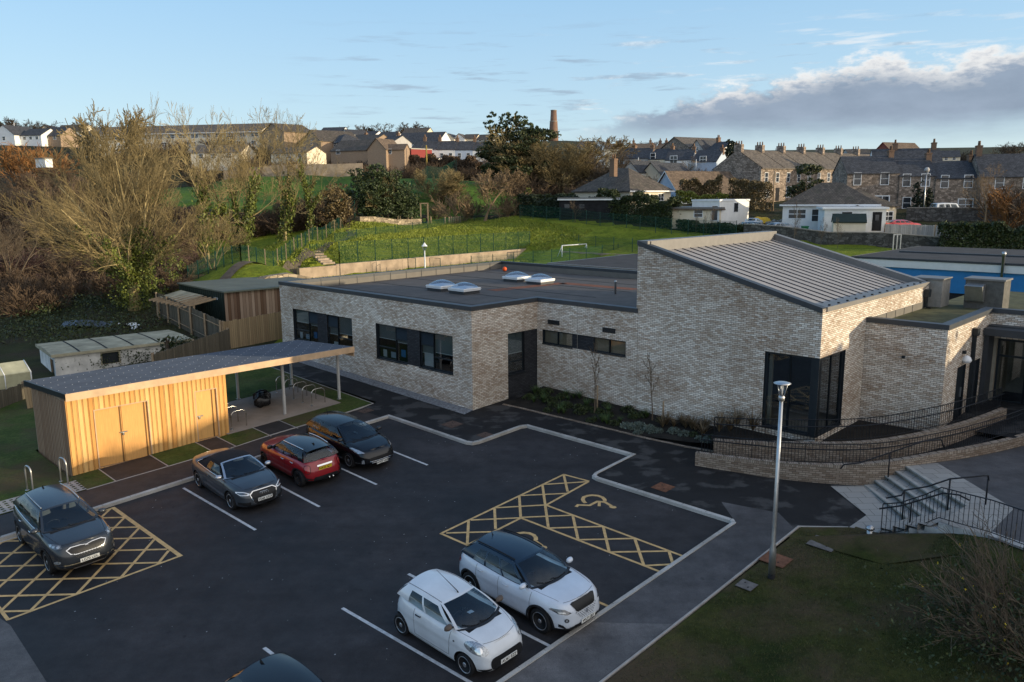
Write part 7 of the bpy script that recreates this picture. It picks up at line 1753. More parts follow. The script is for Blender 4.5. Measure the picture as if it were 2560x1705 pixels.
def rot_of(a,b):return math.atan2(b.y-a.y,b.x-a.x)
def win(root,xm,y,z,w,h,face,bars=1,fm='whiteplastic',nm='window',pm='pane'):
 """face: +x axis along the wall, outward -y (front) or given matrix"""
 mb=MB();t=max(.06,w*.07)
 for q in((xm-w/2,xm-w/2+t,z,z+h),(xm+w/2-t,xm+w/2,z,z+h),(xm-w/2+t,xm+w/2-t,z,z+t),(xm-w/2+t,xm+w/2-t,z+h-t,z+h)):mb.box(q[0],q[1],-.05,.03,q[2],q[3],0,face)
 if bars:mb.box(xm-w/2+t,xm+w/2-t,-.045,.02,z+h*.5-t*.3,z+h*.5+t*.3,0,face)
 if bars>1:mb.box(xm-t*.3,xm+t*.3,-.044,.019,z+t,z+h-t,0,face)
 o=mb.build(nm,fm,root)
 mb=MB();mb.box(xm-w/2+t*.9,xm+w/2-t*.9,-.02,.005,z+t*.9,z+h-t*.9,0,face);mb.build('pane',pm,o);return o
YFLIP=Matrix(((1,0,0,0),(0,-1,0,0),(0,0,1,0),(0,0,0,1)))
def house(label,A,B,veave,d,rise,wm,rm,kind='gable',over=.25,fw=(),lw=(),rw_=(),chim=(),name='house',cat='house',base=None,drop=2.5,group=None,chm='chimbrick',pots=2,eave=None,gw=None,doors=(),trim=None):
 """front face runs from survey point A to B (left to right), depth d behind it; ridge parallel to the front, or kind 'gablefront'"""
 a,b=at(*A),at(*B);a.z=at(A[0],A[1],A[2]).z if base is None else base;w=math.hypot(b.x-a.x,b.y-a.y);r_=rot_of(a,b)
 h=(at(A[0],veave,A[2]).z-a.z)if eave is None else eave
 t=thing(name,label,cat,a,r_,group);o=over;R_=h+rise
 mb=MB()
 if kind=='gablefront':
  mb.add([(0,0,-drop),(w,0,-drop),(w,0,h),(w/2,0,R_),(0,0,h),(0,d,-drop),(w,d,-drop),(w,d,h),(w/2,d,R_),(0,d,h)],[(0,1,2,3,4),(6,5,9,8,7),(1,6,7,2),(5,0,4,9)])
 elif kind=='gable':
  mb.add([(0,0,-drop),(w,0,-drop),(w,0,h),(0,0,h),(0,d,-drop),(w,d,-drop),(w,d,h),(0,d,h),(0,d/2,R_),(w,d/2,R_)],[(0,1,2,3),(5,4,7,6),(1,5,6,9,2),(4,0,3,8,7)])
 else:mb.box(0,w,0,d,-drop,h)
 mb.build('wall',wm,t)
 th=.12;mb=MB()
 if kind=='gable':
  s=rise/(d/2);e=-o;ze=h-o*s
  for sg in(0,1):
   y0,y1=(e,d/2)if not sg else(d-e,d/2)
   v=[(-o*.6,y0,ze+th),(w+o*.6,y0,ze+th),(w+o*.6,y1,R_+th),(-o*.6,y1,R_+th),(-o*.6,y0,ze),(w+o*.6,y0,ze),(w+o*.6,y1,R_),(-o*.6,y1,R_)]
   f=[(0,1,2,3),(0,4,5,1),(0,3,7,4),(1,5,6,2)];mb.add(v,f if not sg else[q[::-1]for q in f])
 elif kind=='gablefront':
  s=rise/(w/2);ze=h-o*s
  for sg in(0,1):
   x0=-o if not sg else w+o
   v=[(x0,-o,ze+th),(w/2,-o,R_+th),(w/2,d+o,R_+th),(x0,d+o,ze+th),(x0,-o,ze),(w/2,-o,R_),(w/2,d+o,R_),(x0,d+o,ze)]
   f=[(0,1,2,3),(0,4,5,1),(0,3,7,4),(3,2,6,7)];mb.add(v,f if not sg else[q[::-1]for q in f])
 elif kind=='hip':
  i=min(w,d)/2;z0=h;v=[(-o,-o,z0),(w+o,-o,z0),(w+o,d+o,z0),(-o,d+o,z0)]
  if w>=d:v+=[(i,d/2,R_),(w-i,d/2,R_)];f=[(0,1,5,4),(1,2,5),(2,3,4,5),(3,0,4)]
  else:v+=[(w/2,i,R_),(w/2,d-i,R_)];f=[(0,1,4),(1,2,5,4),(2,3,5),(3,0,4,5)]
  mb.add(v,f);mb.add([(p[0],p[1],p[2]-.15)for p in v[:4]]+v[:4],[(0,1,5,4),(1,2,6,5),(2,3,7,6),(3,0,4,7),(3,2,1,0)])
 else:
  mb.box(-o,w+o,-o,d+o,h,h+.22)
 rf_=mb.build('roof',rm,t)
 if kind in('gable','gablefront')and trim:
  mb=MB()
  if kind=='gablefront':
   for x0 in(-o,w+o):mb.add([(x0,-o-.03,h-o*rise/(w/2)-.08),(w/2,-o-.03,R_-.08),(w/2,-o-.03,R_+.14),(x0,-o-.03,h-o*rise/(w/2)+.14)],[(0,1,2,3)])
  mb.box(-o,w+o,-o-.04,-o-.01,h-o*.5-.12,h-o*.5+.08)if kind=='gable' else None
  mb.build('fascia',trim,t)
 elif trim:mb=MB();mb.box(-o-.02,w+o+.02,-o-.05,-o-.01,h-.16,h+.02);mb.box(w+o+.005,w+o+.04,-o-.01,d+o,h-.16,h+.02);mb.build('fascia',trim,t)
 for(x,z,ww,hh,*bb)in fw:win(t,x*w,0,z,ww,hh,YFLIP@Matrix.Identity(4),bb[0]if bb else 1)
 XR=Matrix.Translation((w,0,0))@Matrix(((0,1,0,0),(1,0,0,0),(0,0,1,0),(0,0,0,1)))
 for(y,z,ww,hh,*bb)in rw_:win(t,y*d,0,z,ww,hh,XR,bb[0]if bb else 1)
 XL=Matrix(((0,-1,0,0),(1,0,0,0),(0,0,1,0),(0,0,0,1)))
 for(y,z,ww,hh,*bb)in lw:win(t,y*d,0,z,ww,hh,XL,bb[0]if bb else 1)
 for(x,z,ww,hh)in doors:
  mb=MB();mb.box(x*w-ww/2,x*w+ww/2,-.04,.03,z,z+hh);dr=mb.build('door','inside',t);mb=MB();mb.box(x*w-ww*.2,x*w+ww*.2,-.05,-.041,z+hh*.55,z+hh*.85);mb.build('pane','pane',dr)
 for cx in chim:
  x=cx[0]*w;ch=cx[1];y=(cx[2]if len(cx)>2 else .5)*d;cw=cx[3]if len(cx)>3 else .9
  zr=R_-(abs(y-d/2)/(d/2))*rise*.9 if kind=='gable' else R_-.5
  mb=MB();mb.box(x-.35,x+.35,y-cw/2,y+cw/2,zr-.8,R_+ch);mb.box(x-.41,x+.41,y-cw/2-.06,y+cw/2+.06,R_+ch-.2,R_+ch-.05);c_=mb.build('chimney',chm,rf_)
  for k in range(pots):
   mb=MB();mb.lathe([(.14,0),(.11,.55),(.13,.6)],8,0,Matrix.Translation((x,y+(k-(pots-1)/2)*.45,R_+ch)));mb.build('chimney_pot','chimbrick',c_)
 return t
house('long school block on the hill with a long grey roof and glazed upper floor',(215,374,236),(655,384,226),322,12,2.3,'ren_cream','slate_old',over=.8,drop=5,fw=[((i+.5)/15,2.5,2.4,1.2,2)for i in range(15)]+[((i+.5)/12,.3,1.6,1.3,2)for i in range(12)],name='school_block',cat='school',trim='whiteplastic',eave=4.3)
house('low grey roofed building with cream walls below the long school block',(478,402,205),(605,404,203),382,8,2.0,'ren_cream','slate_old','gable',fw=[(.2,.5,1.4,1.2),(.45,.5,1.4,1.2),(.75,.5,1.4,1.2)])
house('white gable ended house at the far left edge of the hill',(-15,360,255),(38,360,253),338,10,3.0,'ren_white','slate','gablefront',fw=[(.5,1,1.2,1.2)])
house('white bungalow with a dark roof right of the far left gable',(52,355,255),(104,355,253),339,8,2.2,'ren_white','slate',fw=[(.2,.6,1.2,1.0),(.5,.6,1.2,1.0),(.8,.6,1.2,1.0)])
house('orange rendered house with a dark roof on the left skyline',(104,354,256),(152,354,254),340,8,2.8,'brick_tan','slate',fw=[(.3,.5,1.2,1.0),(.7,.5,1.2,1.0)])
house('small cream gable between the trees on the left skyline',(96,332,300),(128,332,300),325,7,1.8,'ren_cream','slate','gablefront',drop=4)
house('low brown roofed house on the skyline beside the long school block',(138,345,285),(205,345,283),329,8,2.4,'ren_cream','tile_brown',drop=5)
house('pale flat roofed building among the trees at left',(90,416,150),(114,416,149),398,1.5,0,'ren_white','coping_lite','flat',over=.1,drop=.2)
house('tall tan gabled house right of the long school block',(655,368,222),(712,374,214),335,9,2.4,'brick_tan','tile_brown','gablefront',fw=[(.3,1.5,1.0,1.1),(.7,1.5,1.0,1.1)])
house('tan house with a broad brown roof behind the bare trees',(690,392,222),(765,394,215),362,9,3.2,'brick_tan','tile_brown',fw=[(.25,2,1.1,1.1),(.6,2,1.1,1.1)])
house('tan brick gable with a single small window in the middle of the hill',(757,396,208),(804,400,200),358,11,2.9,'brick_tan','tile_brown','gablefront',fw=[(.5,3.2,1.0,1.0)])
house('tan brick house with two upper windows and a hipped dark roof',(804,392,206),(852,396,200),360,9,2.4,'brick_tan','slate','hip',fw=[(.25,2.2,1.3,1.1,2),(.75,2.2,1.3,1.1,2)])
house('long brown roofed house behind the hipped tan house',(850,372,228),(934,374,222),357,9,2.0,'brick_tan','tile_brown')
house('tan house with a long low brown roof left of the plain gable',(828,402,196),(920,404,192),378,9,2.6,'brick_tan','tile_brown',fw=[(.2,1.5,1.2,1.0)])
house('plain tan brick gable with a brown roof left of the red house',(920,408,187),(966,411,185),374,7,2.4,'brick_tan','tile_tan','gablefront')
house('tan brick wing with one window beside the plain gable',(966,408,186),(1012,410,185),374,3.5,1.2,'brick_tan','tile_tan',fw=[(.2,2.0,1.0,1.2)])
house('low grey buildings with cream walls behind the ivied trees',(678,402,185),(768,405,181),384,7,1.4,'ren_cream','slate_old',fw=[(.2,.4,1.3,1),(.5,.4,1.3,1),(.8,.4,1.3,1)])
house('white house with a dark roof and white gable on the skyline',(797,345,300),(852,346,298),334,9,2.4,'ren_white','slate',fw=[(.2,.5,1,1),(.5,.5,1,1),(.8,.5,1,1)],drop=4)
house('small white gable beside the skyline house',(852,348,297),(872,350,292),338,8,1.8,'ren_white','slate','gablefront',drop=4)
house('grey slate house with hipped roof behind the white hall',(932,366,225),(984,368,222),356,9,1.8,'ren_grey','slate',chim=((.8,.8),),pots=1)
house('white gabled hall with one long dark roof',(984,368,240),(1095,372,236),361,13,3.6,'ren_white','slate',over=.1,drop=5)
house('brown roofed house on the skyline behind the white hall',(1006,345,290),(1066,346,288),333,9,2.0,'ren_cream','tile_brown',drop=4)
for i,(u0,u1,wm,lab)in enumerate(((1108,1136,'ren_cream','cream gable right of the white hall on the skyline'),(1133,1162,'ren_white','white gable with a grey roof on the skyline left of the evergreen'),(1158,1190,'ren_cream','low tan house on the skyline touching the evergreen'))):
 house(lab,(u0,358,300),(u1,358,299),347,8,1.8,wm,'tile_brown' if i else 'slate','gablefront' if i<2 else 'gable',drop=4)
house('dark red rendered end house with two white windows on the hill',(988,408,196),(1029,411,191),376,6,.1,'redpaint','coping_lite','flat',over=.1,fw=[(.25,1.7,.95,1.0,2),(.72,1.7,.95,1.0,2)])
for i,(u0,u1,wm,lab)in enumerate(((1029,1052,'ren_cream','first white terraced house beside the red end house'),(1050,1094,'ren_white','second house of the white terrace behind the yellow pole'),(1094,1138,'ren_white','third house of the white terrace, with a narrow window'),(1138,1182,'ren_blue','fourth house of the white terrace, bluish render'),(1182,1226,'ren_white','end house of the white terrace, behind the evergreen'))):
 house(lab,(u0,412,200-i*.5),(u1,413,199.5-i*.5),373+i*.6,8,2.2,wm,'slate',over=.15,fw=[(.25,1.6,.9,1.2),(.75,1.6,.9,1.2)]if i else[],chim=((.98,.9),),pots=2,group='white terraced houses beside the red end house')
house('low lean-to with a dark roof in front of the white terrace',(1030,420,190),(1090,422,188),405,4,.9,'ren_white','slate',fw=[(.2,.3,.8,.9),(.5,.3,.8,.9),(.8,.3,.8,.9)])
for i,(u0,u1,v,Y,ve,ty,wm,rm,lab)in enumerate(((905,934,349,300,341,'gable','ren_white','slate','white cottage on the skyline under the round grey bare tree'),(700,734,352,300,343,'gable','ren_cream','tile_brown','low cream house on the skyline left of the dark round pine'),(762,792,350,300,341,'gablefront','ren_grey','slate','grey gable on the skyline right of the dark round pine'),(872,900,362,262,352,'gable','brick_tan','tile_brown','small tan house just below the skyline right of the white gable'),(940,985,354,262,345,'gable','ren_white','slate','white house with a slate roof under the flat topped bare tree'),(1190,1225,360,290,350,'gable','ren_white','tile_brown','white house on the skyline partly behind the ragged evergreen'),(1440,1475,378,270,368,'gable','ren_cream','tile_tan','cream house on the skyline right of the chimney stack'),(1478,1512,380,262,369,'gablefront','ren_white','slate','white gable on the skyline between chimney stack and middle terrace'),(1800,1838,392,230,378,'gablefront','ren_white','slate','white gable on the skyline left of the end stone terrace gable'),(2296,2345,402,260,392,'gable','ren_grey','tile_brown','brown roofed house on the skyline right of the green roof'),(2350,2400,404,250,393,'gable','ren_cream','slate','slate roofed house on the skyline above the shaded terrace'),(612,648,352,290,341,'gablefront','ren_cream','tile_brown','cream gable on the skyline behind the right end of the long school block'))):
 house(lab,(u0,v,Y),(u1,v,Y-2),ve,8,2.0,wm,rm,ty,fw=[(.3,.4,.9,1.0),(.7,.4,.9,1.0)],chim=((.9,.6),)if i%2 else(),pots=1,drop=5)
for i,(u0,u1,wm,ve,lab,wn)in enumerate(((1530,1560,'ren_white',397,'white end house at the left of the middle terrace',[]),(1560,1622,'ren_grey',397,'grey pebbledashed house in the middle terrace',[]),(1620,1664,'ren_cream',399,'cream house with one dark window in the middle terrace',[(.25,2.6,1.2,1.5)]),(1662,1728,'ren_white',401,'white house with a square window in the middle terrace',[(.32,1.9,1.6,1.6,2)]),(1728,1776,'ren_white',403,'white house behind the bare garden tree in the middle terrace',[]),(1742,1790,'ren_blue',405,'pale blue house at the right of the middle terrace',[(.3,1.9,1.4,1.4,2)]))):
 house(lab,(u0,432,180-i*3),(u1,434,178-i*3),ve,9,2.3,wm,'slate',over=.15,fw=wn,chim=((.95,.6),)if i!=4 else(),pots=2,group='houses of the middle terrace',drop=4)
house('white gabled extension with a dark roof below the grey pebbledashed house',(1537,447,165),(1560,449,162),427,7,1.2,'ren_white','slate','gablefront',drop=4)
house('white gabled extension beside the smaller one below the terrace',(1552,450,160),(1598,452,156),432,8,2.2,'ren_white','slate','gablefront',drop=4,fw=[(.6,.3,1.0,1.1),(.85,.3,.8,1.1)])
house('cream gabled outhouse with a dark roof below the cream terraced house',(1602,452,158),(1652,454,154),437,9,2.2,'ren_cream','slate','gablefront',drop=4)
house('large dark stone hall with a sweeping grey roof on the skyline',(1650,392,215),(1722,395,205),374,14,2.8,'stonehouse','slate_old','gablefront',name='hall',cat='hall',drop=5)
house('grey gabled dormer house with a small window below the stone hall',(1722,392,203),(1760,393,200),378,9,2.6,'ren_grey','slate','gablefront',fw=[(.5,1.4,1.3,.9,2)],drop=4)
house('dark slate house right of the grey dormer house',(1760,398,200),(1800,399,196),380,9,2.4,'ren_white','slate',chim=((.1,1.2),),drop=4)
for i,(u0,u1,lab)in enumerate(((1512,1556,'brown roofed skyline house with stout chimney at left of the middle terrace'),(1574,1640,'long red brown roof on the skyline above the middle terrace'),(1640,1664,'brown roof on the skyline beside the stone hall'))):
 house(lab,(u0,384,240),(u1,385,239),372,8,1.6,'ren_cream','tile_tan',chim=((.15,1.0),(.8,1.0)),drop=4)
house('cream bungalow with a brown hipped roof and brick chimney',(1574,520,112),(1676,520,117.5),489,11,3.3,'ren_cream','tile_brown','hip',over=.4,fw=[(.12,1.0,.5,1.0),(.35,.6,2.6,1.3,0),(.75,.9,1.3,1.1,2)],chim=((.08,1.2,.35),),pots=2,trim='whiteplastic',eave=2.35)
house('long low flat roofed garage with pale roof edge left of the cream bungalow',(1398,540,112),(1562,540,109.5),500,6,.1,'inside','coping_lite','flat',over=.2,eave=2.3,trim='whiteplastic',name='garage',cat='garage',doors=((.12,0,1.8,1.9),(.35,0,1.8,1.9)))
house('cream bungalow with a tan gabled roof and pale barge boards',(1632,500,134),(1697,500,128),483,13,3.4,'ren_blue','tile_tan','gablefront',over=.35,trim='whiteplastic')
house('flat roofed white garage with a brown roof edge behind the saplings',(1680,553,104),(1800,556,101),522,7,.05,'ren_cream','coping_lite','flat',over=.25,name='garage',cat='garage',fw=[(.55,.5,1.2,1.0),(.9,.1,1.0,1.9,0)],trim='tile_tan')
house('tall white block with a blank lit side beside the flat garage',(1797,553,101),(1871,550,106),503,4,.05,'ren_white','whiteplastic','flat',over=.08,name='extension',cat='house',fw=[(.55,1.0,1.2,1.3,0)])
ca=at(1899,500,134)
for i in range(7):
 dr=Vector((math.cos(rad(38)),math.sin(rad(38)),0));p=ca+dr*(6.3*i);p.z=ca.z+i*.05
 lab=['end stone terrace house with a blank gable and sunlit front','second stone terrace house from the gable end','third stone terrace house from the gable end','fourth stone terrace house from the gable end, behind the pine','fifth stone terrace house from the gable end','sixth stone terrace house from the gable end','farthest house of the sunlit stone terrace'][i]
 t=thing('terraced_house',lab,'house',p,rad(38),'sunlit stone terrace');w,d,h,r_=6.3,9.7,5.3,3.0
 mb=MB();mb.add([(0,0,-3),(w,0,-3),(w,0,h),(0,0,h),(0,d,-3),(w,d,-3),(w,d,h),(0,d,h),(0,d/2,h+r_),(w,d/2,h+r_)],[(0,1,2,3),(5,4,7,6),(1,5,6,9,2),(4,0,3,8,7)]);mb.build('wall','stonehouse',t)
 mb=MB()
 for sg in(0,1):
  y0=-.3 if not sg else d+.3;v=[(0,y0,h-.1),(w,y0,h-.1),(w,d/2,h+r_+.1),(0,d/2,h+r_+.1),(0,y0,h-.25),(w,y0,h-.25)];f=[(0,1,2,3),(0,4,5,1)];mb.add(v,f if not sg else[q[::-1]for q in f])
 rf_=mb.build('roof','slate_old',t)
 for x in(.25,.75):
  win(t,x*w,0,2.9,.95,1.6,YFLIP);
 win(t,.3*w,0,.3,1.5,1.9,YFLIP,2);mb=MB();mb.box(.78*w-.5,.78*w+.5,-.05,.02,-.2,2.0);mb.build('door','inside',t)
 for y in((.5,)if i else(.5,)):
  mb=MB();mb.box(-.35+.4*(i==0),.35+.4*(i==0),d/2-.75,d/2+.75,h+r_-.5,h+r_+.95);c_=mb.build('chimney','stonehouse',rf_)
  for k in range(3):mb=MB();mb.lathe([(.12,0),(.09,.5),(.11,.55)],8,0,Matrix.Translation((.4*(i==0),d/2-.5+k*.5,h+r_+.95)));mb.build('chimney_pot','chimbrick',c_)
 if i==0:
  XL=Matrix(((0,-1,0,0),(1,0,0,0),(0,0,1,0),(0,0,0,1)));win(t,d*.48,0,.6,.8,1.9,XL)
  mb=MB()
  for k in range(10):s_=.35 if k%2 else .22;mb.box(-.03,.3,-.03,s_,k*.48,k*.48+.42);mb.box(-.03,s_,-.035,.01,k*.48,k*.48+.42)
  mb.build('quoin','stonequoin',t)
U=[(2113,2243,434,'first house of the shaded stone terrace, with a white bay below',1),(2243,2333,441,'second house of the shaded stone terrace, behind the cypresses',0),(2333,2446,447,'third house of the shaded stone terrace, with a large white framed window',1)]
for i,(u0,u1,ve,lab,bay)in enumerate(U):
 t=house(lab,(u0,518+i*4,113-i*1.2),(u1,520+i*4,112-i*1.2),ve,8.5,2.4,'stonehouse','slate',over=.15,chim=((.98,.9),),group='shaded stone terrace',fw=[(.2,3.0,1.05,1.75),(.72,3.0,1.15,1.75)]+([(.7,-.1,2.0,1.7,2)]if bay else[(.25,.0,1.1,1.6),(.7,-.3,.9,2.0)]),drop=4)
house('dark slate roofed house at the right edge behind the bare trees',(2446,530,108),(2600,530,106),442,9,3.0,'stonehouse','slate',over=.2,chim=((.06,1.3),),fw=[(.3,3,1.1,1.6),(.75,3,1.1,1.6)],drop=4)
house('long slate house behind the shaded stone terrace',(2180,470,135),(2352,472,132),412,8,2.6,'ren_white','slate',over=.1,chim=((.35,1.0),(.92,1.0)),drop=4)
house('brown roofed hall on the skyline above the stone terraces',(2122,402,240),(2178,403,239),387,10,1.8,'ren_grey','tile_brown',drop=5)
house('red gabled house on the skyline above the stone terraces',(2178,404,235),(2232,405,228),387,12,3.2,'brick_red','tile_tan','gablefront',trim='redpaint',drop=5)
house('green gabled roof on the skyline right of the red gable',(2236,405,230),(2290,406,226),392,9,2.0,'ren_cream','controof','gablefront',drop=5)
house('white bungalow with a dark hipped roof and roof window',(1955,560,97),(2190,562,93),521,8,2.6,'ren_white','tile_brown','hip',over=.35,fw=[(.16,.55,2.2,1.3,2),(.36,.3,.9,1.5)],trim='whiteplastic',eave=2.3)
t=house('white flat fronted wing of the bungalow with a dark front door',(2058,580,89.5),(2212,580,88),524,5,.05,'ren_white','whiteplastic','flat',over=.25,fw=[(.37,1.0,1.2,1.3,0)],doors=((.86,.15,.95,2.05),),name='extension',eave=2.5)
house('small hipped end of the bungalow facing right',(2140,566,93.5),(2238,562,96),523,6,1.9,'ren_cream','tile_brown','hip',over=.3,eave=2.3,fw=[(.8,.5,1.6,1.2,2)])
t=thing('roof_window','dark roof window in the slope of the white bungalow','roof window',at(2076,478,97.5));mb=MB();mb.add([(-.65,-.4,-.45),(.65,-.4,-.45),(.65,.15,.25),(-.65,.15,.25)],[(0,1,2,3)]);mb.build('frame','coping',t);mb=MB();mb.add([(-.55,-.39,-.36),(.55,-.39,-.36),(.55,.07,.2),(-.55,.07,.2)],[(0,1,2,3)]);mb.build('pane','pane',t).location=(0,-.03,.02)
house('small garden shed with a green felt roof and pale gable',(2082,583,86.5),(2163,583,85.5),567,2.2,.75,'ren_cream','contgreen',over=.15,eave=1.2,name='garden_shed',cat='shed',rw_=((.5,.2,.5,.5,0),))
def wall_run(name,label,cat,pts,h,th,mt,cap=None):
 G_=[gnd(*q)for q in pts];t=thing(name,label,cat,G_[0]);mb=MB();cp=MB()
 for a,b in zip(G_,G_[1:]):
  a,b=a-G_[0],b-G_[0];n=Vector((b.y-a.y,a.x-b.x,0)).normalized()*th/2
  for(m,z0,z1,k)in((mb,-1,h,1),(cp,h,h+.1,1.35)):
   v=[a+n*k+Vector((0,0,z0)),b+n*k+Vector((0,0,z0)),b-n*k+Vector((0,0,z0)),a-n*k+Vector((0,0,z0))];v+=[p+Vector((0,0,z1-z0))for p in v]
   m.add(v,[(4,5,6,7),(0,1,5,4),(1,2,6,5),(2,3,7,6),(3,0,4,7)])
 mb.build('wall_face',mt,t)
 if cap:cp.build('coping',cap,t)
 return t
wall_run('garden_wall','long dark stone garden wall in front of the white bungalow','wall',[(1860,594,92.5),(1950,604,89.5),(2070,618,86),(2200,622,83.5),(2345,630,81)],1.35,.35,'stonewall','stonequoin')
wall_run('garden_wall','low stone wall in front of the shaded terrace and white van','wall',[(2265,548,102),(2380,552,100),(2500,560,98)],1.6,.35,'stonewall','stonequoin')
wall_run('garden_wall','tan block garden wall beyond the field behind the ivied trees','wall',[(560,442,170),(700,440,169),(845,436,168),(907,433,168)],2.6,.3,'retaining')
wall_run('stone_bank','rough sunlit stone bank below the dark evergreens','wall',[(896,560,108),(935,556,109.5),(990,556,111),(1050,550,113)],.7,1.0,'stone_rust')
def board_fence(name,label,P,h,mt,posts=2.4,pside=-1,pm='timber',z=None,hs=None):
 G_=[Vector((p[0],p[1],p[2]))for p in P];t=thing(name,label,'fence',G_[0]);mb=MB();po=MB()
 for i,(a,b)in enumerate(zip(G_,G_[1:])):
  a0,b0=a-G_[0],b-G_[0];d=(b0-a0);L=math.hypot(d.x,d.y);d2=Vector((d.x,d.y,0)).normalized();n=Vector((d2.y,-d2.x,0));k=max(1,int(L/.14));R=random.Random(i+int(L*100))
  for j in range(k):
   p=a0.lerp(b0,j/k);q=a0.lerp(b0,(j+.94)/k);hh=h+R.uniform(-.03,.03);o=n*R.uniform(-.01,.01)
   v=[p+o,q+o,q+o+n*.03,p+o+n*.03];mb.add([x+Vector((0,0,-.3))for x in v]+[x+Vector((0,0,hh))for x in v],[(4,5,6,7),(0,1,5,4),(1,2,6,5),(2,3,7,6),(3,0,4,7)])
  kk=max(1,int(L/posts))
  for j in range(kk+1):
   p=a0.lerp(b0,j/kk)+n*(.09*pside);pb=MB();pb.box(p.x-.05,p.x+.05,p.y-.05,p.y+.05,p.z-.4,p.z+h+.05);pb.build('post',pm,t)
  for zz in(.35,h-.35):
   o=n*(.05*pside);rb=MB();rb.tube([a0+o+Vector((0,0,zz)),b0+o+Vector((0,0,zz))],.035,4);rb.build('rail',pm,t)
 mb.build('boards',mt,t);return t
def wg(r,f):p=W(r,f);return Vector((p.x,p.y,Tz(p.x,p.y)))
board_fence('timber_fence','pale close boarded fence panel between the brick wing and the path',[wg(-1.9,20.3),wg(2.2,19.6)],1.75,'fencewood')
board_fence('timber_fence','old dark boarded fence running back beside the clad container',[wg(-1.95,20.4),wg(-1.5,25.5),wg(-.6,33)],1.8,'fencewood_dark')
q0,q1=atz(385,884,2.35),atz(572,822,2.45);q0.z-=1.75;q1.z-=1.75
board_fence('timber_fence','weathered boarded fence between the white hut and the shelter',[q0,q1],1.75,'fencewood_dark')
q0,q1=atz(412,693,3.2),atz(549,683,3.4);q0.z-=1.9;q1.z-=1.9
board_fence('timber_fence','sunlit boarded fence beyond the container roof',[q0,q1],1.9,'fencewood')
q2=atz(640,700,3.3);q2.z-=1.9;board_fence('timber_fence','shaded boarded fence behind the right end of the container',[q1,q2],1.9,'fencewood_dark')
ct=thing('storage_container','dark green storage container with striped timber cladding on its front','container',W(1.15,26.14,1.0),math.atan2(*reversed((atz(697,716,3.66)-atz(559.4,728.3,3.66))[:2])))
v1=atz(697,716,3.66)-atz(559.4,728.3,3.66);L1=6.1;dv=atz(447,707,3.66)-atz(559.4,728.3,3.66);mi_=Matrix.Rotation(-ct.rotation_euler.z,3,'Z');dv=mi_@dv
CW=8.2
def sk(x,y,z):return(x+dv.x*y,dv.y*y,z)
mb=MB();mb.add([sk(0,0,-1),sk(CW,0,-1),sk(CW,0,2.56),sk(0,0,2.56)],[(0,1,2,3)]);mb.build('timber_cladding','cladmix',ct)
mb=MB()
for i in range(22):
 a,b=i/22,(i+.5)/22;mb.add([sk(0,b,-1),sk(0,a,-1),sk(0,a,2.56),sk(0,b,2.56),sk(-.03,b,-1),sk(-.03,b,2.56),sk(-.03,(i+.9)/22,-1),sk(-.03,(i+.9)/22,2.56)],[(0,1,2,3),(4,0,3,5),(6,4,5,7)])
mb.build('steel_side','contgreen',ct);mb=MB();mb.add([sk(CW,0,-1),sk(CW,1,-1),sk(CW,1,2.5),sk(CW,0,2.5)],[(0,1,2,3)]);mb.build('steel_side','contgreen',ct)
mb=MB();mb.add([sk(-.1,-.03,2.56),sk(CW,-.03,2.56),sk(CW,1.02,2.56),sk(-.1,1.02,2.56),sk(-.1,-.03,2.66),sk(CW,-.03,2.66),sk(CW,1.02,2.66),sk(-.1,1.02,2.66)],[(4,5,6,7),(0,1,5,4),(3,0,4,7)]);mb.build('roof','controof',ct)
te=text_mesh('10 2150',.22,'whiteplastic',.002,'painted_number');te.transform(Matrix.Rotation(math.pi/2,4,'X'));d_=Vector((dv.x,dv.y,0));ang=math.atan2(-d_.y,-d_.x);te.transform(Matrix.Rotation(ang,4,'Z'));te.transform(Matrix.Translation(Vector(sk(0,.17,2.05))+Vector((-.04,-.04,0))));link('painted_number',te,ct)
lt=thing('lean_to','low broken lean-to roof with bare rafters beside the dark container','shelter',W(-.9,26.2,Tz(*W(-.9,26.2)[:2])),TH)
mb=MB();mb.add([(0,2.2,1.75),(1.7,2.2,2.1),(1.7,6,2.2),(0,6,1.85)],[(0,1,2,3)]);mb.build('roof_sheet','hutroof',lt)
for i in range(9):mb=MB();mb.box(-.45,1.9,.2+i*.7,.28+i*.7,1.72,1.84,0,Matrix.Rotation(-.16,4,'Y'));mb.build('rafter','timber',lt)
for y in(.2,3,6):mb=MB();mb.box(-.06,.06,y,y+.12,-.4,1.8);mb.build('post','timber',lt)
hp=W(-11.05,21.5,-.6);ht=thing('derelict_hut','derelict white flat roofed hut with stained walls and boarded window','hut',hp,TH-rad(6));hz=1.62-hp.z
mb=MB();wall(mb,(0,0),(7.1,0),0,hz,[(2.35,3.25,hz-.86,hz-.22)]);wall(mb,(0,4.2),(0,0),0,hz,[(2.9,3.8,0,hz-.35)]);wall(mb,(7.1,0),(7.1,4.2),0,hz);mb.build('wall',['hutwhite','timber'],ht)
mb=MB();mb.grid(lambda u,v:(-.15+u*7.5,-.18+v*4.5,hz+.04+.05*math.sin(math.pi*v)),10,8,0,True);mb.box(-.15,7.35,-.2,-.17,hz-.1,hz+.06);mb.box(-.18,-.15,-.2,4.3,hz-.1,hz+.06);mb.build('roof','hutroof',ht)
for x in(1.2,2.6,4.0,5.4):
 mb=MB();mb.grid(lambda u,v:(x+.1*u,-.18+v*4.5,hz+.05+.05*math.sin(math.pi*v)),1,8,0,True);mb.build('roof_lap','black',ht)
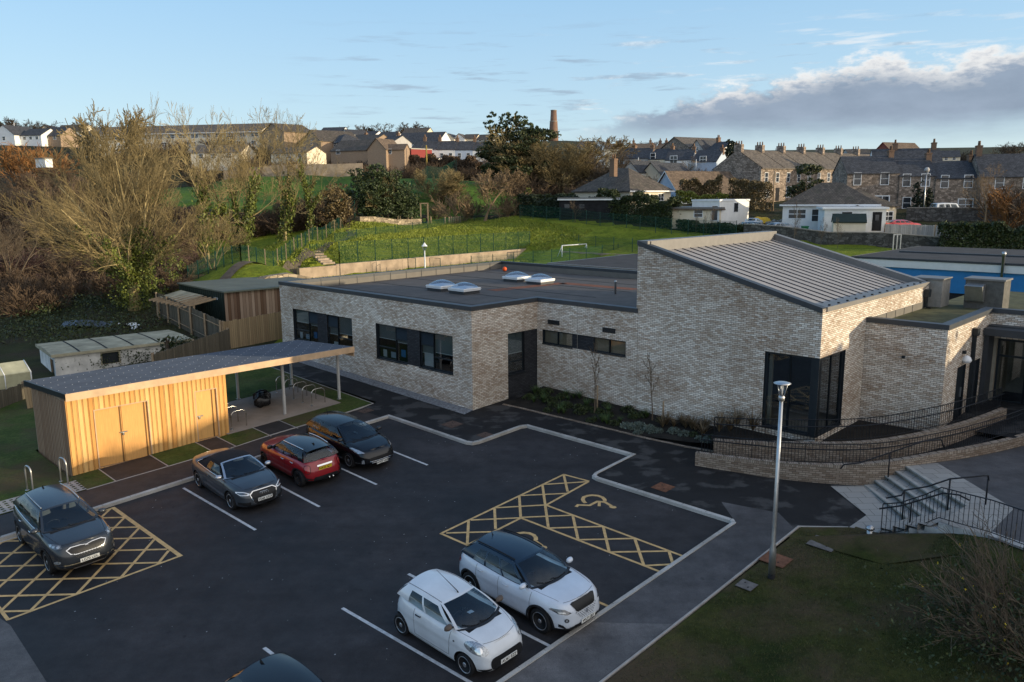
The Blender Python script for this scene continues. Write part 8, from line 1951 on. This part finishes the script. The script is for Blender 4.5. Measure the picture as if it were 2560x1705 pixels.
mb=MB();mb.box(2.4,3.2,.1,.13,hz-.82,hz-.26);mb.build('window','pane',ht);mb=MB();mb.box(2.28,3.32,-.03,.02,hz-.22,hz-.12);mb.box(2.28,2.36,-.03,.02,hz-.9,hz-.22);mb.box(3.24,3.32,-.03,.02,hz-.9,hz-.22);mb.build('window_frame','hutroof',ht)
mb=MB();mb.box(.08,.12,.45,1.25,0,hz-.38);mb.build('door','coping',ht)
C=rg.normal(size=(700,3))*np.array([1.6,.12,.28])+np.array([4.5,-.15,hz-.75]);V,F=tri_leaves(0,C,.06,rg);link('ivy',npmesh('ivy',V,F,'hedge'),ht)
C=rg.normal(size=(700,3))*np.array([.45,.35,.3])+np.array([6.6,-.35,hz-.3]);V,F=tri_leaves(0,C,.07,rg);link('ivy',npmesh('ivy',V,F,'hedge'),ht)
gp_=ats(-45,1012);gh=thing('greenhouse','old greenhouse with dirty panes and pale frame at the left edge','greenhouse',gp_,TH)
gx=inv(ats(57,985));g0=inv(gp_)
hw_=2.3;mb=MB();dd=2.0
mb.add([(0,0,.6),(hw_,0,.6),(hw_,0,1.3),(0,0,1.3),(hw_,dd,.6),(hw_,dd,1.3),(0,dd/2,1.75),(hw_,dd/2,1.75)],[(0,1,2,3),(1,4,5,7,2),(3,2,7,6)]);mb.build('glazing','greenhouse',gh)
mb=MB();mb.box(.02,hw_-.02,.03,dd,-.3,.6);mb.build('base_boards','fencewood_dark',gh)
for x in(0,1.1,2.26):mb=MB();mb.tube([(x,-.01,.5),(x,-.01,1.3),(x,dd/2,1.76)],.025,4);mb.build('glazing_bar','whiteplastic',gh)
mb=MB();mb.box(0,.9,-.45,-.42,-.3,1.0);b_=mb.build('board_sheet','fencewood');b_.location=ats(62,1022);tag(b_,'stained plywood sheet leaning beside the cedar store at the left edge','board');b_.rotation_euler=(rad(-12),0,TH)
board_fence('timber_fence','low dark fence at the left edge in front of the greenhouse',[ats(-60,1050),ats(66,1000)],.9,'fencewood_dark')
mb=MB();mb.grid(lambda u,v:(u*3.2,v*1.1,.25+.1*math.sin(5*u)+.25*v),6,3);o=mb.build('tarpaulin','shedroof',None,ats(150,828));tag(o,'blue grey sheet lying among the brambles behind the hut','tarpaulin');o.rotation_euler.z=.25
for i,(u,v,l)in enumerate(((295,818,'white plastic rubbish among the brambles behind the hut, the long piece'),(315,822,'white plastic rubbish among the brambles behind the hut, the crumpled piece'),(322,828,'small white scrap lowest among the brambles behind the hut'))):
 mb=MB();mb.grid(lambda u_,v_:(u_*(1.3-i*.3),v_*.4,.2+.1*math.sin(6*u_+4*v_+i)),5,3);o=mb.build('rubbish','white',None,ats(u,v));tag(o,l,'rubbish')
mf=N('green_mesh');mf.n.remove(mf.b);tr_=mf.n.new('ShaderNodeBsdfTransparent');df_=mf.n.new('ShaderNodeBsdfDiffuse');df_.inputs[0].default_value=(.015,.075,.055,1);mm_=mf.n.new('ShaderNodeMixShader');mm_.inputs[0].default_value=.20;mf.l.new(tr_.outputs[0],mm_.inputs[1]);mf.l.new(df_.outputs[0],mm_.inputs[2]);mf.l.new(mm_.outputs[0],mf.out.inputs[0]);M['mesh']=mf.m
def mesh_fence(label,pts,h,pm='greensteel',wires=True,alt=None,pw=.035,sub=1):
 G_=pts;t=thing('mesh_fence',label,'fence',G_[0]);mb=MB();wr=MB()
 for a,b in zip(G_,G_[1:]):
  a0,b0=a-G_[0],b-G_[0];mb.poly([a0,b0,b0+Vector((0,0,h)),a0+Vector((0,0,h))])
  if wires:
   for k in range(int(h/.4)+1):z=Vector((0,0,min(h,.1+k*.4)));wr.tube([a0+z,b0+z],.009,3)
 P=[]
 for a,b in zip(G_,G_[1:]):
  for s in range(sub):P.append(a.lerp(b,s/sub))
 P.append(G_[-1])
 for i,p in enumerate(P):
  q=p-G_[0];m_=pm if not alt or i%2==0 else alt;pb=MB();pb.box(q.x-pw,q.x+pw,q.y-pw,q.y+pw,q.z-.5,q.z+h+.05);pb.build('post',m_,t)
 mb.build('mesh_panel','mesh',t)
 if wr.f:wr.build('wires','greensteel',t)
 return t
path_pts=[(603,655,68),(641,639,71),(682,627,74),(703,620,76),(725,614,78.5),(744,608,81),(764,606,84),(782,602,87),(806,595,91),(826,589.6,95),(847,584,99),(858,580,103)]
mesh_fence('green mesh fence with timber posts along the left of the gravel path',[gnd(*q)for q in path_pts],1.5,alt='timber',sub=2)
mesh_fence('green mesh fence behind the container and bare tree at left',[gnd(470,690,66),gnd(520,672,67),gnd(560,664,68),gnd(603,655,68)],1.5,sub=2)
mesh_fence('low green mesh fence along the top of the grass bank',[gnd(*q)for q in((838,607,86),(892,596,91),(940,588,97),(988,584,101),(1032,576,106),(1068,572,109),(1109,567,112),(1150,560,115),(1187,554,118),(1224,543,121),(1262,538,122))],1.0)
WL=3.52
wp=[atz(z_[0],z_[1],WL)for z_ in[Zt(910,1530),Zt(1105,1510),Zt(1288,1495),Zt(1465,1478),Zt(1635,1465),Zt(1797,1452),Zt(1953,1440),Zt(2100,1427),Zt(2243,1415),Zs(57,1425),Zs(200,1417),Zs(343,1405),Zs(472,1395),Zs(600,1388)]]
W0,W1=wp[0],wp[-1]
wl_=[W0.lerp(W1,i/13)for i in range(14)]
mesh_fence('tall green mesh fence standing on the cream retaining wall',[Vector((p.x,p.y,WL))for p in wl_],2.1)
dW=(W1-W0).normalized();wl0=W0-dW*4.8
rw=thing('retaining_wall','long cream concrete retaining wall between playground and grass bank','wall',Vector((wl0.x,wl0.y,2.2)),math.atan2(dW.y,dW.x));LW_=(W1-wl0).length
for i in range(8):
 mb=MB();a=LW_*i/8;b=LW_*(i+1)/8;mb.box(a+.01,b-.01,-.2,.25,-1.2,WL-2.2-.1*(i==0));mb.build('panel','retaining',rw)
mb=MB();mb.box(LW_,LW_+.3,-16,.25,-1,1.15);mb.build('return_wall','retaining',rw)
fp_=[atz(*z_,4.25)for z_ in[Zt(910,1355),Zt(1067,1410),Zt(1225,1427),Zt(1393,1440)]]
fp_=[atz(*z_,4.25)for z_ in[Zt(1393,1440),Zt(1560,1462),Zt(1900,1475),Zt(2110,1462),Zt(2300,1448)]]
sp2=[atz(*z_,4.25)for z_ in[Zs(65,1460),Zs(262,1446),Zs(450,1430),Zs(630,1412),Zs(800,1400),Zs(965,1386),Zs(1115,1375),Zs(1260,1362),Zs(1405,1350),Zs(1540,1340),Zs(1700,1328)]]
mesh_fence('green mesh fence along the near side of the playground',[Vector((p.x,p.y,2.35))for p in sp2],1.9)
mesh_fence('green mesh fence climbing the bank at the left end of the playground',[Vector((atz(*Zt(645,1560),3.0).x,atz(*Zt(645,1560),3.0).y,3.0)),Vector((atz(*Zt(710,1540),3.0).x,atz(*Zt(710,1540),3.0).y,2.9)),Vector((atz(*Zt(773,1560),2.7).x,atz(*Zt(773,1560),2.7).y,2.7)),Vector((wl_[0].x,wl_[0].y,2.4))],2.3)
mesh_fence('green mesh fence at the far right of the playground under the dark bank',[Vector((atz(*z_,5.0).x,atz(*z_,5.0).y,3.2))for z_ in(Zs(600,1258),Zs(745,1262),Zs(893,1268),Zs(1045,1275),Zs(1202,1285),Zs(1366,1295),Zs(1536,1303),Zs(1690,1312))],1.9)
mesh_fence('tall green mesh sports fence running up the field',[gnd(1030,517,128),gnd(1070,500,135),gnd(1105,484,141),gnd(1142,468,148)],4.0)
mesh_fence('green mesh fence along the dark hedges at the top of the bank',[gnd(1300,545,114),gnd(1400,556,110.5),gnd(1500,564,106),gnd(1600,570,102.5),gnd(1720,584,98),gnd(1840,592,93)],1.8,sub=3)
def struct_ribbon(name,mat,pts,w,dz,label):
 G_=[at(*q)for q in pts];G2=[]
 for a,b in zip(G_,G_[1:]):G2+=[a.lerp(b,i/6)for i in range(6)]
 G2.append(G_[-1]);mb=MB();L=[]
 for i,p in enumerate(G2):
  d=(G2[min(i+1,len(G2)-1)]-G2[max(i-1,0)]);d.z=0;d.normalize();n=Vector((-d.y,d.x,0))*w/2;L.append([(p+n*k)for k in(1,.4,-.4,-1)])
 for A,Bq in zip(L,L[1:]):
  for k in range(3):mb.poly([Vector((q.x,q.y,Tz(q.x,q.y)+dz))for q in(A[k],Bq[k],Bq[k+1],A[k+1])][::-1])
 o=mb.build(name,mat);return struct(o,label)
struct_ribbon('footpath','path',[(560,690,64),(600,668,67),(660,648,71),(720,632,75),(765,621,79),(810,608,84),(850,596,89),(880,584,94),(872,572,99),(866,561,103),(867,553,107)],.95,.07,'trodden gravel path curving up to the green gate')
st2=thing('bank_steps','flight of pale stone slab steps down the grass bank','steps',gnd(802,642,78.5),TH)
o0=gnd(802,642,78.5)
for i,(u,v,Y)in enumerate(((785,628,82),(793,634,80.7),(800,640,79.4),(807,646,78.1),(813,651,77),(820,656,76))):
 q=at(u,v,Y)-o0;mi2=Matrix.Rotation(-TH,3,'Z')@q;mb=MB();mb.box(mi2.x-.65,mi2.x+.65,mi2.y-.2,mi2.y+.2,mi2.z-.16,mi2.z+.02);mb.build('slab','stone_rust' if i==9 else 'retaining',st2)
rb_=gnd(640,690,63);wall_run('rubble_edge','low edge of rust coloured rubble stones above the container','wall',[(620,694,62),(660,688,63.5),(720,688,65),(775,692,66)],.5,.8,'stone_rust')
ga=atz(1405,652,2.35);gb=atz(1466,647,2.35);gl_=thing('football_goal','white football goal frame on the playground','goal',ga,rot_of(ga,gb));gw_=math.hypot(gb.x-ga.x,gb.y-ga.y)
for n_,q in(('post',[(0,0,0),(0,0,1.8)]),('post',[(gw_,0,0),(gw_,0,1.8)]),('crossbar',[(0,0,1.8),(gw_,0,1.8)]),('back_stay',[(0,0,1.8),(0,1,0)]),('back_stay',[(gw_,0,1.8),(gw_,1,0)])):mb=MB();mb.tube(q,.06 if 'stay' not in n_ else .03,8);mb.build(n_,'whiteplastic',gl_)
lt_=atz(1061,609,5.6);lb=thing('lantern_post','white lantern post with a glass lantern behind the brick wing','street lamp',Vector((lt_.x,lt_.y,2.3)))
mb=MB();mb.lathe([(.08,0),(.07,1),(.05,2.65)],10);mb.build('post','whiteplastic',lb);mb=MB();mb.lathe([(.12,2.65),(.26,3.05)],6,0,None,False);mb.build('lantern','lantern',lb);mb=MB();mb.lathe([(.3,3.05),(.1,3.28),(.03,3.4)],6,0,None,False);mb.build('cap','whiteplastic',lb)
for i,(x0,x1,l)in enumerate(((1530,1600,'dark green gate frame left of the white lantern post'),(1730,1825,'dark green gate frame right of the white lantern post'))):
 a,b=atz(*Zt(x0,1475),3.9),atz(*Zt(x1,1480),3.9);t=thing('gate',l,'gate',Vector((a.x,a.y,2.3)),rot_of(a,b));w_=math.hypot(b.x-a.x,b.y-a.y)
 for q in([(0,0,0),(0,0,1.6),(w_,0,1.6),(w_,0,0)],):mb=MB();mb.tube(q,.04,6);mb.build('frame','greensteel',t)
 mb=MB();mb.poly([(0,0,.1),(w_,0,.1),(w_,0,1.5),(0,0,1.5)]);mb.build('mesh_panel','mesh',t)
g_=gnd(869,552,107);t=thing('gate','tall green metal gate at the end of the gravel path','gate',g_+Vector((-.9,0,0)))
for x in(0,1.9):mb=MB();mb.box(x-.05,x+.05,-.05,.05,-.3,2.7);mb.build('post','greensteel',t)
mb=MB();mb.poly([(0,0,.1),(1.9,0,.1),(1.9,0,2.5),(0,0,2.5)]);mb.build('mesh_panel','mesh',t)
for z in(.2,.8,1.4,2.0,2.5):mb=MB();mb.box(0,1.9,-.02,.02,z,z+.06);mb.build('rail','greensteel',t)
for i,(x,y,h)in enumerate(((1355,1168,1.15),(1440,1168,1.1),(1462,1168,1.1),(1533,1163,1.15),(1567,1153,1.05),(1740,1128,.9),(1868,1105,1.0),(1905,1108,1.0),(1925,1104,1.0),(1943,1103,1.0),(1960,1102,1.0),(1977,1100,1.0),(1994,1099,1.0),(2008,1098,1.0))):
 g=gnd(*Zt(x,y),112+i*.3);mb=MB();mb.lathe([(.09,-.4),(.09,h),(.05,h+.04)],8);o=mb.build('timber_post','timber',None,g)
 zone='left of the climbing frame' if i<5 else('right of the climbing frame' if i<7 else 'in the close row of balance posts');tag(o,'short round timber post on the bank top '+zone,'post','timber posts '+zone)
g=gnd(*Zt(1650,1152),113);t=thing('climbing_frame','tall timber frame with a hanging black tyre on the bank top','play frame',g)
for x in(0,1.0):mb=MB();mb.box(x-.08,x+.08,-.08,.08,-.3,2.8);mb.build('post','timber',t)
mb=MB();mb.box(-.1,1.1,-.08,.08,2.75,2.9);mb.build('crossbeam','timber',t);mb=MB();mb.tube([(.5+.38*math.cos(a),-.2,.55+.38*math.sin(a))for a in[i*math.pi/8 for i in range(17)]],.12,8);mb.build('tyre','black',t)
def pole(label,u,vb,Y,vt,r_,mt,head=False,name='pole',cat='pole'):
 g=gnd(u,vb,Y);h=at(u,vt,Y).z-g.z;t=thing(name,label,cat,g);mb=MB();mb.lathe([(r_,-.5),(r_*.7,h)],8);mb.build('shaft',mt,t)
 if head:mb=MB();mb.lathe([(.05,h),(.26,h+.12),(.34,h+.35),(.2,h+.6),(.03,h+.65)],12);mb.build('lamp_globe','ren_grey',t);mb=MB();mb.box(-.05,.05,-.35,-.05,h-.1,h);mb.build('bracket','steel',t)
 else:mb=MB();mb.box(-.5,.5,-.04,.04,h-.6,h-.5);mb.build('crossarm','timber',t)
 return t
pole('tall grey street lamp with a globe head beside the cypresses',2309,524,104,431,.09,'steel',True,'street_lamp','street lamp')
pole('yellowish timber telegraph pole in front of the white terrace',1067,424,185,363,.22,'yellowpole' if M.setdefault('yellowpole',plain('yellow_timber',(.30,.22,.05),.8,0,.2))else None)
pole('dark telegraph pole in front of the sunlit stone terrace',1932,522,113,427,.12,'timber')
pole('white lighting column on the left skyline',39,345,262,306,.12,'whiteplastic')
pole('thin white pole in front of the grey pebbledashed terrace house',1595,440,168,394,.08,'whiteplastic')
pole('thin white pole in front of the pale blue terrace house',1739,444,160,398,.08,'whiteplastic')
sp3=gnd(1384,352,500);h=at(1384,276,500).z-sp3.z;cs=thing('chimney_stack','tall tapering brick chimney stack on the skyline','chimney',sp3)
mb=MB();mb.lathe([(3.1,-3),(2.75,h*.22),(2.35,h*.6),(2.1,h*.64),(1.75,h)],20);M['stackbrick']=plain('stack_brick',(.20,.12,.085),.9,0,.25,.5);mb.build('shaft','stackbrick',cs)
for z,r_ in((h*.22,2.95),(h*.62,2.4),(h*.985,1.9)):mb=MB();mb.lathe([(r_,z),(r_,z+.5)],20);mb.build('band','stonequoin',cs)
g=gnd(2243,622,80);t=thing('frame_posts','three tall pale steel posts behind the metal roof beside the garden wall','posts',g)
for i in range(3):mb=MB();mb.box(-.5+i*.36,-.4+i*.36,-.05,.05,-.4,1.75);mb.build('post','steel',t)
mb=MB();mb.box(-.5,.32,-.04,.04,1.65,1.75);mb.build('top_rail','steel',t)
for i,(u0,u1,v,Y,l)in enumerate(((2212,2338,584,87.5,'pale vertical boarded fence right of the white bungalow'),(2338,2415,585,86.5,'short pale boarded fence beside the dark hedge'))):
 a,b=gnd(u0,v,Y),gnd(u1,v,Y-.8);board_fence('timber_fence',l,[a,b],1.3,'greyboards' if M.setdefault('greyboards',boards('grey_boards',[(.26,.27,.27),(.34,.35,.35),(.22,.23,.23)],.2))else None)
g=gnd(2012,576,89.5);t=thing('wheelie_bin','green wheelie bin in front of the white bungalow','bin',g);mb=MB();mb.prism([(-.3,-.3),(.3,-.3),(.3,.35),(-.3,.35)],0,1.0);mb.build('bin_body','greenbin',t);mb=MB();mb.box(-.34,.34,-.36,.38,1.0,1.08);mb.build('lid','greenbin',t)
g=gnd(1908,545,104);t=thing('sheeted_pile','bright yellow sheeting over a pile in the yard','pile',g);mb=MB();mb.grid(lambda u,v:(u*2.6-1.3,v*1.6,1.1*math.sin(math.pi*(.12+.76*u))*math.sin(math.pi*(.1+.8*v))+.15*math.sin(9*u)),10,8);mb.build('sheet','yellow',t)
g=gnd(1938,548,102);t=thing('log_pile','stack of pale stones and logs right of the yellow sheeting','pile',g);R=random.Random(2)
for i in range(16):mb=MB();c_=Vector((R.uniform(-1.1,1.1),R.uniform(-.5,.5),R.uniform(.1,.9)));mb.lathe([(.08,-.35),(.2,-.25),(.22,.25),(.08,.35)],7,0,Matrix.Translation(c_)@Matrix.Rotation(R.uniform(0,3),4,'Z')@Matrix.Rotation(1.4,4,'X'));mb.build('log','stonequoin',t)
def far_car(label,u,v,Y,head,paint_,cat='car',van=False):
 sp=dict(name='van' if van else 'parked_car',label=label,cat=cat,L=4.9 if van else 4.2,W=1.85 if van else 1.75,H=1.95 if van else 1.45,wb=3.0 if van else 2.55,fo=.85,tyre=.1,rw=.32,clr=.2,lod=1,paint=paint_,top=[(2.2,.8),(1.7,.95),(1.0,1.05),(-1.5,1.08),(-2.2,1.0)],xa=1.35 if van else 1.1,xb=.75 if van else .25,xc=-2.0 if van else-1.4,xd=-2.3 if van else-1.85,wr=.62 if van else .56,wins=[(.08,.36),(.40,.62),(.66,.9)],gaps=[.9],handles=[],spokes=0,rimm='alloy')
 r_,c_=build_car(sp);g=gnd(u,v,Y);r_.location=g;r_.rotation_euler=(0,0,rad(head));return r_
far_car('white van parked in front of the shaded stone terrace',2370,540,103,5,'p_white','van',True)
far_car('red car behind the pale boarded fence at right',2256,574,91.5,8,'p_far_red')
far_car('white car in the yard beside the tall white block',1885,548,101,60,'p_white')
far_car('silver grey car behind the garden wall left of the bungalow',1955,578,93,20,'p_silver')
far_car('dark blue car behind the garden wall below the white block',1885,574,96,10,'p_navy')
def shade_screen(label,pts,hs):  # unseen evergreen screen, added only to keep low sun off the car park
 o_=Vector(pts[0]);t=thing('shade_screen',label,'hedge',o_);C=[];mb=MB()
 for(a,b),(h0,h1)in zip(zip(pts,pts[1:]),zip(hs,hs[1:])):
  a,b=Vector(a)-o_,Vector(b)-o_;L=(b-a).length;k=int(L*150);q=rg.uniform(size=(k,1));h=h0+(h1-h0)*q[:,0];h=h+.15*np.sin(q[:,0]*L*1.3)
  c=np.array(a)*(1-q)+np.array(b)*q;zz=rg.uniform(size=k)**.6*h;C.append(c+np.stack([rg.normal(size=k)*.8,rg.normal(size=k)*.8,zz],1))
  n=max(2,int(L/.8))
  for i in range(n):
   q0,q1=i/n,(i+1)/n;hq=lambda q:h0+(h1-h0)*q+.15*math.sin(q*L*1.3)-.2
   A_,B_=a.lerp(b,q0),a.lerp(b,q1);nn=Vector((b.y-a.y,a.x-b.x,0)).normalized()*.5
   v=[A_+nn,B_+nn,B_-nn,A_-nn];z0,z1=hq(q0),hq(q1);mb.add([x+Vector((0,0,-1))for x in v]+[v[0]+Vector((0,0,z0)),v[1]+Vector((0,0,z1)),v[2]+Vector((0,0,z1)),v[3]+Vector((0,0,z0))],[(4,5,6,7),(0,1,5,4),(2,3,7,6)])
 C=np.concatenate(C);V,F=tri_leaves(0,C,.28,rg);link('foliage',npmesh('foliage',V,F,'cypress'),t);mb.build('shade_core','cypress',t);return t  # solid core added inside the leaves so no sun leaks through
shade_screen('unseen tall evergreen screen added out of view to shade the car park',[(45,-22,-1),(45,-6,-1),(45,1,-1),(45,4,-1),(45,8,-1),(45,11,-1),(45,17,-1),(45,22,-.8)],[10.2,9.7,9.1,8.5,9.0,9.5,9.7,9.3])  # heights shaped to place the shadow edge on store and cars
SUN=Vector((.9549,-.2664,.131)).normalized()
world=D.worlds.new('World');scene.world=world;world.use_nodes=True
wt=world.node_tree;wn,wl=wt.nodes,wt.links
for n in list(wn):wn.remove(n)
out=wn.new('ShaderNodeOutputWorld');sky=wn.new('ShaderNodeTexSky');sky.sky_type='NISHITA';sky.sun_disc=False
sky.sun_elevation=rad(7.53);sky.sun_rotation=math.atan2(SUN.x,SUN.y);sky.air_density=1.0;sky.dust_density=.4;sky.ozone_density=2.0;sky.altitude=50
def wmath(op,a,b=None,c=None,clamp=False):
 m=wn.new('ShaderNodeMath');m.operation=op;m.use_clamp=clamp
 for i,v in enumerate((a,b,c)):
  if v is None:continue
  if isinstance(v,bpy.types.NodeSocket):wl.new(v,m.inputs[i])
  else:m.inputs[i].default_value=v
 return m.outputs[0]
def wstep(x,a,b):
 m=wn.new('ShaderNodeMapRange');m.interpolation_type='SMOOTHSTEP';m.inputs[1].default_value=a;m.inputs[2].default_value=b
 wl.new(x,m.inputs[0]);return m.outputs[0]
tc=wn.new('ShaderNodeTexCoord');sx=wn.new('ShaderNodeSeparateXYZ');wl.new(tc.outputs['Generated'],sx.inputs[0])
az=wmath('ARCTAN2',sx.outputs[0],sx.outputs[1]);el=wmath('ARCSINE',sx.outputs[2])
cv=wn.new('ShaderNodeCombineXYZ');wl.new(az,cv.inputs[0]);wl.new(wmath('MULTIPLY',el,2.2),cv.inputs[1])
def wnoise(scale,detail,rough,stretch=(1,1,1),off=0):
 mp=wn.new('ShaderNodeMapping');mp.inputs['Scale'].default_value=stretch;mp.inputs['Location'].default_value=(off,off,0);wl.new(cv.outputs[0],mp.inputs[0])
 t=wn.new('ShaderNodeTexNoise');t.inputs['Scale'].default_value=scale;t.inputs['Detail'].default_value=detail;t.inputs['Roughness'].default_value=rough;wl.new(mp.outputs[0],t.inputs[0]);return t.outputs[0]
fc=wn.new('ShaderNodeFloatCurve');cu=fc.mapping.curves[0]
TOP=[(.0,.05),(.10,.080),(.16,.105),(.22,.115),(.32,.132),(.41,.148),(.49,.142),(.54,.152),(.61,.168),(.70,.17),(1.0,.15)]
cu.points[0].location=(0,TOP[0][1]);cu.points[1].location=(1,TOP[-1][1])
for a,e in TOP[1:-1]:cu.points.new(a,e)
fc.mapping.update();wl.new(az,fc.inputs['Value'])
nb=wnoise(14,7,.62);nf=wnoise(45,5,.6,off=3)
dtop=wmath('SUBTRACT',wmath('ADD',fc.outputs[0],wmath('MULTIPLY',wmath('SUBTRACT',nb,.5),.10)),el)
dtop=wmath('ADD',dtop,wmath('MULTIPLY',wmath('SUBTRACT',nf,.5),.02))
bank=wmath('MULTIPLY',wstep(dtop,-.004,.014),wmath('MULTIPLY',wstep(az,.03,.20),wstep(wmath('ADD',el,wmath('MULTIPLY',wmath('SUBTRACT',wnoise(7,5,.6,(1,2,1),5),.5),.03)),.052,.088)))
bank=wmath('MULTIPLY',bank,wmath('SUBTRACT',1.0,wstep(az,1.15,1.4)))
wisp=wmath('MULTIPLY',wstep(wnoise(9,6,.6,(1,5,1),9),.52,.68),wmath('MULTIPLY',wstep(el,.05,.1),wmath('SUBTRACT',1.0,wstep(el,.15,.22))))
wisp=wmath('MULTIPLY',wmath('MULTIPLY',wisp,.55),wmath('MULTIPLY',wstep(az,-.32,-.1),wmath('SUBTRACT',1.0,wstep(az,.45,.7))))
lit=wmath('MULTIPLY',wmath('SUBTRACT',1.0,wstep(dtop,.006,.030)),wstep(wmath('ADD',wmath('MULTIPLY',az,.5),nb),.56,.72))
cr=wn.new('ShaderNodeMix');cr.data_type='RGBA';wl.new(lit,cr.inputs[0]);cr.inputs[6].default_value=(.30,.37,.48,1);cr.inputs[7].default_value=(.95,.93,.90,1)
sh=wn.new('ShaderNodeMix');sh.data_type='RGBA';sh.blend_type='MULTIPLY';sh.inputs[0].default_value=.5;wl.new(cr.outputs[2],sh.inputs[6])
rg=wn.new('ShaderNodeValToRGB');rg.color_ramp.elements[0].color=(.75,.77,.8,1);rg.color_ramp.elements[0].position=.3;rg.color_ramp.elements[1].color=(1.25,1.22,1.2,1);rg.color_ramp.elements[1].position=.7;wl.new(nb,rg.inputs[0]);wl.new(rg.outputs[0],sh.inputs[7])
tint=wn.new('ShaderNodeMix');tint.data_type='RGBA';tint.blend_type='MULTIPLY';tint.inputs[0].default_value=1;wl.new(sky.outputs[0],tint.inputs[6]);tint.inputs[7].default_value=(*SKYTINT,1)
gr=wn.new('ShaderNodeValToRGB');ge=gr.color_ramp.elements;ge[0].position=0;ge[0].color=(.68,.81,.91,1);ge[1].position=1;ge[1].color=(.16,.32,.62,1)
for p_,c_ in((.08,(.58,.79,.97)),(.24,(.40,.68,.98)),(.5,(.26,.52,.88))):e_=ge.new(p_);e_.color=(*c_,1)
wl.new(el,gr.inputs[0])
g2=wn.new('ShaderNodeMix');g2.data_type='RGBA';g2.blend_type='MULTIPLY';g2.inputs[0].default_value=1;wl.new(gr.outputs[0],g2.inputs[6]);g2.inputs[7].default_value=(1/SKYSTR,)*3+(1,)
sm=wn.new('ShaderNodeMix');sm.data_type='RGBA';sm.inputs[0].default_value=SKYMIX;wl.new(tint.outputs[2],sm.inputs[6]);wl.new(g2.outputs[2],sm.inputs[7])
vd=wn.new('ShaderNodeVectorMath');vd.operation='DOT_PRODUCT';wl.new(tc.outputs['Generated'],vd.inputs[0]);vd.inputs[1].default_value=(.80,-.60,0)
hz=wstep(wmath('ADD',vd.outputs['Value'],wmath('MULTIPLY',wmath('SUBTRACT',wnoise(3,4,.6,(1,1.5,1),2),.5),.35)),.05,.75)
fillmix=wn.new('ShaderNodeMix');fillmix.data_type='RGBA';wl.new(wmath('MULTIPLY',hz,.92),fillmix.inputs[0]);wl.new(sm.outputs[2],fillmix.inputs[6]);fillmix.inputs[7].default_value=(*[x*SKYFILL/SKYSTR for x in(1.0,.965,.93)],1)  # whitish glow added to the sky behind and right of camera as shade fill
bg=wn.new('ShaderNodeBackground');bg.inputs[1].default_value=SKYSTR;wl.new(fillmix.outputs[2],bg.inputs[0])
bc=wn.new('ShaderNodeBackground');bc.inputs[1].default_value=1.0;wl.new(sh.outputs[2],bc.inputs[0])
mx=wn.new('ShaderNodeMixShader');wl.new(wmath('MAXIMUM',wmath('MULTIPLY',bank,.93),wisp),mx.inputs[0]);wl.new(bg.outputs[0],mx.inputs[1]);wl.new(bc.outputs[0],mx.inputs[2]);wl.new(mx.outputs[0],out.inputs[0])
sl=D.lights.new('sun','SUN');sl.energy=SUNE;sl.angle=rad(.55);sl.color=SUNC
so=D.objects.new('sun',sl);COL.objects.link(so);so.rotation_euler=SUN.to_track_quat('Z','Y').to_euler();so.location=SUN*200
cam=D.cameras.new('camera');cam.sensor_width=36;cam.sensor_fit='HORIZONTAL';cam.lens=FPX/2560*36;cam.clip_start=.2;cam.clip_end=6000
co=D.objects.new('camera',cam);COL.objects.link(co)
mt=Matrix.Identity(4)
for i in range(3):mt[i][0],mt[i][1],mt[i][2],mt[i][3]=RT[i],UP[i],-FW[i],C0[i]
co.matrix_world=mt;scene.camera=co
scene.render.resolution_x,scene.render.resolution_y=1024,682
scene.render.engine='CYCLES'
cy=scene.cycles;cy.max_bounces=7;cy.diffuse_bounces=3;cy.glossy_bounces=3;cy.transparent_max_bounces=16;cy.caustics_reflective=False;cy.caustics_refractive=False;cy.sample_clamp_indirect=4
cy.use_denoising=True
scene.view_settings.view_transform='Standard';scene.view_settings.look='None';scene.view_settings.exposure=0
